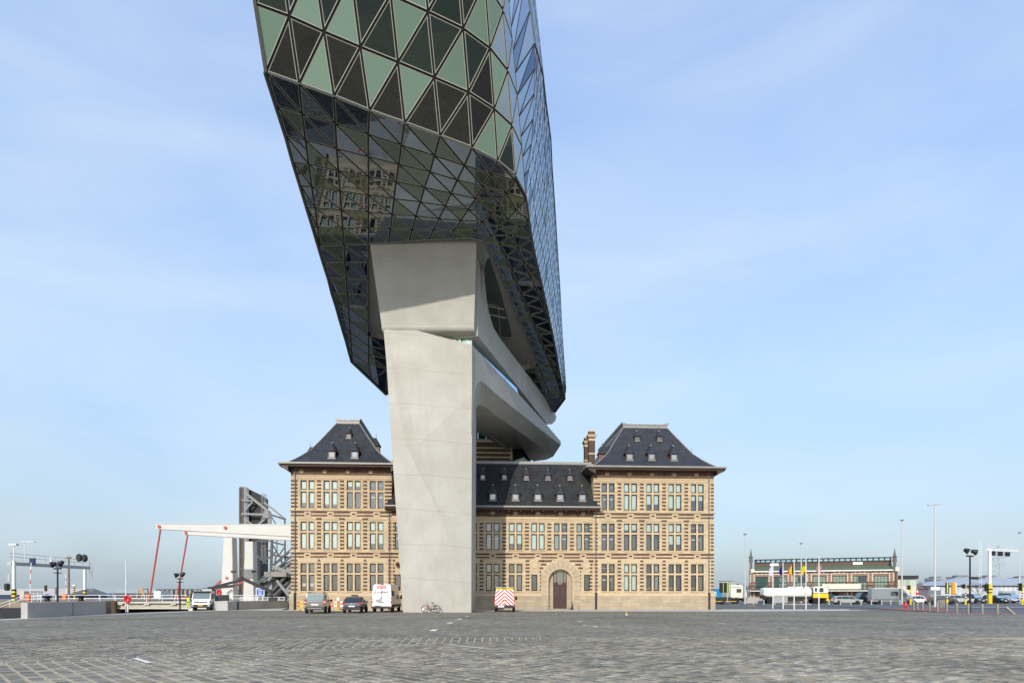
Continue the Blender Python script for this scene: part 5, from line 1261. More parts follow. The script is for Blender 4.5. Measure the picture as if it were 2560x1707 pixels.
def wheel(parent, x, y, r, w=0.22, rim=None, rz=0.0):
    key = (round(r, 3), round(w, 3), (rim or m_alloy).name)
    if key not in WCACHE:
        q = MB(); q.lathe((0, 0, 0), [(r * .62, -w / 2), (r * .93, -w / 2), (r, -w * .36), (r, w * .36), (r * .93, w / 2), (r * .62, w / 2)], 18, axis='x')
        t = q.mesh('tyre', m_tyre, smooth=True)
        q = MB(); q.lathe((0, 0, 0), [(0.02, -w * .40), (r * .2, -w * .44), (r * .3, -w * .34), (r * .64, -w * .46), (r * .64, w * .46), (r * .3, w * .34), (r * .2, w * .44), (0.02, w * .40)], 18, axis='x')
        for k in range(5):
            a = 2 * PI * k / 5
            for s in (-1, 1): q.beam((s * w * .41, r * .15 * math.cos(a), r * .15 * math.sin(a)), (s * w * .43, r * .6 * math.cos(a), r * .6 * math.sin(a)), 0.05, 0.03, up=(1, 0, 0))
        WCACHE[key] = (t, q.mesh('rim', rim or m_alloy, smooth=True))
    e = bpy.data.objects.new('wheel', None); COL.objects.link(e); e.parent = parent; e.location = (x, y, r); e.rotation_euler = (0, 0, rz); e.empty_display_size = .2
    link('tyre', WCACHE[key][0], e); link('rim', WCACHE[key][1], e)
class Shell:
    """car body: side outline (y, z) pushed out to a half-width that tapers above the belt and rounds at the ends"""
    def __init__(s, prof, hw, belt, top, tuck, ends=0.12, y0=None, y1=None):
        s.prof, s.hw, s.belt, s.top, s.tuck, s.ends = prof, hw, belt, top, tuck, ends
        ys = [p[0] for p in prof]; s.y0 = min(ys) if y0 is None else y0; s.y1 = max(ys) if y1 is None else y1
    def half(s, y, z):
        h = s.hw - s.tuck * max(0, (z - s.belt) / (s.top - s.belt))
        if z < s.belt * .45: h -= 0.05 * (1 - z / (s.belt * .45))
        d = min(y - s.y0, s.y1 - y); L = 0.55
        if d < L: h -= s.ends * (1 - d / L) ** 2
        return h
    def body(s, mat, parent, bevel=0.045, name='body'):
        q = MB(); n = len(s.prof)
        vs = [(-s.half(y, z), y, z) for y, z in s.prof] + [(s.half(y, z), y, z) for y, z in s.prof]
        q.add(vs, [tuple(range(n)), tuple(range(2 * n - 1, n - 1, -1))] + [(i, n + i, n + (i + 1) % n, (i + 1) % n) for i in range(n)])
        return q.build(name, mat, parent, bevel=bevel, smooth=True)
    def side(s, name, poly, mat, parent, off=0.012, sides=(-1, 1)):
        for sg in sides:
            q = MB(); q.add([(sg * (s.half(y, z) + off), y, z) for y, z in poly], [tuple(range(len(poly)))]); q.build(name, mat, parent)
    def end(s, name, a, b, fa, fb, mat, parent, nrm=-1, off=0.012, x0=-1, x1=1):
        """panel on the end slope from (y,z)=a up to b; fa, fb: share of the half width"""
        d = Vector((0, b[0] - a[0], b[1] - a[1])).normalized(); n = Vector((0, -d.z, d.y)) if nrm < 0 else Vector((0, d.z, -d.y))
        q = MB(); vs = []
        ha, hb_ = s.half(*a) * fa, s.half(*b) * fb
        for p, h in ((a, ha), (b, hb_)):
            for x in (x0, x1): vs.append(Vector((x * h, p[0], p[1])) + n * off)
        q.add([vs[0], vs[1], vs[3], vs[2]], [(0, 1, 2, 3)]); return q.build(name, mat, parent)
def pads(parent, name, mat, items, bevel=0.0):
    for it in items:
        q = MB(); q.bx(*it); q.build(name, mat, parent, bevel=bevel)
def ground_at(px, py): Y = 2902.0 / (py - HOR); return (GX(px, Y), Y, 0.0)

# grey family van, seen from behind
x, y, _ = ground_at(778, 1533)
v = thing('family_van', 'grey-brown family van with roof rails parked leftmost before the brick building', 'car', (x, y + 2.2, 0.0), R(8))
S = Shell([(-2.18, .32), (-2.22, .62), (-2.2, 1.0), (-2.12, 1.08), (-1.93, 1.72), (-1.75, 1.80), (0.2, 1.80), (0.55, 1.72), (1.25, 1.12), (2.0, .92), (2.2, .62), (2.2, .3)], .90, 1.0, 1.8, .17, .10)
pm = paint('paint_greige', (0.20, 0.185, 0.165), 0.5)
S.body(pm, v, .06)
S.end('rear_window', (-2.10, 1.12), (-1.955, 1.66), .80, .86, g_car_l, v)
S.side('side_window', [(-1.85, 1.12), (-1.0, 1.12), (-1.0, 1.6), (-1.75, 1.6)], g_car, v); S.side('side_window', [(-.9, 1.1), (0.0, 1.1), (0.0, 1.6), (-.9, 1.6)], g_car, v); S.side('side_window', [(0.1, 1.1), (0.95, 1.1), (0.5, 1.58), (.1, 1.6)], g_car, v)
S.end('windscreen', (1.25, 1.13), (.58, 1.70), .85, .85, g_car, v, 1)
pads(v, 'bumper', m_plast, [(-.86, .86, -2.30, -2.1, .30, .55)], .03); pads(v, 'bumper_strip', m_alloy, [(-.6, .6, -2.32, -2.29, .42, .47)])
pads(v, 'tail_lamp', m_tail, [(-.90, -.76, -2.22, -2.05, .78, 1.22), (.76, .90, -2.22, -2.05, .78, 1.22)], .02)
pads(v, 'reverse_lamp', m_head, [(-.885, -.775, -2.226, -2.1, .94, 1.05), (.775, .885, -2.226, -2.1, .94, 1.05)])
pads(v, 'number_plate', m_plate, [(-.30, .30, -2.235, -2.2, .72, .84)]); pads(v, 'roof_rail', m_plast, [(-.66, -.60, -1.6, .2, 1.82, 1.88), (.60, .66, -1.6, .2, 1.82, 1.88)], .02)
pads(v, 'mirror', m_plast, [(-1.12, -.92, .75, .9, 1.02, 1.22), (.92, 1.12, .75, .9, 1.02, 1.22)], .03)
for sx in (-1, 1):
    for yy in (-1.4, 1.35): wheel(v, sx * .80, yy, .32)
# dark hatchback with a sign on its roof
x, y, _ = ground_at(876, 1532)
v = thing('hatchback', 'dark blue-grey hatchback with a black roof sign between family van and white van', 'car', (x, y + 2.0, 0), R(3))
S = Shell([(-1.95, .3), (-2.02, .6), (-1.98, .86), (-1.88, .95), (-1.45, 1.34), (-1.1, 1.45), (-.1, 1.46), (.35, 1.38), (1.05, .95), (1.85, .76), (2.03, .55), (2.03, .28)], .86, .9, 1.46, .22, .14)
S.body(paint('paint_slate', (0.050, 0.062, 0.075), 0.3), v, .06)
S.end('rear_window', (-1.86, .99), (-1.49, 1.32), .74, .80, g_car, v); S.end('windscreen', (1.05, .97), (.38, 1.37), .85, .82, g_car, v, 1)
S.side('side_window', [(-1.55, .98), (-.5, .96), (-.5, 1.36), (-1.15, 1.36)], g_car, v); S.side('side_window', [(-.42, .96), (.75, .95), (.3, 1.32), (-.42, 1.36)], g_car, v)
pads(v, 'bumper', m_plast, [(-.78, .78, -2.06, -1.9, .28, .46)], .03); pads(v, 'number_plate', m_plate, [(-.27, .27, -2.03, -1.99, .56, .67)])
pads(v, 'tail_lamp', m_tail, [(-.84, -.52, -2.0, -1.8, .80, .94), (.52, .84, -2.0, -1.8, .80, .94), (-.74, -.58, -2.07, -2.0, .40, .46), (.58, .74, -2.07, -2.0, .40, .46)], .02)
pads(v, 'roof_sign', m_plast, [(-.28, .36, -.6, -.5, 1.48, 1.62)], .01); pads(v, 'badge', m_alloy, [(-.05, .05, -2.03, -1.99, .78, .86)])
pads(v, 'mirror', m_plast, [(-1.04, -.88, .6, .75, .92, 1.06), (.88, 1.04, .6, .75, .92, 1.06)], .03)
for sx in (-1, 1):
    for yy in (-1.28, 1.27): wheel(v, sx * .76, yy, .30)
# white high-roofed van with lettering
x, y, _ = ground_at(953, 1530)
v = thing('delivery_van', 'white high-roof delivery van with red and black lettering, half behind the concrete pier', 'van', (x, y + 2.95, 0), R(0.5))
S = Shell([(-2.9, .36), (-2.95, .6), (-2.93, 1.2), (-2.80, 2.45), (-2.62, 2.60), (1.2, 2.60), (1.62, 2.42), (2.25, 1.35), (2.85, 1.05), (2.98, .65), (2.98, .32)], .97, 1.1, 2.6, .16, .06)
S.body(paint('paint_white', (0.78, 0.77, 0.74)), v, .07)
S.end('windscreen', (2.23, 1.4), (1.68, 2.3), .88, .85, g_car, v, 1); S.side('side_window', [(1.2, 1.35), (2.05, 1.35), (1.72, 1.95), (1.2, 1.98)], g_car, v)
def vx(zz): return -2.93 + (zz - 1.2) * .104 - .02
q = MB(); q.add([(-.46, vx(2.18), 2.18), (.42, vx(2.18), 2.18), (.40, vx(2.52) + .03, 2.50), (-.44, vx(2.52) + .03, 2.50)], [(0, 1, 2, 3)]); q.build('red_panel', M('van_red', (0.62, 0.03, 0.03), .4), v)
m_ink = M('print_grey', (0.10, 0.10, 0.105), 0.5); m_red = M('print_red', (0.6, 0.05, 0.04), 0.5)
text_mesh('lettering', 'xcellent', .33, m_ink, v, (.06, vx(1.88) - .005, 1.88), (R(90 - 6), 0, 0), .003, shear=.25, bold=.004)
text_mesh('lettering', 'E', .42, m_red, v, (-.60, vx(1.86) - .005, 1.86), (R(90 - 6), 0, 0), .003, shear=.15, bold=.006)
text_mesh('lettering', 'Excellent', .14, m_plate, v, (-.02, vx(2.30) - .008, 2.29), (R(90 - 6), 0, 0), .003)
for poly, mt in (([(-.50, .98), (-.02, .86), (-.02, 1.26), (-.52, 1.20)], M('print_mid', (0.28, .27, .25), .5)), ([(-.02, .86), (.0, .86), (.0, 1.26), (-.02, 1.26)], M('print_blue', (.35, .42, .7), .5)), ([(-.15, 1.33), (.05, 1.42), (.05, 1.30), (.5, 1.29), (.5, 1.26), (-.05, 1.28)], m_ink), ([(.03, 1.0), (.22, 1.01), (.24, .94), (.06, .93)], m_ink), ([(-.62, .62), (-.1, .64), (-.1, .58), (-.62, .58)], m_ink), ([(-.5, 1.45), (-.28, 1.45), (-.28, 1.44), (-.5, 1.44)], m_ink), ([(-.40, 1.54), (-.385, 1.54), (-.385, 1.3), (-.40, 1.3)], m_ink)):
    q = MB(); q.add([(a, vx(b) - .004, b) for a, b in poly], [tuple(range(len(poly)))]); q.build('print', mt, v)
q = MB(); q.bx(-.008, .008, -2.955, -2.9, .5, 2.4); q.build('door_gap', m_plast, v)
pads(v, 'bumper', m_plast, [(-.95, .95, -3.03, -2.85, .36, .56)], .03); pads(v, 'tail_lamp', m_tail, [(-.96, -.86, -2.97, -2.8, .85, 1.35), (.86, .96, -2.97, -2.8, .85, 1.35), (-.90, -.72, -3.05, -3.0, .47, .56), (.72, .90, -3.05, -3.0, .47, .56)], .015)
pads(v, 'reverse_lamp', m_head, [(-.955, -.865, -2.975, -2.9, 1.10, 1.19), (.865, .955, -2.975, -2.9, 1.10, 1.19)]); pads(v, 'number_plate', m_plate, [(-.62, -.12, -2.965, -2.94, .46, .57)])
pads(v, 'brake_lamp', m_plast, [(-.12, .12, -2.72, -2.62, 2.58, 2.65)]); pads(v, 'mirror', m_plast, [(-1.25, -1.0, 1.7, 1.85, 1.2, 1.6), (1.0, 1.25, 1.7, 1.85, 1.2, 1.6)], .03)
S.side('side_print', [(-2.3, 1.5), (-1.2, 1.5), (-1.2, 2.0), (-2.3, 2.0)], m_ink, v, sides=(1,)); S.side('side_trim', [(-2.8, .5), (2.6, .5), (2.6, .72), (-2.8, .72)], m_plast, v)
for sx in (-1, 1):
    for yy in (-1.9, 1.85): wheel(v, sx * .84, yy, .34, .24)
# yellow service van with chevrons
x, y, _ = ground_at(1262, 1528.5)
v = thing('service_van', 'yellow service van with red and white chevrons on its rear doors', 'van', (x, y + 2.5, 0), R(-0.5))
S = Shell([(-2.42, .40), (-2.47, .6), (-2.45, 1.1), (-2.36, 2.12), (-2.2, 2.25), (.7, 2.25), (1.1, 2.12), (1.75, 1.3), (2.4, 1.05), (2.5, .6), (2.5, .35)], .985, 1.0, 2.25, .14, .05)
S.body(paint('paint_yellow', (0.80, 0.55, 0.02)), v, .06)
m_chw = M('chevron_white', (0.82, 0.80, 0.78), .45, var=.04); m_chr = M('chevron_red', (0.66, 0.02, 0.04), .45, var=.04)
def sy(z): return -2.45 + (z - 1.1) * .088 - .014
def clip(poly, f, keep):
    out = []
    for i in range(len(poly)):
        a, b = poly[i], poly[(i + 1) % len(poly)]; fa, fb = f(a) - keep, f(b) - keep
        if fa >= 0: out.append(a)
        if fa * fb < 0: t = fa / (fa - fb); out.append((a[0] + (b[0] - a[0]) * t, a[1] + (b[1] - a[1]) * t))
    return out
for sx in (-1, 1):
    door = [(sx * .015, .64), (sx * .93, .64), (sx * .89, 1.15), (sx * .83, 2.06), (sx * .015, 2.12)]
    if sx < 0: door = door[::-1]
    q = MB(); q.add([(a, sy(b), b) for a, b in door], [tuple(range(len(door)))]); d = q.build('rear_door', m_chw, v)
    for k in range(8):
        f = lambda p: p[1] + abs(p[0]) * 0.9
        lo = .72 + k * .345; s_ = clip(door, f, lo); s_ = clip(s_, lambda p: -f(p), -(lo + .165)) if len(s_) > 2 else []
        if len(s_) > 2: q = MB(); q.add([(a, sy(b) - .006, b) for a, b in s_], [tuple(range(len(s_)))]); q.build('chevron', m_chr, d)
    q = MB(); q.bx(sx * .14 - .07, sx * .14 + .07, -2.50, -2.46, 1.10, 1.16); q.build('door_handle', m_plast, d)
pads(v, 'bumper', m_plast, [(-.98, .98, -2.58, -2.4, .34, .64)], .04); pads(v, 'number_plate', m_plate, [(-.62, -.04, -2.595, -2.57, .44, .60)])
pads(v, 'tail_lamp', m_tail, [(-.985, -.93, -2.47, -2.3, .85, 1.3), (.93, .985, -2.47, -2.3, .85, 1.3), (-.72, -.60, -2.595, -2.57, .36, .41), (.60, .72, -2.595, -2.57, .36, .41)], .01)
pads(v, 'fog_lamp', m_amber, [(-.95, -.84, -2.595, -2.57, .56, .64), (.84, .95, -2.595, -2.57, .56, .64)], .01)
pads(v, 'mirror', m_plast, [(-1.20, -.99, 1.25, 1.4, 1.1, 1.45), (.99, 1.20, 1.25, 1.4, 1.1, 1.45)], .03); pads(v, 'brake_lamp', m_plast, [(-.2, .2, -2.33, -2.25, 2.19, 2.24)])
q = MB()
for yy in (-2.0, -.6): q.bx(-.86, .86, yy - .03, yy + .03, 2.33, 2.37); q.bx(-.8, -.77, yy - .03, yy + .03, 2.22, 2.34); q.bx(.77, .8, yy - .03, yy + .03, 2.22, 2.34)
q.bx(-.86, -.83, -2.0, -.2, 2.36, 2.40); q.bx(.83, .86, -2.0, -.2, 2.36, 2.40); q.build('roof_rack', m_alloy, v)
S.end('windscreen', (1.73, 1.34), (1.13, 2.08), .86, .84, g_car, v, 1); S.side('side_window', [(.6, 1.3), (1.6, 1.3), (1.2, 1.9), (.6, 1.92)], g_car, v)
for sx in (-1, 1):
    for yy in (-1.55, 1.55): wheel(v, sx * .86, yy, .33, .24)
# white lorry with folded loading crane, facing the viewer
x, y, _ = ground_at(500, 1525.5)
v = thing('crane_lorry', 'white lorry with dark folded loading crane beside the concrete quay wall', 'truck', (x, y + 0.9, 0), R(180 + 6))
S = Shell([(-.75, .55), (-.75, 1.95), (-.6, 2.02), (.35, 2.02), (.55, 1.95), (.88, 1.15), (.95, .95), (.95, .48)], .97, 1.1, 2.02, .09, .06)
S.body(paint('lorry_white', (0.78, 0.78, 0.76)), v, .06)
S.end('windscreen', (.88, 1.20), (.60, 1.86), .90, .93, g_car_l, v, 1); S.side('side_window', [(-.2, 1.2), (.65, 1.2), (.45, 1.8), (-.2, 1.8)], g_car, v)
pads(v, 'bumper', m_plast, [(-.98, .98, .7, 1.05, .30, .62)], .04); pads(v, 'grille', m_plast, [(-.66, .66, .93, .98, .82, 1.0)], .02); pads(v, 'head_lamp', m_head, [(-.92, -.68, 1.0, 1.07, .44, .56), (.68, .92, 1.0, 1.07, .44, .56)], .02)
pads(v, 'corner_slot', m_plast, [(-.93, -.84, .90, .96, .78, 1.06), (.84, .93, .90, .96, .78, 1.06)]); pads(v, 'number_plate', M('plate_amber', (.75, .42, .02), .5), [(-.24, .24, 1.05, 1.07, .47, .56)])
pads(v, 'sun_visor', m_plast, [(-.84, .84, .40, .75, 1.86, 2.0)], .02); pads(v, 'light_bar', m_head, [(-.8, .2, -.1, .15, 2.08, 2.18)], .02); pads(v, 'beacon', m_amber, [(.72, .82, 0, .1, 2.04, 2.14), (-.82, -.72, 0, .1, 2.04, 2.14)])
pads(v, 'mirror', m_plast, [(-1.22, -1.0, .5, .6, 1.25, 1.75), (1.0, 1.22, .5, .6, 1.25, 1.75)], .03)
pads(v, 'load_bed', M('bed_grey', (.18, .2, .21), .6), [(-1.0, 1.0, -5.2, -1.5, .95, 1.6)]); pads(v, 'chassis', m_plast, [(-.5, .5, -5.2, .5, .5, .8)])
q = MB(); q.bx(-.5, .5, -1.45, -.9, .8, 2.3); q.beam((0, -1.2, 2.3), (-2.6, -1.4, 2.55), .3, .28); q.beam((-.6, -1.2, 2.42), (-3.6, -1.5, 3.25), .26, .26); q.beam((-3.5, -1.5, 3.3), (-6.4, -1.7, 1.95), .36, .34); q.beam((-6.4, -1.7, 2.05), (-6.45, -1.7, 1.2), .22, .22); q.bx(-6.9, -6.1, -1.95, -1.5, .95, 1.35); q.beam((-1.7, -1.2, 2.5), (-3.3, -1.4, 2.7), .1, .1); q.build('crane_arm', m_iron, v)
for sx in (-1, 1):
    for yy in (.2, -3.9): wheel(v, sx * .82, yy, .40, .26)

# ---- the right-hand side: parked cars, vans and lorries
def car_side(name, label, cat, px0, px1, Y, mat, kind='wagon', rz=-90.0, facing=1, hscale=1.0, group=None):
    L = (px1 - px0) / FPX * Y; cx_ = GX((px0 + px1) / 2, Y)
    v = thing(name, label, cat, (cx_, Y, 0), R(rz), group); h = hscale
    if kind == 'wagon': P = [(-.5, .3), (-.5, .62), (-.47, .9), (-.38, 1.32), (-.30, 1.42), (.02, 1.44), (.14, 1.38), (.28, .98), (.45, .78), (.5, .6), (.5, .28)]; SW = [[(-.42, .98), (-.22, .96), (-.22, 1.33), (-.34, 1.33)], [(-.2, .96), (.02, .95), (.02, 1.35), (-.2, 1.35)], [(.04, .95), (.25, .93), (.13, 1.30), (.04, 1.35)]]; wy = (-.31, .31)
    elif kind == 'suv': P = [(-.5, .38), (-.5, .75), (-.48, 1.0), (-.42, 1.5), (-.36, 1.6), (.02, 1.62), (.14, 1.52), (.26, 1.1), (.45, .95), (.5, .75), (.5, .35)]; SW = [[(-.44, 1.08), (-.24, 1.06), (-.24, 1.5), (-.38, 1.5)], [(-.22, 1.06), (0, 1.05), (0, 1.52), (-.22, 1.52)], [(.02, 1.05), (.23, 1.05), (.13, 1.46), (.02, 1.52)]]; wy = (-.31, .31)
    else: P = [(-.5, .36), (-.5, 1.2), (-.485, 2.4), (-.46, 2.5), (.18, 2.5), (.24, 2.4), (.36, 1.45), (.47, 1.15), (.5, .8), (.5, .34)]; SW = [[(-.05, 1.35), (.13, 1.35), (.13, 2.0), (-.05, 2.0)], [(.16, 1.32), (.33, 1.32), (.25, 1.85), (.16, 1.95)]]; wy = (-.30, .36)
    P = [(a * L, b * h) for a, b in P]; tp = max(b for a, b in P)
    S = Shell(P, .88 if kind != 'van' else .98, (1.0 if kind != 'van' else 1.25) * h, tp, .2 if kind != 'van' else .12, .12)
    S.body(mat, v, .05)
    for w in SW: S.side('side_window', [(a * L, b * h) for a, b in w], g_car, v)
    ia = 7 if kind != 'van' else 6
    fa, fb = P[ia], P[ia - 1]
    S.end('windscreen', (fa[0] * .99, fa[1] + .03), (fb[0] * 1.01, fb[1] - .03), .86, .84, g_car_l, v, 1)
    if kind != 'van': S.end('rear_window', (P[2][0] * .99, P[2][1] + .05), (P[3][0], P[3][1] - .03), .8, .8, g_car, v)
    yf, yb = P[-1][0], P[0][0]
    pads(v, 'bumper', m_plast, [(-.8, .8, yf - .1, yf + .06, .26, .46), (-.8, .8, yb - .06, yb + .1, .28, .48)], .03)
    zl = .68 * h if kind == 'wagon' else .82 * h
    pads(v, 'head_lamp', m_head, [(-.82, -.5, yf - .18, yf + .02, zl - .07, zl + .08), (.5, .82, yf - .18, yf + .02, zl - .07, zl + .08)], .02)
    pads(v, 'tail_lamp', m_tail, [(-.86, -.62, yb - .02, yb + .15, zl, zl + .2), (.62, .86, yb - .02, yb + .15, zl, zl + .2)], .02)
    pads(v, 'number_plate', m_plate, [(-.26, .26, yf + .05, yf + .07, .38, .49)])
    pads(v, 'mirror', mat, [(-1.05, -.88, fa[0] - .35, fa[0] - .2, fa[1], fa[1] + .15), (.88, 1.05, fa[0] - .35, fa[0] - .2, fa[1], fa[1] + .15)], .03)
    for sx in (-1, 1):
        for f in wy: wheel(v, sx * .78, f * L, .33)
    return v, S, L
p_silver = paint('paint_silver', (0.50, 0.52, 0.54), 0.55); p_dkblue = paint('paint_midnight', (0.010, 0.012, 0.022)); p_black = paint('paint_black', (0.008, 0.009, 0.014))
p_grey = paint('paint_mid_grey', (0.24, 0.26, 0.29), 0.5); p_white = paint('paint_pearl', (0.75, 0.76, 0.77)); p_steel = paint('paint_steel_van', (0.30, 0.335, 0.36), 0.45); p_dsuv = paint('paint_charcoal', (0.045, 0.05, 0.06), .3)
car_side('estate_car', 'silver estate car parked behind the steel bollards beside a black van', 'car', 2081, 2151, 113.5, p_silver, 'wagon', -95, hscale=.98)
car_side('people_carrier', 'black people carrier mostly hidden between yellow lorry cab and silver estate car', 'car', 2046, 2102, 121, p_black, 'suv', -92, hscale=1.02)
car_side('black_van', 'black van with its nose behind the grey high-roof van', 'van', 2134, 2190, 121.5, p_dkblue, 'van', 95, hscale=.78)
v, S, L = car_side('grey_van', 'grey high-roof van with white roof edge parked behind the bollards', 'van', 2176, 2277, 115.5, p_steel, 'van', -96, hscale=1.05)
pads(v, 'roof_panel', M('roof_white', (.72, .72, .68), .5), [(-.8, .8, -L * .45, L * .17, 2.60, 2.70)], .02); pads(v, 'door_handle', m_plast, [(.97, 1.0, L * .08, L * .10, 1.1, 1.25), (.97, 1.0, L * .14, L * .16, 1.1, 1.25)]); S.side('side_trim', [(-L * .45, .72), (L * .4, .72), (L * .4, .80), (-L * .45, .80)], m_plast, v)
car_side('white_car', 'white car just right of the grey van and the red hydrant', 'car', 2272, 2319, 118, p_white, 'wagon', -100, hscale=1.0)
car_side('grey_hatchback', 'dark grey car behind the clustered bollards and the tall twin-headed lamp post', 'car', 2322, 2388, 112, p_dsuv, 'suv', -112, hscale=.92)
car_side('silver_suv', 'silver car seen between two yellow traffic signal posts', 'car', 2366, 2427, 118, p_silver, 'suv', -100, hscale=.95)
def car_front(name, label, px, Y, mat, w=1.8, h=1.5):
    v = thing(name, label, 'car', (GX(px, Y), Y + 2.0, 0), R(180 + 12))
    S = Shell([(-2.1, .3), (-2.1, .8), (-1.9, 1.3 * h / 1.5), (-1.6, h), (.3, h), (.6, h - .08), (1.25, .95), (2.0, .8), (2.15, .55), (2.15, .28)], w / 2, .95, h, .2, .14)
    S.body(mat, v, .05); S.end('windscreen', (1.22, .99), (.64, h - .1), .88, .84, g_car, v, 1); S.side('side_window', [(-1.5, 1.0), (.9, 1.0), (.5, h - .12), (-1.4, h - .1)], g_car, v)
    pads(v, 'head_lamp', m_head, [(-w / 2 + .05, -.5, 1.95, 2.15, .62, .74), (.5, w / 2 - .05, 1.95, 2.15, .62, .74)], .02); pads(v, 'bumper', m_plast, [(-.8, .8, 2.0, 2.2, .25, .45)], .03); pads(v, 'number_plate', m_plate, [(-.26, .26, 2.19, 2.22, .42, .53)])
    pads(v, 'mirror', mat, [(-w / 2 - .16, -w / 2, .8, .9, .98, 1.1), (w / 2, w / 2 + .16, .8, .9, .98, 1.1)], .02)
    for sx in (-1, 1):
        for yy in (-1.3, 1.3): wheel(v, sx * (w / 2 - .12), yy, .33)
car_front('dark_jeep', 'dark off-road car facing the viewer right of the black floodlight post', 2451, 122, p_dsuv, 1.85, 1.72); car_front('dark_saloon', 'dark car facing the viewer in front of the loading bay, right of the gantry post', 2507, 124, p_dkblue, 1.8, 1.5)
car_front('pale_car', 'small pale car between the dark car and the blue-green van at the right edge', 2531, 128, p_silver, 1.7, 1.45); car_front('teal_van', 'blue-green van facing the viewer close to the right edge', 2544, 130, paint('paint_teal', (.02, .09, .11)), 1.8, 1.85)
car_front('parked_saloon', 'grey saloon parked far back left of the black floodlight post', 2416, 134, p_grey, 1.8, 1.45)
# tanker lorry
Y = 121.0; s_ = Y / FPX
v = thing('tanker_lorry', 'white fuel tanker lorry with yellow and white cab and red diamond sign', 'truck', (GX(1904, Y), Y, 0), R(-2))
m_tank = paint('tank_white', (0.80, 0.79, 0.76)); p_yel = paint('cab_yellow', (0.78, 0.58, 0.02)); m_steel = M('brushed_steel', (.42, .43, .44), .4, metal=.5)
L = (2022 - 1904) * s_; zt, zb = ZY(1468.5, Y), ZY(1493, Y)
ring = lambda k: [(0, 0, 0)]
q = MB(); rings = []
for xx, f in ((0.0, .55), (.06, .92), (.2, 1.0), (L - .2, 1.0), (L - .06, .92), (L, .55)):
    rr = []
    for k in range(20):
        t = 2 * PI * k / 20; c_, sn = math.cos(t), math.sin(t); sg = lambda a: math.copysign(abs(a) ** .62, a)
        rr.append((xx, 1.2 * f * sg(c_), (zt + zb) / 2 + (zt - zb) / 2 * f * sg(sn)))
    rings.append(rr)
q.loft(rings); q.build('tank', m_tank, v, smooth=True)
pads(v, 'hatch', m_tank, [(a * s_ * 1.0, b * s_, -.3, .3, zt, zt + .2) for a, b in ((64, 78), (84, 100), (106, 116))], .03)
pads(v, 'side_skirt', m_steel, [(22 * s_, 58 * s_, -1.2, -1.14, ZY(1506, Y), ZY(1491, Y))]); pads(v, 'chassis', m_plast, [(6 * s_, L + 1.2, -.6, .6, .75, 1.05)]); pads(v, 'under_box', m_plast, [(62 * s_, 98 * s_, -1.05, -.6, .45, .9)])
q = MB(); q.add([(102.5 * s_, -1.22, 1.62), (105.5 * s_, -1.22, 1.85), (102.5 * s_, -1.22, 2.08), (99.5 * s_, -1.22, 1.85)], [(0, 1, 2, 3)]); q.build('hazard_sign', m_tail, v)
pads(v, 'rear_gear', m_plast, [(0.0, .5, -1.1, 1.1, .9, 1.5), (9 * s_, 20 * s_, -1.2, -1.0, 1.0, 1.25)])
m_rimw = M('rim_pale', (.55, .55, .53), .5, metal=.3)
for xx in (15, 128):
    for sx in (-1, 1): wheel(v, xx * s_, sx * .98, .52, .32, m_rimw, PI / 2)
# cab of the tanker: white over yellow
c0, c1 = 121 * s_, 158 * s_
def cabshell(mb, x0, x1, z0, z1, hw, slope): mb.prism([(x0, z0), (x1, z0), (x1, z0 + (z1 - z0) * .45), (x1 - slope, z1 - .08), (x1 - slope - .2, z1), (x0, z1)], -hw, hw, 'y'); return mb
q = MB(); cabshell(q, c0, c1, 1.0, 1.85, 1.15, 0.03); q.build('cab_lower', p_yel, v, bevel=.05); q = MB(); cabshell(q, c0 + .05, c1 - .02, 1.85, 3.0, 1.13, .18); q.build('cab', m_tank, v, bevel=.06)
q = MB(); q.bx(c0 + .02, c1 - .04, -1.165, 1.165, 1.84, 1.93); q.build('cab_stripe', M('stripe_green', (.02, .14, .12), .4), v)
pads(v, 'side_window', g_car, [(c0 + .25, c0 + .65, -1.155, -1.1, 2.15, 2.75), (c0 + .95, c0 + 1.75, -1.155, -1.1, 2.05, 2.75)])
q = MB(); q.add([(c1 - .005, -1.0, 2.05), (c1 - .005, 1.0, 2.05), (c1 - .10, 1.0, 2.85), (c1 - .10, -1.0, 2.85)], [(0, 1, 2, 3)]); q.build('windscreen', g_car_l, v)
pads(v, 'bumper', p_yel, [(c1 - .3, c1 + .08, -1.15, 1.15, .45, .95)], .04); pads(v, 'grille', m_plast, [(c1 - .02, c1 + .02, -.9, .9, 1.05, 1.7)]); pads(v, 'head_lamp', m_head, [(c1 - .1, c1 + .1, -1.1, -.7, .62, .85), (c1 - .1, c1 + .1, .7, 1.1, .62, .85)], .03); pads(v, 'sun_visor', m_plast, [(c1 - .22, c1 + .1, -1.05, 1.05, 2.88, 2.98)])
pads(v, 'exhaust_rack', m_plast, [(c0 - .35, c0 - .1, -1.0, 1.0, 1.0, 2.7)]); pads(v, 'beacon', m_tail, [(c0 + .1, c0 + .3, -.9, -.7, 3.0, 3.14)])
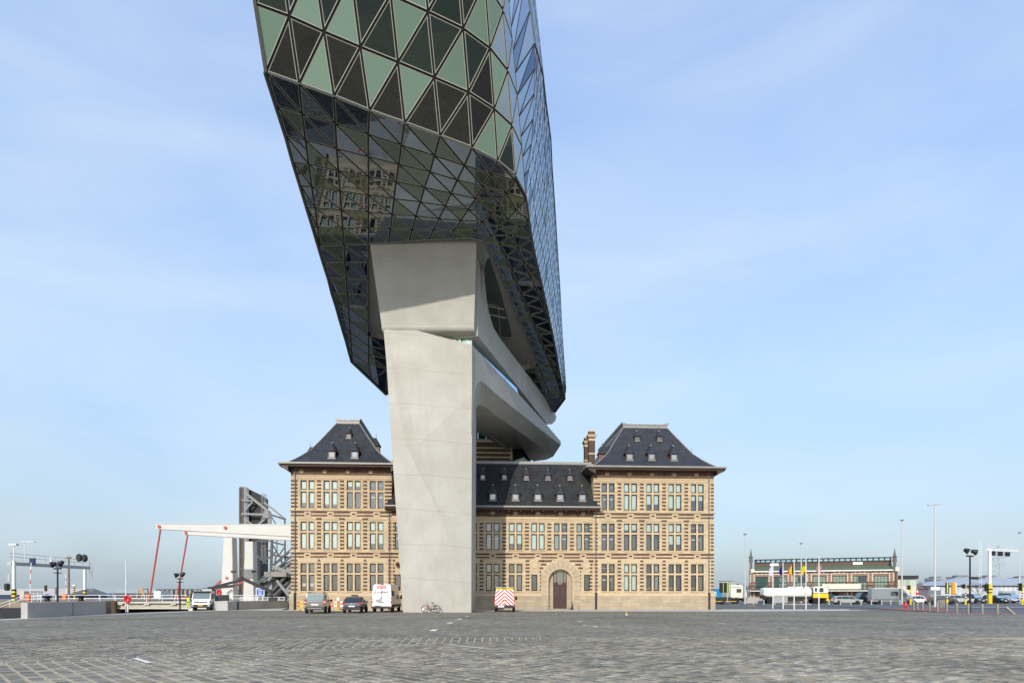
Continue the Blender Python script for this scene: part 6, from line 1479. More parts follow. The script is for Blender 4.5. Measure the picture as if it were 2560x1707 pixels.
# white tractor unit behind the building corner
Y = 122.0; s_ = Y / FPX
v = thing('tractor_lorry', 'cream white tractor lorry without trailer just right of the brick building', 'truck', (GX(1823, Y), Y, 0), R(-3))
c0, c1 = 0.0, 39 * s_
q = MB(); q.prism([(c0, .95), (c1 - .1, .95), (c1, 1.6), (c1 - .12, 2.35), (c1 - .45, 3.0), (c1 - .9, 3.3), (c0 + .1, 3.36), (c0, 3.2)], -1.2, 1.2, 'y'); q.build('cab', paint('cab_cream', (.72, .68, .58)), v, bevel=.08, smooth=True)
pads(v, 'side_window', g_car, [(c0 + .95, c0 + 1.8, -1.225, -1.15, 1.95, 2.6)], .02); q = MB(); q.add([(c1 + .0, -1.05, 1.75), (c1 + .0, 1.05, 1.75), (c1 - .14, 1.05, 2.5), (c1 - .14, -1.05, 2.5)], [(0, 1, 2, 3)]); q.build('windscreen', g_car, v)
pads(v, 'bumper', M('cab_dirty', (.25, .22, .18), .6), [(c1 - .35, c1 + .1, -1.2, 1.2, .4, 1.0)], .04); pads(v, 'green_box', M('box_green', (.02, .16, .09), .5), [(c1 - .75, c1 - .2, -1.25, -1.1, .6, 1.05)]); pads(v, 'stripe', m_plast, [(c0 + .02, c0 + 1.6, -1.215, -1.19, 2.88, 2.94)])
pads(v, 'chassis', m_plast, [(-2.9, c1 - .3, -.5, .5, .6, .95)]); pads(v, 'fuel_tank', m_steel, [(-1.2, -.2, -1.15, -.6, .55, 1.05)], .1); pads(v, 'horn', m_iron, [(1.2, 1.6, -.5, -.3, 3.35, 3.5)])
for xx in (.95, -1.9):
    for sx in (-1, 1): wheel(v, xx, sx * .98, .52, .32, m_rimw, PI / 2)
pads(v, 'mudguard', m_plast, [(.35, 1.6, -1.22, -.9, 1.02, 1.12)], .03)
# mobile lighting tower: yellow trailer, tall mast, panels
Y = 112.5; s_ = Y / FPX
v = thing('lighting_trailer', 'small yellow wheeled trailer with dark upright panels and mast beside the brick corner', 'trailer', (GX(1811, Y), Y, 0), R(2))
m_ty = M('trailer_yellow', (.55, .40, .06), .5, dirt=.4); m_lime = M('lime_pipe', (.55, .62, .05), .5)
pads(v, 'frame', m_ty, [(-1.7, 1.7, -.5, -.4, .42, .55), (-1.7, 1.7, .4, .5, .42, .55), (.1, 2.0, -.05, .05, .45, .55)]); pads(v, 'engine_box', m_plast, [(-1.5, 1.2, -.5, .5, .56, 1.15)], .04)
pads(v, 'dark_panel', m_iron, [(-.75, -.35, -.35, .3, 1.9, 3.55), (-.3, .1, -.35, .3, 1.9, 3.55), (.15, .55, -.35, .3, 1.9, 3.55)]); pads(v, 'canopy', M('canopy_green', (.10, .15, .12), .6), [(-.85, 1.25, -.6, .6, 3.78, 3.86)])
q = MB()
for xx in (-.33, .32, .60): q.tube((xx, -.42, 1.8), (xx, -.42, 3.6), .05)
q.tube((.33, -.45, .5), (.33, -.45, 3.7), .07); q.tube((.8, 0, 2.2), (.8, 0, 3.8), .03); q.build('mast', m_lime, v)
for sx in (-.9, .9): wheel(v, -.3, sx * .55, .30, .2, m_rimw, PI / 2)
# blue tank container seen past the corner
Y = 131.0
v = thing('blue_skip', 'bright blue open container with white letter at the right corner of the brick building', 'container', (GX(1791, Y), Y, 0))
q = MB(); q.prism([(-1.0, .95), (.7, .95), (1.0, 2.55), (-1.3, 2.55)], -1.0, 1.0, 'y'); q.build('tub', M('skip_blue', (.01, .22, .45), .45, dirt=.2), v, bevel=.04)
pads(v, 'rim', M('rim_blue', (.01, .12, .30), .45), [(-1.4, 1.1, -1.06, 1.06, 2.5, 2.64)]); pads(v, 'frame', m_plast, [(-1.2, 1.2, -1, 1, .3, .9)])
text_mesh('letter', 'E', .95, m_plate, v, (-.50, -1.02, 1.75), (R(90), 0, 0), .01, bold=.02)
# ---------------------------------------------------------------- left side: walls, lock, bridges
m_wallc = M('quay_concrete', (0.42, 0.41, 0.39), 0.8, var=0.07, scale=1.2, bump=0.15, dirt=0.2)
m_white = M('bridge_white', (0.55, 0.55, 0.53), 0.45, var=0.05, scale=0.5, dirt=0.12)
m_rust = M('rusty_cream', (0.58, 0.54, 0.45), 0.7, var=0.15, scale=0.8, dirt=0.4)
m_redrod = M('rod_red', (0.36, 0.05, 0.03), 0.5, var=0.1)
m_orange = M('orange_box', (0.80, 0.17, 0.02), 0.5); m_galv = M('galvanised', (0.42, 0.44, 0.46), 0.45, metal=0.4, var=0.1)
m_rail = M('rail_white', (0.70, 0.71, 0.72), 0.5); m_signblue = M('sign_blue', (0.01, 0.10, 0.48), 0.4, var=.05); m_navy = M('panel_navy', (0.012, 0.03, 0.10), 0.4)
m_yel = M('post_yellow', (0.72, 0.52, 0.02), 0.5, dirt=0.2); m_red = M('sign_red', (0.58, 0.02, 0.02), 0.45)
def block(name, label, cat, poly, z0, z1, mat, group=None):
    t = tag(MB().prism(poly, z0, z1, 'z').build(name, mat, bevel=.02), label, cat, group); return t
w1_ = block('concrete_wall', 'low grey concrete wall at the lower left, its near end pale', 'wall', [(-34.1, 47.4), (-33.62, 47.4), (-34.02, 57.2), (-34.5, 57.2)], -0.05, 1.09, m_wallc)
mb = MB(); mb.bx(-.012, .012, -.02, .02, 0, 1.08); mb.build('joint', M('joint_teal', (.15, .22, .23), .6), w1_, loc=(-33.80, 52.6, 0))
w2_ = block('concrete_wall', 'low concrete wall running back past the blue VHF sign to the brick building', 'wall', [(-31.45, 70.7), (-29.4, 70.6), (-29.3, 71.6), (-27.35, 83.5), (-28.6, 83.7)], -0.05, 0.92, m_wallc)
mb = MB(); mb.bx(-.2, .2, -.02, .02, .02, .90); mb.build('joint', M('joint_dark', (.06, .075, .09), .6), w2_, loc=(-29.14, 72.6, 0)).rotation_euler = (0, 0, R(80))
# raised lock quay on the far left with steps and railing
mb = MB(); mb.prism([(-130, 69), (-47.5, 69), (-47.5, 112), (-130, 112)], -2.6, 0.86, 'z'); mb.build('lock_quay', m_conc_dark, None, kind='structure')
mb = MB(); mb.prism([(-60, 58.3), (-46.0, 58.3), (-46, 66.5), (-60, 67)], -2.6, -0.5, 'z'); mb.build('lower_quay', m_conc_dark, None, kind='structure')
tag(MB().prism([(-62, 62.4), (-44.6, 62.4), (-44.0, 63.5), (-62, 63.5)], -.5, .42, 'z').build('timber_fender', M('fender_black', (.015, .016, .02), .7, var=.3)), 'black timber fender block below the brown quay wall at the far left', 'fender')
def railing(name, label, pts, h, nb, mat, cat='railing', bars=2, fine=0):
    """posts and rails through pts (x, y, z)"""
    t = thing(name, label, cat, pts[0]); o = Vector(pts[0])
    for a, b in zip(pts[:-1], pts[1:]):
        a = Vector(a) - o; b = Vector(b) - o
        for k in range(nb + 1):
            p = a.lerp(b, k / nb); q = MB(); q.tube(p, p + Vector((0, 0, h)), .035, n=6); q.build('post', mat, t)
        for j in range(bars):
            zz = Vector((0, 0, h * (1 - j / bars))); q = MB(); q.tube(a + zz, b + zz, .03, n=6); q.build('rail', mat, t)
        if fine:
            q = MB()
            for k in range(fine): p = a.lerp(b, k / fine); q.beam(p + Vector((0, 0, .08)), p + Vector((0, 0, h)), .025, .025)
            q.build('bars', mat, t)
    return t
railing('step_railing', 'sloping white handrail down the steps at the far left', [(-52.0, 68.9, -.1), (-49.5, 69.1, .86), (-47.7, 69.1, .86)], .65, 2, m_rail)
def ypost(px, py, pb, Y, r, label, name='signal_post'): pass
# gantry over the lock road
gz = .86
gx0, gy0, gx1, gy1 = GX(35, 85), 85.0, GX(212, 102), 102.0
g = thing('signal_gantry', 'grey lattice gantry with pale legs spanning the lock road at far left', 'gantry', (gx0, gy0, gz)); D_ = Vector((gx1 - gx0, gy1 - gy0, 0))
zt0 = ZY(1401, 85) - gz
for k, p in enumerate((Vector((0, 0, 0)), D_)):
    q = MB(); q.bx(p.x - .15, p.x + .15, p.y - .15, p.y + .15, 1.4, zt0); q.build('leg', m_rail, g)
    for j in range(6): q = MB(); q.bx(p.x - .19, p.x + .19, p.y - .19, p.y + .19, .24 * j, .24 * j + .24); q.build('leg_band', m_yel if j % 2 == 0 or j == 0 else m_iron, g)
q = MB(); q.beam(Vector((-.6, 0, zt0 - .35)), D_ + Vector((.6, 0, zt0 - .25)), .45, .42); q.build('beam', m_galv, g)
q = MB()
for zz in (.5, .95): q.tube(Vector((-.3, -.4, zt0 + zz)), D_ + Vector((0, -.4, zt0 + zz)), .03)
for k in range(8): p = D_ * (k / 7); q.tube(p + Vector((0, -.4, zt0)), p + Vector((0, -.4, zt0 + .95)), .03)
q.build('handrail', m_galv, g)
q = MB(); q.bx(-1, 1, -.1, .1, -1.25, 1.25); q.build('panel', m_navy, g, loc=D_ * .27 + Vector((0, -.6, zt0 + .1))).scale = (.36, 1, .34)
q = MB(); q.lathe((0, 0, 0), [(.16, 0), (.2, .35), (.12, .6), (.03, 1.0)], 10); q.build('radar', m_rail, g, loc=D_ * .48 + Vector((0, 0, zt0)))
for f in (.93, 1.02):
    q = MB(); q.lathe((0, 0, 0), [(.05, -.25), (.45, -.2), (.5, .15), (.42, .3)], 12, axis='y'); o = q.build('lamp', m_iron, g, loc=D_ * f + Vector((0, -.3, zt0 + 1.2))); o.scale = (.8, 1, 1.2)
q = MB(); q.tube((0, 0, zt0), (0, 0, zt0 + 1.9), .07); q.bx(-.45, .45, -.3, .3, zt0 + 1.9, zt0 + 2.1); q.tube((1.3, 0, zt0), (1.3, 0, zt0 + 2.3), .04); q.bx(1.1, 2.6, -.2, .2, zt0 + 2.3, zt0 + 2.38); q.build('mast', m_rail, g)
q = MB()
for dx in (-.2, .2): q.tube(D_ + Vector((.9 + dx, 0, 1.2)), D_ + Vector((.9 + dx, 0, zt0 + .8)), .03)
for k in range(14): q.tube(D_ + Vector((.7, 0, 1.4 + k * .36)), D_ + Vector((1.1, 0, 1.4 + k * .36)), .02)
q.build('ladder', m_galv, g)
q = MB(); q.bx(-.28, .28, -.3, .2, 1.15, 2.05); q.build('signal', m_iron, g, loc=(-.75, -.1, .1), bevel=.1)
q = MB(); q.bx(-.12, .12, -.05, .05, 2.4, 3.3); q.build('notice', m_galv, g, loc=(-.55, -.1, 0))
# floodlight masts: slim black posts with paired lamp heads
def flood(px, Y, z0, py_top, label, disc=True, flip=1):
    h = ZY(py_top, Y) - z0; t = thing('floodlight_post', label, 'floodlight', (GX(px, Y), Y, z0), group='black floodlight posts on the square')
    q = MB(); q.tube((0, 0, 0), (0, 0, h - .55), .085, .065, 10); q.build('post', m_iron, t, smooth=True)
    if disc: q = MB(); q.lathe((0, 0, h - .95), [(.05, 0), (.36, .02), (.36, .06), (.05, .1)], 12); q.build('disc', m_iron, t)
    q = MB(); q.bx(-.28, .28, -.12, .12, h - .60, h - .48); q.build('bracket', m_iron, t)
    for sx, tl in ((-.36, 8), (.30, -22)):
        q = MB(); q.lathe((0, 0, 0), [(.08, -.24), (.15, -.2), (.25, .14), (.27, .2), (.0, .17)], 12, axis='y'); o = q.build('lamp', m_iron, t, loc=(sx * 1.0 * flip, 0, h - .16)); o.rotation_euler = (R(20 + (12 if sx > 0 else 0)), 0, R(-75 * flip + tl)); o.location.z += .10 if sx > 0 else 0; 
        q = MB(); q.tube((sx * flip, 0, h - .22), (sx * .5 * flip, 0, h - .5), .03); q.build('arm', m_galv, t)
    return t
flood(144, 58.6, 0, 1405, 'black floodlight post behind the low concrete wall at lower left'); flood(450, 71.5, 0, 1433, 'black floodlight post left of the worker and the white crane lorry'); flood(599, 92, 0.3, 1443, 'black floodlight post between the two white bridge towers', False); flood(2425, 60.4, 0, 1374, 'tall black floodlight post among the bollards at right', False, -1)
# barrier booms with orange boxes
for (px, pb, ptx, ptop, Y, lab) in ((70, 1499, 78, 1406, 86, 'raised red and white barrier boom with orange box, left one under the gantry'), (162, 1493, 163.5, 1433, 100, 'raised red and white barrier boom with orange box, right one under the gantry')):
    t = thing('barrier_boom', lab, 'barrier', (GX(px, Y), Y, gz)); h = ZY(ptop, Y) - gz
    q = MB(); q.bx(-.27, .27, -.2, .2, 0, .85); q.build('cabinet', m_orange, t, bevel=.03)
    q = MB(); n = 9; a = Vector((.25, 0, .8)); b = Vector((GX(ptx, Y) - GX(px, Y), 0, h))
    for k in range(n): q.beam(a.lerp(b, k / n), a.lerp(b, (k + 1) / n), .08, .05, up=(0, 1, 0), m=1 if k in (3, 6) else 0)
    q.build('boom', [m_rail, m_red], t)
# other posts on the far quay
def post(name, label, cat, px, Y, z0, ptop, r, mat, head=None, hw=.3, hh=.15, bands=None):
    t = thing(name, label, cat, (GX(px, Y), Y, z0)); h = ZY(ptop, Y) - z0
    q = MB(); q.tube((0, 0, 0), (0, 0, h), r, r * .7, 8); q.build('pole', mat, t, smooth=True)
    if head: q = MB(); q.bx(-hw, hw, -.18, .18, h - .02, h + hh); q.build('lamp_head', head, t)
    if bands:
        for k in range(4): q = MB(); q.tube((0, 0, h * .35 + k * .3), (0, 0, h * .35 + k * .3 + .15), r * 1.25, n=8); q.build('band', m_iron, t)
    return t
m_brownpole = M('lamp_pole_brown', (.16, .12, .08), .6)
post('street_lamp', 'brown lamp post standing behind the gantry at far left', 'lamp post', 172, 105, gz, 1394, .17, m_brownpole, m_brownpole)
post('yellow_post', 'short yellow banded post with white lamp at far left', 'post', 186, 98, gz, 1463, .09, m_yel, m_rail, .25, .12, True)
post('white_post', 'small cream banded post behind the left floodlight post', 'post', 140, 96, gz, 1467, .14, m_rust, None, bands=True)
sp = post('traffic_signal', 'yellow and black traffic signal under the gantry at far left', 'traffic light', 119, 92, gz, 1466, .06, m_yel)
q = MB(); q.bx(-.35, -.12, -.15, .12, 1.2, 2.0); q.build('signal_head', m_iron, sp); q = MB(); q.bx(-.2, .36, -.2, -.16, .25, .85); q.build('blue_sign', m_signblue, sp)
q = MB(); q.add([(-.02, -.205, .4), (.2, -.205, .4), (.09, -.205, .7)], [(0, 1, 2)]); q.build('triangle', m_rail, sp)
for px, Y, lab in ((118, 78, 'black iron mooring bollard on the lock quay left of the floodlight post'), (203, 80, 'black iron mooring bollard on the lock quay right of the floodlight post')):
    t = tag(MB().lathe((0, 0, 0), [(.42, 0), (.28, .12), (.26, .35), (.5, .5), (.52, .6), (.3, .68)], 12).build('mooring_bollard', m_iron, loc=(GX(px, Y), Y, gz), smooth=True), lab, 'bollard')
railing('quay_railing', 'white railing with fine bars behind the left barrier boom', [(GX(75, 90), 90, gz), (GX(104, 90), 90, gz)], 1.0, 3, m_rail, fine=16)
# white bridge on the lock: deck girder, railings
bd = thing('swing_deck', 'cream steel bridge deck girder with white railing crossing behind the red lifebuoy', 'bridge', (-49, 82, 0))
zt, zb = ZY(1504, 82), ZY(1521.5, 82)
q = MB(); q.bx(-8, 18.5, 0, 11, zt - .12, zt); q.build('deck', m_rust, bd); q = MB(); q.bx(-8, 18.5, .25, .35, zb + .12, zt - .12); q.build('web', M('girder_grey', (.40, .38, .32), .7, var=.15, dirt=.3), bd)
q = MB(); q.bx(-8, 18.5, .0, .5, zb, zb + .12); q.bx(-8, 18.5, -.08, .3, zt - .16, zt + .02); q.build('flange', m_rust, bd)
q = MB(); q.bx(-8, 18.5, 1, 11, -2.4, zb - .25); q.build('under_deck_shadow', m_iron, bd)  # solid black block standing in for the shadow under the deck
for k in range(8): MB().bx(-8 + k * 3.2, -7.4 + k * 3.2, -.0, .3, zt - .35, zt - .16).build('bracket', m_rust, bd)
railing('bridge_railing', 'white railing along the near edge of the cream bridge deck', [(-57, 82.05, zt), (-30.8, 82.05, zt)], .80, 14, m_rail, bars=2)
railing('bridge_railing', 'white railing along the far edge of the cream bridge deck', [(-60, 92.5, zt), (-35.5, 92.5, zt)], .80, 12, m_rail, bars=2)
q = MB(); q.tube((0, 0, 0), (0, 0, 3.2), .3, n=10); tag(q.build('timber_pile', M('pile_brown', (.09, .06, .04), .9), loc=(GX(286, 74), 74, -2.3)), 'brown timber pile under the bridge deck near the lifebuoy', 'pile')
# drawbridge: two portal towers, two balance beams, red hangers
dbr = thing('drawbridge', 'white drawbridge with two tapered towers, long balance beams and red hanger rods', 'bridge', (GX(566, 86), 86, 0)); ox, oy = dbr.location.x, 86.0
for Y, (tl, tr, bl, br_), (pe, ye0, ye1), (pr, yr0, yr1), rodb in ((86.0, (559, 580, 551, 583), (393, 1309.5, 1322.5), (745, 1312, 1342), (372, 1509)), (96.5, (612.5, 632, 607, 634), (461, 1328, 1336), (745, 1336, 1352), (441, 1500))):
    zb_ = .4; ztop = ZY(yr1, Y) - .05
    def P(px, py): p = PX(px, py, Y); return (p.x - ox, p.z)
    xs = [GX(bl, Y) - ox, GX(br_, Y) - ox, GX(tr, Y) - ox, GX(tl, Y) - ox]; yy = Y - oy
    q = MB(); q.add([(xs[0], yy, zb_), (xs[1], yy, zb_), (xs[2], yy, ztop), (xs[3], yy, ztop), (xs[0] + .1, yy + 1.5, zb_), (xs[1] + .1, yy + 1.5, zb_), (xs[2] + .1, yy + 1.3, ztop), (xs[3] + .1, yy + 1.3, ztop)], [(0, 1, 2, 3), (1, 5, 6, 2), (4, 7, 6, 5), (0, 3, 7, 4), (3, 2, 6, 7), (0, 4, 5, 1)])
    q.build('tower', m_white, dbr, bevel=.04)
    q = MB(); a0, a1 = P(pe, ye0), P(pe - 1.5, ye1); b0, b1 = P(pr, yr0), P(pr, yr1); m0 = P(pe + 160, ye1 + 9)
    poly = [a0, a1, P(pe + 18, ye1 + .8), m0, b1, b0]
    q.prism(poly, yy - .25, yy + .55, 'y'); q.build('balance_beam', m_white, dbr, bevel=.03)
    q = MB(); q.prism([(a0[0] + .05, a0[1] + .0), (b0[0], b0[1] + .0), (b0[0], b0[1] + .07), (a0[0] + .05, a0[1] + .07)], yy - .29, yy + .6, 'y'); q.build('beam_cap', m_galv, dbr)
    rt, rb = PX(pe + 9, ye1 - 2, Y), PX(*rodb, Y - 2)
    q = MB(); q.tube((rt.x - ox, yy - .05, rt.z), (rb.x - ox, yy - 2, rb.z), .11, n=8); q.build('hanger_rod', m_redrod, dbr, smooth=True)
    discs = [P(pe + 8, (ye0 + ye1) / 2), P((tl + tr) / 2 - 3, (yr0 + yr1) / 2 - 6)]
    if Y < 90: discs = [P(401, 1316), P(566, 1319)]; dl = [P(567.5, 1444)]
    else: discs = [P(467, 1331)]; dl = [P(620.5, 1448)]
    for dx, dz in discs: q = MB(); q.lathe((dx, yy - .32, dz), [(.0, -.06), (.17, -.04), (.2, .1)], 14, axis='y'); q.build('pivot_disc', M('disc_red', (.5, .07, .04), .5), dbr)
    for dx, dz in dl: q = MB(); q.lathe((dx, yy - .03, dz), [(.0, -.06), (.15, -.04), (.17, .1)], 14, axis='y'); q.build('pivot_disc', M('disc_red', (.5, .07, .04), .5), dbr)
    p = P(br_ + 2, 1428); q = MB(); q.tube((p[0] - .3, yy - .2, p[1]), (p[0] + .3, yy - .2, p[1]), .12); q.build('camera', m_iron, dbr)
for a, b, Y in (((540, 1462), (553, 1452), 84), ((590, 1464), (608, 1453), 84)):
    p, r = PX(*a, Y), PX(*b, Y); q = MB(); q.beam((p.x - ox, Y - oy, p.z), (r.x - ox, Y - oy, r.z), .22, .22); q.build('red_strut', m_redrod, dbr)
# the old bascule bridge standing open: black deck leaf, trusses and tail arm
bas = thing('bascule_bridge', 'dark steel bascule bridge raised upright, with lattice trusses behind the white beams', 'bridge', (GX(625, 118), 118, 0)); ox = bas.location.x; YB_ = 118.0
m_bsteel = M('bascule_steel', (.065, .068, .072), .6, var=.2); m_bpale = M('bascule_pale', (.22, .225, .22), .6, var=.15); m_bdeck = M('bascule_deck', (.018, .02, .026), .7, var=.25); m_bbrown = M('bascule_brown', (.10, .08, .065), .7, var=.2)
def B(px, py, dy=0.0): p = PX(px, py, YB_ + dy); return Vector((p.x - ox, dy, p.z))
q = MB(); q.add([B(622, 1222), B(651, 1236), B(651, 1500), B(622, 1500), B(622, 1222) + Vector((-.8, 6, 0)), B(651, 1236) + Vector((-.8, 6, 0)), B(651, 1500) + Vector((-.8, 6, 0)), B(622, 1500) + Vector((-.8, 6, 0))], [(0, 3, 2, 1), (1, 2, 6, 5), (0, 1, 5, 4), (4, 5, 6, 7), (0, 4, 7, 3)]); q.build('deck_leaf', m_bdeck, bas)
q = MB()
for px in (600.5, 606.5): q.beam(B(px, 1219, -.5), B(px, 1500, -.5), .28, .4, up=(0, 1, 0))
for py in (1219, 1246, 1288, 1306, 1345, 1388, 1420, 1450): q.beam(B(600, py, -.5), B(607, py, -.5), .3, .35, up=(0, 1, 0))
q.build('edge_truss', m_bbrown, bas)
q = MB()
for px in (610, 614, 617.5, 621): q.tube(B(px, 1216 + (px - 610) * .3, -.7), B(px, 1500, -.7), .09 if px != 617.5 else .13)
for px in (653.5, 657, 661, 665): q.tube(B(px, 1234, -.7), B(px, 1400, -.7), .07)
q.build('guide_pipe', m_bpale, bas)
q = MB()
for a, b, w in (((614, 1232), (674, 1280), .55), ((605, 1250), (632, 1252), .35), ((632, 1253), (612, 1277), .35), ((604, 1284), (668, 1286), .45), ((668, 1292), (640, 1316), .4), ((612, 1296), (640, 1318), .35), ((660, 1255), (712, 1296), .4), ((674, 1280), (674, 1312), .7)): q.beam(B(*a, -1.2), B(*b, -1.2), w * .75, w * .6, up=(0, 1, 0))
q.prism([(B(664, 1280).x, B(0, 1297).z), (B(680, 1280).x, B(0, 1297).z), (B(680, 1280).x, B(0, 1279).z), (B(668, 1280).x, B(0, 1279).z)], -1.6, -1.0, 'y'); q.build('pale_truss', m_bpale, bas)
q = MB()
for a, b, w in (((680, 1287), (714, 1298), .5), ((712, 1295), (713, 1400), .35), ((680, 1292), (693, 1318), .25), ((712, 1310), (700, 1320), .25), ((638, 1352), (680, 1352), .35), ((680, 1354), (712, 1362), .45), ((680, 1358), (697, 1388), .3), ((697, 1388), (712, 1366), .3), ((693, 1345), (693, 1388), .18), ((690, 1345), (690, 1388), .1), ((680, 1387), (730, 1394), .5), ((640, 1386), (668, 1408), .5), ((655, 1361), (690, 1390), .3), ((656, 1408), (690, 1378), .35), ((657, 1394), (680, 1392), .3), ((664, 1361), (664, 1376), .4), ((680, 1348), (677, 1440), .6), ((690, 1388), (686, 1412), .35), ((700, 1388), (706, 1412), .3)): q.beam(B(*a, -1.5), B(*b, -1.5), w * .62, w * .55, up=(0, 1, 0))
q.build('lattice', m_bsteel, bas)
q = MB()
for a, b, w in (((680, 1415), (730, 1372), .55), ((690, 1422), (734, 1385), .4), ((640, 1462), (676, 1432), .8), ((660, 1472), (690, 1440), .9), ((670, 1488), (715, 1440), .7), ((680, 1492), (720, 1455), .6)): q.beam(B(*a, -2.2), B(*b, -2.2), w * .65, w * .6, up=(0, 1, 0))
q.build('tail_strut', m_bsteel, bas)
q = MB(); q.add([B(684, 1420, -1), B(730, 1398, -1), B(730, 1430, -1), B(680, 1430, -1), B(684, 1420, 3), B(730, 1398, 3), B(730, 1430, 3), B(680, 1430, 3)], [(0, 1, 2, 3), (4, 7, 6, 5), (0, 4, 5, 1), (1, 5, 6, 2), (2, 6, 7, 3), (3, 7, 4, 0)]); q.build('counterweight', M('cw_grey', (.22, .22, .215), .8, var=.15, dirt=.4), bas)
q = MB()
for a, b, w in (((682, 1416), (718, 1428), .75), ((716, 1422), (730, 1430), 1.0), ((692, 1450), (724, 1490), .6), ((714, 1475), (732, 1456), .4), ((715, 1477), (728, 1477), .35)): q.beam(B(*a, -2.8), B(*b, -2.8), w * .75, w * .6, up=(0, 1, 0))
q.build('link_arm', m_bpale, bas)
q = MB(); q.bx(B(676, 0).x, B(730, 0).x, -3, 4, ZY(1442, YB_), ZY(1430, YB_)); q.build('platform', M('plat_grey', (.27, .265, .24), .8, var=.15, dirt=.3), bas)
q = MB(); q.bx(B(672, 0).x, B(712, 0).x, 1.5, 5, .2, ZY(1442, YB_)); q.build('machine_house', m_bdeck, bas)
q = MB(); q.bx(B(712, 0).x, B(735, 0).x, 1.0, 5, .2, ZY(1452, YB_)); q.build('pale_house', M('house_grey', (.45, .46, .45), .8), bas)
q = MB()
for k in range(9):
    a = B(657 + k * 2.2, 1454 - k * 1.5, -3.2); q.beam(a, a + Vector((.35, 0, 0)), .3, .08)
q.beam(B(655, 1450, -3.2), B(676, 1436, -3.2), .06, .08); q.beam(B(655, 1441, -3.2), B(676, 1427, -3.2), .05, .05); q.build('stair', m_bpale, bas)
railing('quay_railing', 'white railing with fine bars on the quay behind the VHF sign', [(GX(600, 84.5), 84.5, .62), (GX(712, 84.5), 84.5, .62)], .68, 8, m_rail, fine=44)
mb = MB(); mb.prism([(-34.5, 83.8), (-24.6, 83.8), (-24.6, 127), (-50, 127), (-50, 100), (-34.5, 95)], -2.6, .55, 'z'); mb.build('bascule_quay', m_conc_dark, None, kind='structure')
sg = thing('vhf_sign', 'blue square sign with white lettering on two white posts above the quay wall', 'sign', (GX(650.5, 80), 80, .55))
zz0, zz1 = ZY(1489, 80) - .55, ZY(1469, 80) - .55
q = MB(); q.bx(-.50, .50, -.03, .03, zz0, zz1); q.build('board', m_rail, sg); q = MB(); q.bx(-.41, .41, -.045, -.03, zz0 + .09, zz1 - .09); q.build('field', m_signblue, sg)
text_mesh('lettering', 'VHF', .30, m_rail, sg, (0, -.05, (zz0 + zz1) / 2 + .18), (R(90), 0, 0), .004, bold=.008); text_mesh('lettering', '62', .38, m_rail, sg, (0, -.05, (zz0 + zz1) / 2 - .17), (R(90), 0, 0), .004, bold=.01)
for sx in (-.32, .32): q = MB(); q.tube((sx, .05, 0), (sx, .05, zz0 + .3), .06); q.build('post', m_rail, sg)
# lifebuoys in red covers, white mast
def buoy(px, Y, zc, z0, label, s=1.0):
    t = thing('lifebuoy_post', label, 'lifebuoy', (GX(px, Y), Y, z0)); zc -= z0
    q = MB(); q.tube((-.02, .08, 0), (-.02, .08, zc), .055); q.build('post', m_rail, t)
    q = MB(); rings = []
    for k in range(18):
        a = 2 * PI * k / 18; cc = Vector((math.cos(a) * .24 * s, 0, zc + math.sin(a) * .30 * s)); d = Vector((math.cos(a), 0, math.sin(a)))
        rings.append([cc + d * (.11 * s * math.cos(b)) + Vector((0, .11 * s * math.sin(b), 0)) for b in [2 * PI * j / 8 for j in range(8)]])
    rings.append(rings[0]); q.loft(rings, cap=False); q.build('buoy', M('buoy_red', (.50, .015, .02), .45), t, smooth=True)
    q = MB(); q.lathe((0, .06, zc), [(.0, -.02), (.2 * s, -.02), (.2 * s, .03)], 14, axis='y'); q.build('cover', M('buoy_cover', (.42, .012, .02), .5), t)
    return t
buoy(319, 63.5, ZY(1497, 63.5), 0, 'red lifebuoy on a white post in front of the bridge deck'); buoy(548, 84, ZY(1480.5, 84), .62, 'red lifebuoy seen between the crane lorry and the front bridge tower', 1.0)
post('flag_mast', 'thin bare white mast behind the red lifebuoy', 'mast', 315, 66, -.05, 1400, .06, m_rail)
post('harbour_light', 'thin dark mast far off left of the orange crane', 'mast', 283, 220, .25, 1460, .12, m_galv)
# far shore: sheds, containers, crane
def shed(name, label, px0, px1, ptop, Y, depth, col, roofcol=None, cat='shed', ribs=0, pbase=None, frac=.45):
    z1 = ZY(ptop, Y); x0, x1 = GX(px0, Y), GX(px1, Y)
    t = thing(name, label, cat, ((x0 + x1) / 2, Y, .25)); w = (x1 - x0) / 2; h = z1 - .25
    hw = h if roofcol is None else h * frac
    q = MB(); q.bx(-w, w, 0, depth, 0, hw); q.build('wall', M('shed_wall', col, .7, var=.12, scale=.3), t)
    if roofcol: q = MB(); q.prism([(-.4, hw), (depth * .4, h), (depth * .6, h), (depth + .4, hw)], -w - .3, w + .3, 'x'); q.build('roof', M('shed_roof', roofcol, .7, var=.1, scale=.2), t)
    if ribs:
        q = MB()
        for k in range(ribs): xx = -w + (k + .5) * 2 * w / ribs; q.bx(xx - .35, xx + .35, -.15, .02, 0, hw * .92)
        q.build('pilaster', M('shed_rib', (.30, .25, .2), .7), t)
    return t
shed('long_shed', 'long pale flat-roofed shed on the far shore behind the gantry', -60, 168, 1470, 190, 20, (.02, .045, .10), (.50, .46, .42), frac=.40)
shed('long_shed', 'long low shed with grey-green roof on the far shore behind the lifebuoy', 150, 396, 1470.5, 240, 30, (.07, .065, .075), (.36, .40, .37), frac=.5)
shed('dark_shed', 'long dark navy shed on the far shore behind the worker and crane lorry', 390, 640, 1472, 215, 25, (.025, .03, .055), None, ribs=22)
shed('site_hut', 'white site hut on the far shore beneath the front hanger rod', 384, 402, 1476, 200, 6, (.62, .62, .6), None, 'hut')
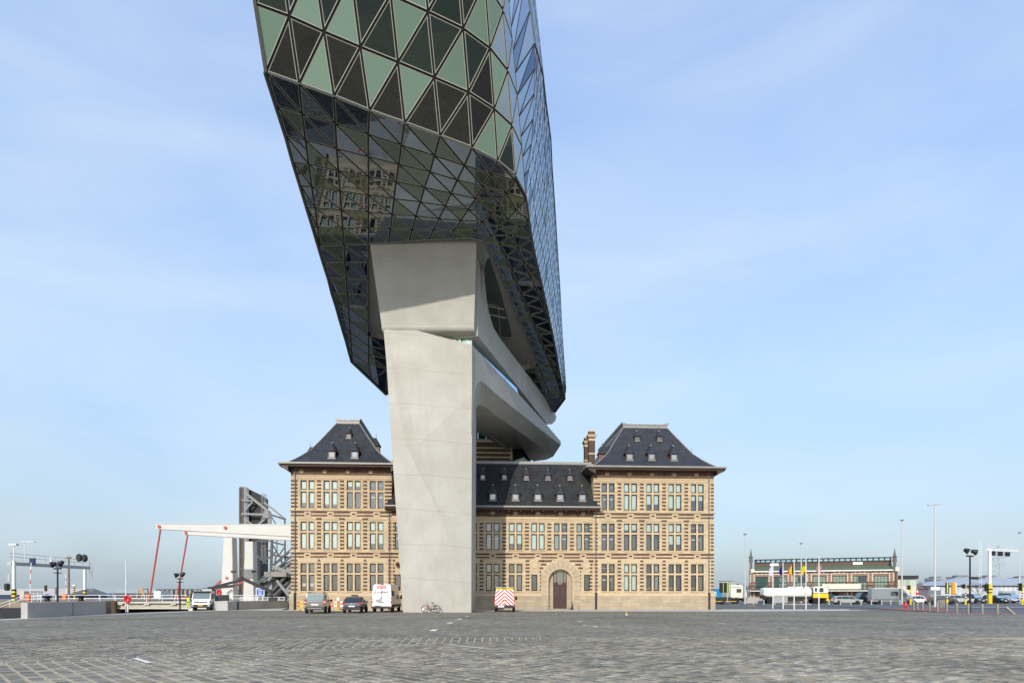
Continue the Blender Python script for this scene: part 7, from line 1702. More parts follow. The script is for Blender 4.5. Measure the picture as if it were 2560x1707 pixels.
shed('red_container', 'row of red containers on the far shore right of the hanger rod', 452, 478, 1490, 150, 4, (.32, .05, .05), None, 'container')
shed('quay_office', 'cream block with window bands under the left end of the gantry', 49, 60, 1477, 150, 6, (.50, .47, .38), None, 'building')
cr = thing('gantry_crane', 'orange gantry crane far off behind the bridge deck', 'crane', (GX(352, 230), 230, .25)); m_cro = M('crane_orange', (.55, .27, .06), .6)
for a, b in (((-1.4, 0, 0), (-.75, 0, 3.0)), ((1.25, 0, 0), (.75, 0, 3.0)), ((-1.3, 3, 0), (-.75, 3, 3.0)), ((1.2, 3, 0), (.75, 3, 3.0))): q = MB(); q.beam(a, b, .28, .28); q.build('leg', m_cro, cr)
q = MB(); q.bx(-.95, .95, -.2, 3.2, 3.0, 3.25); q.build('bridge', m_cro, cr); q = MB(); q.beam((-.9, 0, 1.6), (0, 0, 2.9), .1, .1); q.beam((.9, 0, 1.6), (0, 0, 2.9), .1, .1); q.build('brace', m_cro, cr)
ps = post('parking_sign', 'blue parking sign on the far side of the bridge deck', 'sign', 271, 110, .3, 1472, .05, m_galv); q = MB(); q.bx(-.22, .22, -.08, -.04, 1.0, 1.5); q.build('board', m_signblue, ps)
# worker in hi-vis
wk = thing('person', 'person in lime yellow high-visibility vest and trousers standing beside the white crane lorry', 'person', (GX(470.5, 70), 70.0, 0.0), R(10))
def human(root, H, col_skin, pose):
    me = bpy.data.meshes.new('body'); s = H / 1.75
    J = {'pel': (0, 0, .92), 'sp': (0, .0, 1.15), 'ch': (0, .01, 1.36), 'nk': (0, .0, 1.50), 'hd': (0, -.01, 1.60), 'tp': (0, -.01, 1.73), 'hl': (-.10, 0, .88), 'kl': (-.115, -.03, .48), 'al': (-.12, .02, .09), 'tl': (-.13, -.14, .04), 'hr': (.10, 0, .88), 'kr': (.13, -.05, .48), 'ar': (.15, .03, .09), 'tr': (.17, -.13, .04),
         'sl': (-.19, 0, 1.40), 'el': (-.25, .03, 1.13), 'wl': (-.24, -.06, .88), 'fl': (-.24, -.09, .79), 'sr': (.19, 0, 1.40), 'er': (.26, .02, 1.13), 'wr': (.22, -.12, .92), 'fr': (.21, -.16, .84)}
    Rr = {'pel': .14, 'sp': .125, 'ch': .145, 'nk': .055, 'hd': .095, 'tp': .05, 'hl': .095, 'kl': .062, 'al': .045, 'tl': .04, 'hr': .095, 'kr': .062, 'ar': .045, 'tr': .04, 'sl': .068, 'el': .047, 'wl': .033, 'fl': .03, 'sr': .068, 'er': .047, 'wr': .033, 'fr': .03}
    E = [('pel', 'sp'), ('sp', 'ch'), ('ch', 'nk'), ('nk', 'hd'), ('hd', 'tp'), ('pel', 'hl'), ('hl', 'kl'), ('kl', 'al'), ('al', 'tl'), ('pel', 'hr'), ('hr', 'kr'), ('kr', 'ar'), ('ar', 'tr'), ('ch', 'sl'), ('sl', 'el'), ('el', 'wl'), ('wl', 'fl'), ('ch', 'sr'), ('sr', 'er'), ('er', 'wr'), ('wr', 'fr')]
    ks = list(J); me.from_pydata([tuple(c * s for c in J[k]) for k in ks], [(ks.index(a), ks.index(b)) for a, b in E], [])
    o = bpy.data.objects.new('body', me); COL.objects.link(o)
    md = o.modifiers.new('skin', 'SKIN'); md.use_smooth_shade = True
    for i, k in enumerate(ks): me.skin_vertices[0].data[i].radius = (Rr[k] * s, Rr[k] * s * (.8 if k in ('pel', 'sp', 'ch') else 1)); me.skin_vertices[0].data[i].use_root = (k == 'pel')
    o.modifiers.new('sub', 'SUBSURF').levels = 1
    dg = bpy.context.evaluated_depsgraph_get(); m2 = bpy.data.meshes.new_from_object(o.evaluated_get(dg)); bpy.data.objects.remove(o)
    mats = [M('skin', (.42, .25, .18), .6), M('jacket_dark', (.015, .016, .02), .8), M('hivis', (.55, .78, .04), .7, var=.1), M('boots', (.02, .02, .02), .8), M('hair', (.03, .02, .015), .8), M('reflective', (.62, .64, .6), .4)]
    for m_ in mats: m2.materials.append(m_)
    for p in m2.polygons:
        c = p.center / s; z = c.z
        if z > 1.50: k = 4 if (z > 1.66 or c.y > .02) else 0
        elif z < .12: k = 3
        elif abs(c.x) > .175 and z < 1.45: k = 0 if z < .86 else 1
        elif z > 1.43: k = 1
        elif .90 < z < .99: k = 1
        elif .98 < z < 1.04 or .40 < z < .45: k = 5
        else: k = 2
        p.material_index = k
    m2.polygons.foreach_set('use_smooth', [True] * len(m2.polygons)); return link('body', m2, root)
human(wk, 1.60, None, None)
q = MB(); q.lathe((0, -.01, 0), [(.10, 1.50), (.115, 1.53), (.11, 1.58), (.07, 1.63), (.0, 1.645)], 12); q.build('cap', m_iron, wk, smooth=True)
tool = thing('drain_tool', 'small white and black ground tool at the worker boots beside the lorry', 'tool', (GX(477.5, 69.4), 69.4, 0)); q = MB(); q.bx(-.2, .2, -.12, .12, .02, .16); q.build('base', m_rail, tool); q = MB(); q.tube((-.15, 0, .1), (.1, 0, .42), .025); q.build('handle', m_red, tool)
# works barriers against the plinth
def works(px0, px1, Y, label, sign):
    t = thing('works_barrier', label, 'barrier', (GX((px0 + px1) / 2, Y), Y, 0)); w = (px1 - px0) / FPX * Y / 2
    for zz in (.38, .76):
        n = max(2, int(w * 2 / .3)); q = MB()
        for k in range(n): q.bx(-w + k * 2 * w / n, -w + (k + 1) * 2 * w / n, -.03, .03, zz, zz + .16, k % 2)
        q.build('board', [M('barrier_red', (.70, .05, .02), .5), M('barrier_white', (.78, .76, .7), .5)] if sign else [M('barrier_red', (.70, .05, .02), .5), m_yel], t)
    for sx in (-.25, .25) if not sign else (.05,): q = MB(); q.beam((sx * w * 2, .05, .02), (sx * w * 2, .05, 1.0), .2 if sign else .07, .06); q.beam((sx * w * 2 - .3, .05, .03), (sx * w * 2 + .3, .05, .03), .06, .06); q.build('leg', m_yel, t)
    if sign: q = MB(); q.bx(-.02, .24, -.02, .02, 1.02, 1.35); q.tube((.1, .03, .9), (.1, .03, 1.1), .02); q.build('notice', m_rail, t)
works(743, 757, 70.8, 'red and yellow works barrier behind the left rear corner of the family van', False); works(827, 858, 71.2, 'red, white and yellow works barrier with paper notice, between family van and hatchback', True)
# bicycle leaning on the pier
by = thing('bicycle', 'red step-through bicycle with black saddle leaning on the foot of the concrete pier', 'bicycle', (GX(1077, 62.35), 62.35, 0), R(0)); RW = .335
m_bred = M('bike_red', (.35, .012, .025), .35, coat=.4); m_chrome = M('chrome', (.55, .55, .55), .25, metal=.9)
def bwheel(x):
    e = bpy.data.objects.new('wheel', None); COL.objects.link(e); e.parent = by; e.location = (x, 0, RW); e.empty_display_size = .2
    def torus(R_, r, nm, mt):
        q = MB(); rings = []
        for k in range(25):
            a = 2 * PI * k / 24; d = Vector((math.cos(a), 0, math.sin(a))); rings.append([d * (R_ + r * math.cos(b)) + Vector((0, r * math.sin(b), 0)) for b in [2 * PI * j / 6 for j in range(6)]])
        q.loft(rings, cap=False); q.build(nm, mt, e, smooth=True)
    torus(RW - .02, .022, 'tyre', m_tyre); torus(RW - .05, .012, 'rim', m_chrome)
    q = MB()
    for k in range(14): a = 2 * PI * k / 14; q.tube((0, .03 * (-1) ** k, 0), ((RW - .05) * math.cos(a), 0, (RW - .05) * math.sin(a)), .0025, n=3, cap=False)
    q.tube((0, -.05, 0), (0, .05, 0), .03); q.build('spokes', m_chrome, e)
bwheel(-.55); bwheel(.55)
q = MB(); q.path([(-.40, 0, .86), (-.32, 0, .70), (-.12, 0, .36), (0, 0, .29)], .025, 8); q.path([(-.34, 0, .74), (-.18, 0, .42)], .02); q.path([(0, 0, .29), (.14, 0, .72)], .02, 8); q.path([(.55, 0, RW), (.02, 0, .30)], .013); q.path([(.55, .06, RW), (.12, .02, .66)], .010); q.path([(.55, -.06, RW), (.12, -.02, .66)], .010); q.build('frame', m_bred, by)
q = MB(); q.path([(-.42, 0, .90), (-.55, 0, RW)], .015); q.path([(-.43, 0, .86), (-.40, 0, 1.0)], .016); q.path([(-.40, -.26, 1.02), (-.46, -.08, 1.03), (-.46, .08, 1.03), (-.40, .26, 1.02), (-.25, .28, .98)], .013); q.path([(-.40, -.26, 1.02), (-.25, -.28, .98)], .016); q.build('handlebar', m_chrome, by)
q = MB(); q.prism([(.02, -.02), (.10, -.05), (.26, -.10), (.32, -.06), (.32, .06), (.26, .10), (.10, .05), (.02, .02)], .86, .93, 'z'); q.tube((.14, 0, .7), (.17, 0, .87), .014); q.build('saddle', m_iron, by, bevel=.015)
q = MB(); q.prism([(-.02, .25), (.48, .30), (.55, .36), (.48, .40), (.0, .36)], -.05, -.03, 'y'); q.build('chain_case', m_iron, by)
q = MB(); q.path([(.2, .05, .72), (.75, .05, .70)], .01); q.path([(.2, -.05, .72), (.75, -.05, .70)], .01); q.path([(.55, .05, RW), (.66, .05, .7)], .008); q.path([(.55, -.05, RW), (.66, -.05, .7)], .008); q.build('rack', m_chrome, by)
for wx in (-.55, .55):
    q = MB()
    for k in range(9): a0, a1 = R(20 + k * 15), R(35 + k * 15); q.beam((wx + .36 * math.cos(a0), 0, RW + .36 * math.sin(a0)), (wx + .36 * math.cos(a1), 0, RW + .36 * math.sin(a1)), .04, .006)
    q.build('mudguard', m_iron if wx > 0 else m_chrome, by)
q = MB(); q.tube((0, -.06, .29), (.10, -.1, .16), .01); q.bx(.05, .16, -.2, -.1, .14, .17); q.tube((0, .06, .29), (-.1, .1, .42), .01); q.lathe((0, 0, .29), [(.08, -.01), (.08, .01)], 10, axis='y'); q.build('pedals', m_iron, by); q = MB(); q.tube((-.05, .05, .28), (-.18, .22, .02), .012); q.build('stand', m_chrome, by)
# scrap of paper on the paving
sc = MB(); sc.add([(-.12, -.1, .012), (.1, -.12, .05), (.13, .1, .02), (-.08, .12, .07), (0, 0, .10)], [(0, 1, 4), (1, 2, 4), (2, 3, 4), (3, 0, 4)]); tag(sc.build('paper_scrap', m_rail, loc=(GX(1567, 54.0), 54.0, 0)), 'crumpled white scrap of paper on the paving before the right wing', 'litter')
q = MB(); q.prism([(-.1, .02), (.08, .03), (.02, .16)], -.03, .03, 'y'); tag(q.build('leaf_scrap', m_yel, loc=(GX(1566, 58), 58.0, 0)), 'small yellow scrap lying just beyond the white paper on the paving', 'litter')
# ---------------------------------------------------------------- right side: hall, street furniture, far town
m_hbrick = M_courses('hall_brick', (0.25, 0.145, 0.10), (0.32, .26, .21), .3, .12, .012, .25, 'xz', .9, .2, .15)
m_hstone = M('hall_stone', (0.62, 0.57, 0.47), .8, var=.1, scale=2); m_hroof = M('hall_green_roof', (.10, .135, .085), .7, var=.12, scale=.6, stretch=(3, 1, 1)); m_hband = M('hall_band', (.10, .065, .05), .7, var=.35, scale=1.2, stretch=(4, 1, 1))
m_hwhite = M('hall_white', (.76, .75, .70), .6); m_hdark = M('hall_dark', (.03, .03, .03), .6, var=.2); m_spire = M('spire_stone', (.13, .12, .11), .85, var=.3, scale=3)
g_hall = M_glass('hall_glass', (.03, .10, .10), (.7, .95, .95), .30, .01, 1.5); g_sky = M_glass('rooflight', (.06, .16, .20), (.6, .85, .95), .25, .002)
x0, y0, x1, y1 = GX(1873, 156), 156.0, GX(2245, 144), 144.0; HL = math.hypot(x1 - x0, y1 - y0)
hall = thing('brick_hall', 'long brick hall with green roof, rooflights and two small spires at right', 'building', (x0, y0, 0), math.atan2(y1 - y0, x1 - x0))
def hbx(name, mat, *items, bevel=0):
    q = MB()
    for it in items: q.bx(*it)
    return q.build(name, mat, hall, bevel=bevel)
hbx('wall', m_hbrick, (0, HL, 0, 16, 0, 6.6))
q = MB(); q.prism([(-.3, 6.75), (4.2, 8.05), (11.8, 8.05), (16.3, 6.75)], .8, HL - .8, 'x'); q.build('green_roof', m_hroof, hall)
hbx('clerestory', m_hband, (.8, HL - .8, 4.2, 11.8, 8.05, 8.95)); hbx('rooflight_frame', m_hdark, (.8, HL - .8, 4.0, 12, 8.9, 9.05), (.8, HL - .8, 4.2, 12, 9.6, 9.75), (.8, HL - .8, 4.5, 11.5, 8.9, 9.7))
for k in range(25):
    a = 1.0 + k * (HL - 2) / 25; q = MB(); q.add([(a + .15, 4.4, 9.06), (a + (HL - 2) / 25 - .15, 4.4, 9.06), (a + (HL - 2) / 25 - .15, 4.48, 9.62), (a + .15, 4.48, 9.62)], [(0, 1, 2, 3)]); q.build('rooflight_pane', g_sky, hall)
hbx('gutter', m_hwhite, (.9, HL - .9, -.55, .1, 6.62, 6.88)); hbx('string_band', m_hwhite, (1, HL - 1, -.08, .1, 6.05, 6.15))
for px_ in (.33, .72):
    hbx('white_board', m_hwhite, (HL * px_ - .0 - (5.6 if px_ < .5 else 0), HL * px_ + 1.9 - (5.6 if px_ < .5 else 0), 3.9, 4.1, 8.15, 8.75))
q = MB(); bay = (HL - 1.4) / 7.13
pils = [.7 + k * bay for k in range(8)]
for k, u in enumerate(pils):
    t = bpy.data.objects.new('pilaster', None); COL.objects.link(t); t.parent = hall; t.location = (u, 0, 0)
    q = MB(); q.bx(-.48, .48, -.35, .1, 0, 6.3); q.build('shaft', m_hbrick, t)
    q = MB()
    for j in range(8):
        zz = 4.3 + j * .23; wd = .24 if j % 2 else .14
        for s in (-1, 1): q.bx(min(s * .5, s * (.5 - wd)), max(s * .5, s * (.5 - wd)), -.37, .0, zz, zz + .22)
        for s in (-1, 1): q.bx(min(s * .5, s * (.5 - wd)), max(s * .5, s * (.5 - wd)), -.37, .0, .3 + j * .24, .3 + j * .24 + .23)
    q.build('quoins', m_hstone, t, kind='stuff')
    if k < 7:
        w_ = bpy.data.objects.new('window', None); COL.objects.link(w_); w_.parent = hall; w_.location = (u + bay / 2, 0, 0)
        q = MB(); q.bx(-1.25, 1.25, -.02, .03, 2.7, 5.5); q.build('pane', g_hall, w_, fix=False)
        q = MB()
        for xx in (-1.22, -.62, 0, .62, 1.22): q.bx(xx - .035, xx + .035, -.06, .02, 2.7, 5.5)
        for zz in (2.7, 3.25, 3.6, 4.2, 4.75, 5.1, 5.47): q.bx(-1.25, 1.25, -.055, .02, zz - .03, zz + .03)
        q.build('glazing_bar', m_hdark, w_)
        q = MB(); q.bx(-1.45, 1.45, -.1, .05, 5.5, 5.62); q.build('lintel', m_hdark, w_)
        q = MB()
        for s in (-.9, 0, .9): q.bx(s - .04, s + .04, -.07, .0, 6.15, 6.6)
        q.build('frieze_post', m_hwhite, w_)
        if (k * 5) % 7 in (3, 4): q = MB(); q.bx(-.4, 1.2, -.045, -.03, 4.25, 5.45); q.build('shade', M('shade_navy', (.03, .055, .075), .6), w_)
hbx('balcony_rail', m_hdark, (.5, HL - .5, -1.9, -1.82, 4.12, 4.32), (.5, HL - .5, -1.9, -1.84, 3.55, 3.6), (.5, HL - .5, -1.95, .0, 2.6, 2.72)); hbx('canopy', m_hwhite, (.3, HL + .2, -2.2, 0, 2.3, 2.48))
q = MB()
for k in range(15): q.bx(.6 + k * 2.05, .66 + k * 2.05, -1.9, -1.84, 2.7, 4.2)
q.build('balcony_post', m_hdark, hall)
hbx('white_cabin', M('cabin_cream', (.70, .66, .52), .6), (15.2, 22.6, -2.0, -.3, 2.75, 3.85)); hbx('ground_window', g_hall, (2.2, 3.6, -.03, .02, .2, 1.9), (19.5, 21, -.03, .02, .4, 1.8), (24, 26, -.03, .02, .4, 1.8)); hbx('ground_door', m_hdark, (12, 13.5, -.03, .02, 0, 2.0), (16.5, 18.5, -.03, .02, 0, 2.0))
for u, s in ((.35, 1), (HL - .5, .95)):
    t = bpy.data.objects.new('spire', None); COL.objects.link(t); t.parent = hall; t.location = (u, 1.2, 0)
    q = MB(); q.bx(-.35, .3, -1.2, 3.0, 0, 7.4); q.bx(-.3, .2, -.9, .2, 7.4, 9.0 * s); q.build('pier', m_spire, t)
    q = MB(); q.bx(.0, .8, -1.3, -.5, 6.5, 7.4); q.build('stone_block', m_hstone, t)
    q = MB(); q.lathe((-.05, -.4, 0), [(.48, 9.0 * s), (.42, 9.3 * s), (.30, 10.2 * s), (.14, 11.2 * s), (.0, 12.3 * s)], 8); q.lathe((-.05, -.4, 0), [(.5, 10.0 * s), (.55, 10.15 * s), (.3, 10.3 * s)], 8); q.build('pinnacle', m_spire, t)
# modern annex
an = thing('glazed_annex', 'small modern annex with dark roof edge and pale window strip right of the hall', 'building', (GX(2245, 150), 150, 0)); w_ = (2291 - 2245) / FPX * 150
q = MB(); q.bx(0, w_, 0, 8, 0, 5.2); q.build('wall', m_hstone, an); q = MB(); q.bx(-.1, w_ + .25, -.4, 8, 5.05, 5.75); q.build('roof_edge', M('annex_dark', (.035, .03, .04), .5), an)
for k in range(3): q = MB(); q.bx(.35 + k * 1.25, 1.45 + k * 1.25, -.03, .02, 3.5, 5.0); q.build('pane', M_glass('annex_glass', (.42, .52, .44), refl=.12), an)
lw = tag(MB().bx(GX(1862, 126), GX(1906, 126), 126, 126.5, 0, 1.05).build('concrete_barrier', m_wallc), 'grey concrete barrier on the asphalt between tractor lorry and tanker', 'barrier')
# kerb and debris on the asphalt
mb = MB(); mb.bx(22.6, 36.3, 73.55, 73.9, -.1, .03); mb.build('kerb', m_pale, None, kind='structure')
db = MB(); rg = random.Random(4)
for k in range(46):
    a = rg.uniform(-2.6, 1.6); s_ = rg.uniform(.08, .28); db.box((a, rg.uniform(-.7, .7), s_ * .3 - .02), (s_ * 1.4, s_, s_ * .7), rz=rg.uniform(0, 3))
tag(db.build('rubble_heap', M('rubble', (.48, .45, .40), .9, var=.3, scale=4), loc=(GX(2000, 113), 113, -.06)), 'low heap of pale broken rubble below the tanker', 'rubble')['kind'] = 'stuff'
bo = MB(); bo.bx(-1.3, .0, -.2, .2, 0, .10, 0); bo.bx(.0, 1.4, -.15, .15, 0, .08, 1); tag(bo.build('scrap_boards', [M('board_brown', (.22, .15, .09), .8), m_iron], loc=(GX(1890, 100), 100, -.06)), 'brown and black boards lying on the asphalt before the concrete barrier', 'boards')
# flags
m_pole = M('flag_pole_white', (.78, .78, .78), .4, var=.04)
FLG = {'white': [(.62, .62, .74), (.62, .62, .74), (.55, .50, .66)], 'blue': [(.006, .010, .16)] * 3, 'belgian': [(.01, .01, .012), (.72, .48, .01), (.55, .02, .03)], 'yellow': [(.10, .08, .012), (.62, .47, .01), (.64, .48, .01)], 'mixed': [(.45, .04, .06), (.55, .40, .05), (.02, .15, .40)]}
def flag(px, Y, ptop, kind, label, ftop, fbot, out, flab):
    t = thing('flag_pole', label, 'flag pole', (GX(px, Y), Y, -.05), group='flag poles beyond the square'); h = ZY(ptop, Y) + .05
    q = MB(); q.tube((0, 0, 0), (0, 0, h), .06, .042, 10); q.build('pole', m_pole, t, smooth=True); q = MB(); q.lathe((0, 0, h), [(.07, 0), (.09, .04), (.0, .12)], 8); q.build('finial', m_pole, t)
    t = thing('flag', flab, 'flag', (GX(px, Y), Y, -.05), group='drooping flags'); z1, z0 = ZY(ftop, Y) + .05, ZY(fbot, Y) + .05; W_ = out / FPX * Y
    nx, nz = 9, 12; vs = []; mi = []
    for j in range(nz + 1):
        for i in range(nx + 1):
            f, g_ = i / nx, j / nz
            # cloth hangs from the hoist: its outer part droops
            x = -W_ * f * (0.35 + .65 * (1 - abs(g_ - .52) * 1.2)); z = z1 - (z1 - z0) * (g_ * (1 - .45 * f) + .40 * f)
            y = .16 * math.sin(f * 9 + g_ * 3) * (f ** .6) ; vs.append((x - .07, y, z))
    fs = []
    for j in range(nz):
        for i in range(nx): fs.append((j * (nx + 1) + i, j * (nx + 1) + i + 1, (j + 1) * (nx + 1) + i + 1, (j + 1) * (nx + 1) + i)); mi.append(min(2, i * 3 // nx) if kind in ('belgian', 'mixed', 'white') else (0 if kind == 'yellow' and j < 3 and i < 3 else 1))
    q = MB(); q.add(vs, fs); q.mi = mi; o = q.build('cloth', [M('flag_' + kind, c, .8, var=.08) for c in FLG[kind]], t, smooth=True, fix=False)
    if kind == 'yellow': q = MB(); q.add([(-W_ * .32, -.12, z1 - .9), (-W_ * .18, -.12, z1 - 1.15), (-W_ * .25, -.12, z1 - 1.5), (-W_ * .4, -.12, z1 - 1.6), (-W_ * .42, -.12, z1 - 1.2)], [(0, 1, 2, 3, 4)]); q.build('lion', m_iron, t)
    if kind == 'mixed':
        q = MB(); q.add([(.09, -.03, z1 - .1), (.28, .05, z1 - .35), (.25, .03, z1 - 1.0), (.14, -.02, z1 - 1.35), (.08, 0, z1 - .9)], [(0, 1, 2, 3, 4)]); q.build('flag_edge', M('flag_pink', (.50, .25, .28), .8), t)
    return t
flag(1932.3, 81.5, 1407, 'white', 'white flag pole, leftmost of the five', 1409, 1440, 11, 'drooping white flag with faint violet print'); flag(1957.5, 80.3, 1408, 'blue', 'white flag pole carrying the dark blue flag', 1410, 1438, 10, 'drooping plain dark blue flag'); flag(1985.3, 78.4, 1400, 'belgian', 'white flag pole carrying the black, yellow and red flag', 1406, 1438, 16, 'black, yellow and red striped flag'); flag(2015, 76.5, 1396, 'yellow', 'white flag pole carrying the yellow flag', 1406, 1437, 14, 'yellow flag with dark figure and dark corner'); flag(2047.3, 75.4, 1392, 'mixed', 'white flag pole, tallest and rightmost of the five', 1407, 1431, 7, 'narrow furled red, yellow and blue flag')
# lamp posts
m_lamp = M('lamp_post_grey', (.55, .56, .55), .45, metal=.2, var=.06)
def lamp(px, Y, ptop, label, twin=0, z0=-.05, r=.13):
    t = thing('street_lamp', label, 'lamp post', (GX(px, Y), Y, z0)); h = ZY(ptop, Y) - z0
    q = MB(); q.tube((0, 0, 0), (0, 0, h), r, r * .65, 10); q.build('pole', m_lamp, t, smooth=True); q = MB(); q.tube((0, 0, 0), (0, 0, .35), r * 1.5); q.build('base', m_galv, t)
    if twin:
        for s, w in ((-1, .95), (1, .8)): q = MB(); q.bx(min(s * .05, s * w), max(s * .05, s * w), -.15, .15, h - .03 + (.08 if s > 0 else -.04), h + .07 + (.08 if s > 0 else -.04)); q.build('lamp_head', m_lamp, t, bevel=.03)
    else: q = MB(); q.lathe((0, 0, h - .1), [(.12, 0), (.30, .05), (.30, .16), (.1, .25)], 10); q.build('lamp_head', M('lamp_head', (.2, .21, .22), .5), t)
    return t
lamp(1862.5, 117.5, 1335, 'pale lamp post standing just right of the brick building'); lamp(2003, 128, 1358, 'pale lamp post rising behind the yellow flag'); lamp(2255, 113.5, 1300, 'pale lamp post in front of the grey van'); lt = lamp(2337.5, 88, 1262, 'tallest lamp post at right, with two flat lamp heads', 1, r=.14); lamp(2549, 130, 1331, 'pale lamp post at the far right behind the gantry')
q = MB(); q.bx(-.65, .55, -.2, -.14, 2.25, 2.65); q.build('street_sign', m_hwhite, lt)
# bollards
m_bol = M('bollard_steel', (.24, .225, .195), .45, metal=.3, var=.12)
q = MB(); q.lathe((0, 0, 0), [(.12, 0), (.12, .86), (.115, .89), (.09, .91), (0, .91)], 12); me_b1 = q.mesh('bollard', m_bol, smooth=True)
q = MB(); q.lathe((0, 0, 0), [(.085, 0), (.085, .82), (0, .84)], 10); me_b2 = q.mesh('bollard', M('bollard_thin', (.45, .46, .42), .5, var=.1), smooth=True)
near_l = ['grey steel bollard nearest the red hydrant', 'second grey bollard right of the red hydrant', 'third grey bollard right of the red hydrant', 'grey bollard left of the twin-headed lamp post', 'grey bollard right of the twin-headed lamp post', 'grey bollard in front of the yellow and black signal board', 'grey bollard midway between signal board and black floodlight post', 'grey bollard touching the black floodlight post', 'grey bollard just right of the black floodlight post', 'upright grey bollard left of the tilted one']
for (px, pb), lab in zip([(2284, 1524), (2294, 1525), (2307, 1526), (2324, 1527), (2344, 1528), (2367, 1529), (2392, 1531), (2421, 1533), (2456, 1533.6), (2494, 1535)], near_l):
    Y = 2902 / (pb - HOR); tag(link('bollard', me_b1, None, (GX(px, Y), Y, -.03)), lab, 'bollard', 'grey steel bollards at the edge of the square')
o = tag(link('bollard', me_b1, None, (GX(2537, 57.5), 57.5, -.05)), 'knocked-over grey bollard leaning far to the left', 'bollard', 'grey steel bollards at the edge of the square'); o.rotation_euler = (R(-18), R(-40), 0)
for (px, pb), lab in zip([(2346, 1516), (2351.6, 1516), (2356, 1515), (2360, 1514.5)], ['first far bollard beside the twin lamp post', 'second far bollard right of the twin lamp post', 'third far bollard right of the twin lamp post', 'fourth far bollard, nearest the yellow signal post']):
    Y = 2902 / (pb - HOR); tag(link('bollard', me_b1, None, (GX(px, Y), Y, -.03)), 'grey bollard, ' + lab, 'bollard', 'grey steel bollards at the edge of the square')
bl = ['thin pale bollard right of the boards on the asphalt', 'thin pale bollard before the tail of the tanker', 'thin pale bollard between the first two flag poles', 'thin pale bollard right of the dark blue flag pole', 'thin pale bollard before the rear of the silver estate', 'thin pale bollard before the doors of the silver estate', 'thin pale bollard before the bonnet of the silver estate', 'thin pale bollard before the black van', 'thin pale bollard before the tail of the grey van', 'thin pale bollard right of the grey van rear wheel', 'thin pale bollard before the middle of the grey van', 'thin pale bollard left of the lamp post at the grey van']
for px, lab in zip((1883.6, 1910, 1937, 1960, 2073, 2101, 2127.5, 2153, 2178.6, 2204, 2227, 2249.5), bl): tag(link('bollard', me_b2, None, (GX(px, 110.5), 110.5, -.06)), lab, 'bollard', 'thin pale bollards along the car park')
# hydrant
hy = thing('fire_hydrant', 'bright red fire hydrant on the kerb before the grey van', 'hydrant', (GX(2264.5, 77), 77, -.03)); m_hy = M('hydrant_red', (.62, .01, .015), .35, coat=.3)
q = MB(); q.lathe((0, 0, 0), [(.17, 0), (.17, .06), (.10, .08), (.10, .36), (.15, .40), (.15, .62), (.11, .68), (.09, .78), (.04, .82), (0, .83)], 14); q.build('barrel', m_hy, hy, smooth=True); q = MB(); q.tube((-.32, 0, .5), (.2, 0, .5), .075, n=10); q.tube((-.34, 0, .5), (-.30, 0, .5), .1, n=10); q.build('outlet', m_hy, hy)
# traffic signals
def signal(px, Y, ptop, label, head='side', w=.16):
    t = thing('traffic_light', label, 'traffic light', (GX(px, Y), Y, -.05)); h = ZY(ptop, Y) + .05
    q = MB(); q.tube((0, 0, 0), (0, 0, .95), w * .95, n=10); q.build('foot', m_yel, t)
    q = MB()
    for k in range(5): q.tube((0, 0, .95 + k * .2), (0, 0, 1.15 + k * .2), w * .6, n=8, m=k % 2)
    q.build('banded_pole', [m_iron, m_rail], t); q = MB(); q.tube((0, 0, 1.95), (0, 0, h), w * .6, n=8); q.build('pole', M('lime_post', (.62, .60, .10), .5), t)
    hd = MB()
    if head == 'side':
        hd.bx(-.45, -.06, -.15, .15, h - .75, h - .02)
        for k in range(2): hd.prism([(-.45, h - .35 * k - .05), (-.75, h - .35 * k - .18), (-.75, h - .35 * k - .24), (-.45, h - .35 * k - .3)], -.12, .12, 'y')
    elif head == 'board': hd.bx(-.28, .28, -.06, .06, h - 1.75, h)
    else:
        hd.bx(-.5, -.1, -.2, .2, h - 1.25, h)
        for k in range(3): hd.prism([(-.5, h - .4 * k - .05), (-.85, h - .4 * k - .15), (-.85, h - .4 * k - .2), (-.5, h - .4 * k - .28)], -.14, .14, 'y')
    hd.build('signal_head', m_iron, t, bevel=.03)
    if head == 'board': q = MB(); q.bx(-.09, .09, -.09, -.06, h - 1.65, h - .1); q.build('board_stripe', m_lime, t)
    return t
signal(2276.5, 112, 1462, 'yellow pedestrian signal post between the lamp post and the white car'); signal(2368, 104, 1455, 'signal with black oval board and yellow stripe, right of the twin lamp post', 'board'); signal(2414, 112, 1459, 'yellow signal post with black head just left of the black floodlight post'); signal(2556, 112, 1457, 'yellow signal post with three-lens black head at the right edge', 'three')
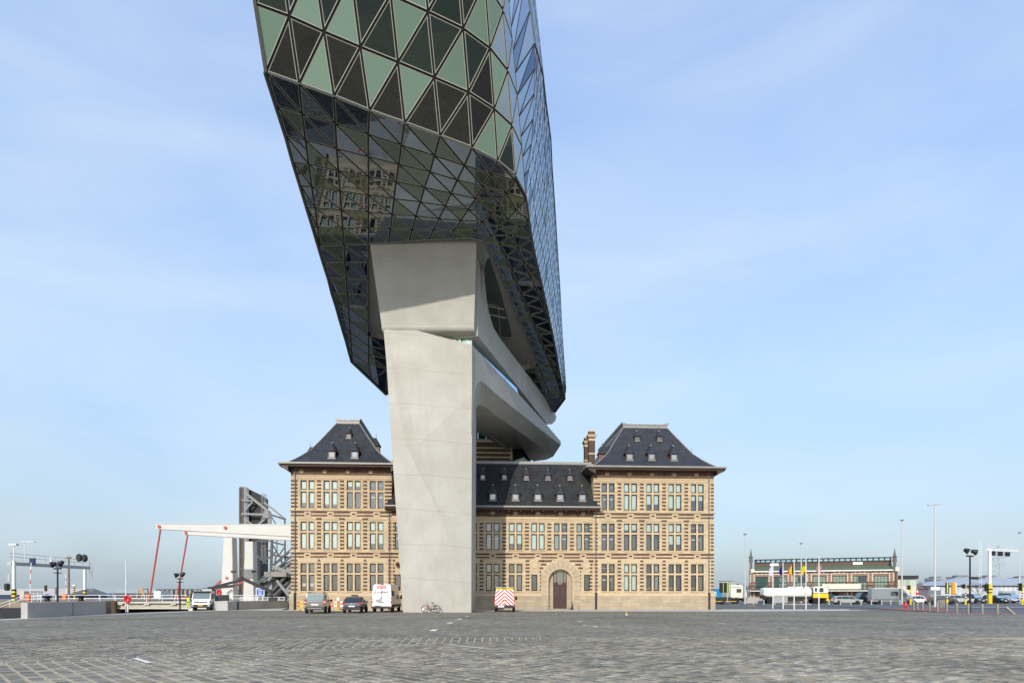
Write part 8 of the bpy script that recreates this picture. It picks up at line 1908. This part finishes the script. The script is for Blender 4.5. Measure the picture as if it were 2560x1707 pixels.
# sign gantry
Yg = 124.0; gt = thing('signal_gantry', 'white road gantry with hanging traffic lights at the right edge', 'gantry', (GX(2474, Yg), Yg, -.05)); h = ZY(1372, Yg)
q = MB(); q.bx(-.22, .22, -.2, .2, 3.2, h); q.build('leg', m_rail, gt); q = MB(); q.bx(-.3, .3, -.28, .28, 0, 3.6); q.build('leg_foot', m_yel, gt)
for zz in (1.9, 2.5): q = MB(); q.bx(-.33, .33, -.31, .31, zz, zz + .2); q.build('band', m_iron, gt)
e = Vector((9.5, 6, h + .05)); q = MB(); q.beam((-.3, 0, h - .05), e, .45, .5); q.build('beam', m_rail, gt)
q = MB(); q.tube((-.2, 0, h + .25), (-.2, 0, h + 1.3), .03); 
for k in range(6): p = Vector((0, 0, h)).lerp(e, k / 5); q.tube(p, p + Vector((0, 0, 1.0)), .02, n=5)
q.tube((0, 0, h + 1.0), e + Vector((0, 0, 1.0)), .02, n=5); q.tube((0, 0, h + .6), e + Vector((0, 0, .6)), .02, n=5); q.build('handrail', m_rail, gt)
for f in (.08, .34, .6): p = Vector((0, 0, h)).lerp(e, f); q = MB(); q.bx(p.x - .15, p.x + .5, p.y - .25, p.y + .15, p.z - 1.1, p.z - .28); [q.prism([(p.x - .15, p.z - .35 - .25 * k), (p.x - .5, p.z - .42 - .25 * k), (p.x - .5, p.z - .47 - .25 * k), (p.x - .15, p.z - .52 - .25 * k)], p.y - .2, p.y + .1, 'y') for k in range(3)]; q.build('hanging_signal', m_iron, gt)
q = MB(); q.bx(-.75, -.3, -.25, .2, 2.2, 3.55); [q.prism([(-.75, 3.5 - .42 * k), (-1.1, 3.4 - .42 * k), (-1.1, 3.34 - .42 * k), (-.75, 3.2 - .42 * k)], -.2, .15, 'y') for k in range(3)]; q.build('signal_head', m_iron, gt)
q = MB()
for dx in (-1.9, -1.5): q.tube((dx, 0, 2.5), (dx, 0, h + 1.6), .03, n=5)
for k in range(20): q.tube((-1.9, 0, 2.7 + k * .45), (-1.5, 0, 2.7 + k * .45), .02, n=4)
q.build('ladder', m_rail, gt)
# totems and signs
tt = thing('orange_totem', 'orange advertising column with white edge behind the parked cars', 'sign', (GX(2384, 140), 140, 0)); q = MB(); q.bx(-.35, .25, -.2, .2, .6, ZY(1455, 140)); q.build('panel', M('totem_orange', (.85, .33, .01), .5), tt); q = MB(); q.bx(.3, .6, -.1, .1, .5, ZY(1456, 140)); q.build('edge', m_rail, tt)
rsn = thing('warning_sign', 'red sign with white triangle and disc behind the white car', 'sign', (GX(2293.5, 120), 120, 0)); q = MB(); q.tube((0, 0, 0), (0, 0, 1.0), .05); q.build('post', m_galv, rsn); q = MB(); q.bx(-.24, .24, -.03, .03, .85, 1.95); q.build('board', m_red, rsn); q = MB(); q.add([(-.17, -.04, 1.95), (.17, -.04, 1.95), (0, -.04, 2.5)], [(0, 1, 2)]); q.lathe((0, -.04, 1.4), [(0, -.01), (.18, 0), (.18, .01)], 12, axis='y'); q.build('emblem', m_rail, rsn); q = MB(); q.prism([(-.24, 1.95), (.24, 1.95), (0, 2.62)], -.02, .02, 'y'); q.build('triangle', m_red, rsn)
# corrugated warehouse
Yw = 165.0; wh = thing('corrugated_warehouse', 'pale grey corrugated warehouse with shallow roof at the right edge', 'warehouse', (GX(2352, Yw), Yw, 0)); wl_ = (2640 - 2352) / FPX * Yw
m_cor = M('corrugated', (.50, .53, .56), .5, metal=.2, var=.1, scale=.4); zr, zw = ZY(1449, Yw), ZY(1463, Yw)
q = MB(); q.bx(0, wl_, 0, 20, 0, zw); q.build('wall', m_cor, wh); q = MB()
k = 0.0
while k < wl_: q.bx(k, k + .55, -.09, .01, .3, zw - .1); k += 1.1
q.build('wall_rib', M('corrugated_rib', (.58, .61, .63), .5, metal=.2, var=.1, scale=.4), wh)
q = MB(); q.add([(2.0, -.4, zw), (wl_, -.4, zw), (wl_, 9, zr + .6), (9.5, 9, zr + .6), (-.4, -.4, zw), (-.4, 20, zw), (wl_, 20, zw)], [(4, 1, 2, 3), (4, 3, 5), (3, 2, 6, 5)]); q.build('roof', M('corr_roof', (.42, .45, .48), .5, metal=.25, var=.15, scale=.5, stretch=(4, .4, 1)), wh); q = MB(); q.bx(-.4, wl_, -.5, -.38, zw - .15, zw + .02); q.build('gutter', m_hdark, wh)
q = MB(); q.bx(GX(2495, Yw) - wh.location.x, GX(2527, Yw) - wh.location.x, -1.6, 0, 1.1, 2.4); q.build('loading_bay', m_galv, wh); q = MB(); q.bx(GX(2497, Yw) - wh.location.x, GX(2525, Yw) - wh.location.x, -1.62, -1.2, .2, 1.1); q.build('bay_door', m_hdark, wh); q = MB(); q.lathe((GX(2497, Yw) - wh.location.x, 8.5, zr + .6), [(1.4, 0), (1.3, .25), (.8, .4)], 14); q.build('vent', m_hdark, wh)
ds = thing('purple_shed', 'low dark violet-grey shed behind the white car', 'shed', (GX(2312, 170), 170, 0)); q = MB(); q.bx(-2.2, 6, 0, 6, 0, 2.9); q.build('wall', M('shed_violet', (.13, .12, .16), .7, var=.2), ds); q = MB(); q.prism([(-.3, 2.9), (3, 3.9), (6.3, 2.9)], -2.4, 6.2, 'x'); q.build('roof', M('shed_brown', (.16, .11, .09), .8, var=.2), ds)
# far apartment blocks, distance haze put into their colours
for px0, px1, pt, pr, lab in ((2334, 2368, 1444, 1442, 'hazy brick apartment block far off behind the twin lamp post'), (2389, 2440, 1441, 1439, 'hazy brick apartment block far off left of the floodlight post'), (2464, 2510, 1441, 1440, 'hazy brick apartment block far off behind the gantry post'), (2545, 2600, 1443, 1441, 'hazy brick apartment block far off at the right edge')):
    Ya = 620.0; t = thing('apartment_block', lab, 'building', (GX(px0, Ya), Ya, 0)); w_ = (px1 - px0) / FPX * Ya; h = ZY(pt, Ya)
    q = MB(); q.bx(0, w_ * .45, 0, 14, 0, h); q.build('grey_wing', M('apt_haze_grey', (.26, .28, .31), .8, var=.08), t); q = MB(); q.bx(w_ * .45, w_, 1, 14, 0, h - .6); q.build('brick_wing', M('apt_haze_brick', (.42, .30, .27), .8, var=.1), t); q = MB(); q.bx(w_ * .2, w_ * .75, 3, 11, h, h + 1.4); q.build('roof_house', M('apt_haze_roof', (.18, .19, .22), .8), t)
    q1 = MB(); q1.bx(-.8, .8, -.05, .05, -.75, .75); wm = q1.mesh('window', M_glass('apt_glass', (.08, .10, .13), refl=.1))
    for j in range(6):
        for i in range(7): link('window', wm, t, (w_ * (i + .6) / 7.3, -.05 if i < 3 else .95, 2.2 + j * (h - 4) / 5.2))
# pylon, its grey paled to stand for haze
Yp = 560.0; py_ = thing('power_pylon', 'hazy lattice power pylon far off behind the gantry', 'pylon', (GX(2495, Yp), Yp, 0)); hp = ZY(1362, Yp); q = MB()
wdt = lambda z: 5.5 * (1 - z / hp) ** .8 + .7
zs = [0, 7, 13, 18, 22.5, 26.5, 30, 33, 36, hp]
for s in (-1, 1):
    for d_ in (-1, 1):
        for a, b in zip(zs[:-1], zs[1:]): q.beam((s * wdt(a), d_ * wdt(a), a), (s * wdt(b), d_ * wdt(b), b), .28, .28)
for a, b in zip(zs[:-1], zs[1:]):
    for d_ in (-1, 1): q.beam((-wdt(a), d_ * wdt(a), a), (wdt(b), d_ * wdt(b), b), .18, .18); q.beam((wdt(a), d_ * wdt(a), a), (-wdt(b), d_ * wdt(b), b), .18, .18)
q.build('lattice', M('pylon_haze_grey', (.36, .40, .44), .6), py_)
for f in (.62, .76, .88): q = MB(); z = hp * f; q.beam((-7.5, 0, z), (0, 0, z + .6), .4, .4); q.beam((7.5, 0, z), (0, 0, z + .6), .4, .4); q.beam((-7.5, 0, z), (-1, 0, z - 1), .25, .25); q.beam((7.5, 0, z), (1, 0, z - 1), .25, .25); q.build('arm', M('pylon_haze_grey', (.36, .40, .44), .6), py_)
# bare trees
m_bark = M('bark', (.09, .07, .055), .9, var=.2)
def bare_tree(px, Y, ptop, label, seed, spread=1.0, mat=m_bark):
    rg = random.Random(seed); t = thing('bare_tree', label, 'tree', (GX(px, Y), Y, 0)); h = ZY(ptop, Y); tr = MB(); tw = MB()
    tr.tube((0, 0, 0), (.05, 0, h * .35), .14, .09, 8)
    def br(p, d, l, r, lv):
        e = p + d * l; (tr if lv < 1 else tw).tube(p, e, r, r * .6, 5 if lv < 2 else 3, cap=False)
        if lv >= 5: return
        for k in range(3 if lv < 3 else 2):
            nd = (d + Vector((rg.uniform(-.8, .8) * spread, rg.uniform(-.8, .8) * spread, rg.uniform(-.1, .5)))).normalized(); br(p + d * l * rg.uniform(.6, 1), nd, l * rg.uniform(.6, .82), max(.012, r * .6), lv + 1)
    for k in range(5): br(Vector((.05, 0, h * (.22 + .03 * k))), Vector((math.cos(k * 1.3) * .7 * spread, math.sin(k * 1.3) * .7, .8)).normalized(), h * .25, .05, 0)
    tr.build('trunk', mat, t, smooth=True); tw.build('crown', mat, t); return t
bare_tree(2447, 140, 1446, 'bare leafless tree in front of the corrugated warehouse', 3, 1.2); bare_tree(2290, 175, 1452, 'thin bare tree behind the annex, right of the hall', 8, .7); bare_tree(2310, 190, 1458, 'thin bare tree above the violet shed', 21, .8); bare_tree(2276, 200, 1455, 'thin bare tree just right of the annex wall', 5, .6)
bare_tree(2532, 260, 1440, 'bushy bare tree far off above the warehouse roof', 12, .5); bare_tree(1869, 190, 1458, 'thin bare tree left of the hall spire', 14, .5)
# long low rooflines closing the horizon at right and far left, haze mixed into their tone
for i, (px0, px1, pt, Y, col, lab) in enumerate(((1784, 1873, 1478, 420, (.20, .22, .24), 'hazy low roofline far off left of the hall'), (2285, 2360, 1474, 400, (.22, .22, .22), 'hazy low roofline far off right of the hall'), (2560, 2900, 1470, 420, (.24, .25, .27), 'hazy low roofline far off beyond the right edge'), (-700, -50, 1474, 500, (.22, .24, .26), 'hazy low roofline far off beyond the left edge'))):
    tag(MB().bx(GX(px0, Y), GX(px1, Y), Y, Y + 20, 0, ZY(pt, Y)).build('far_building', M('far_haze_tone', col, .9, var=.1, scale=.05)), lab, 'building')
print('objects', len(bpy.data.objects))
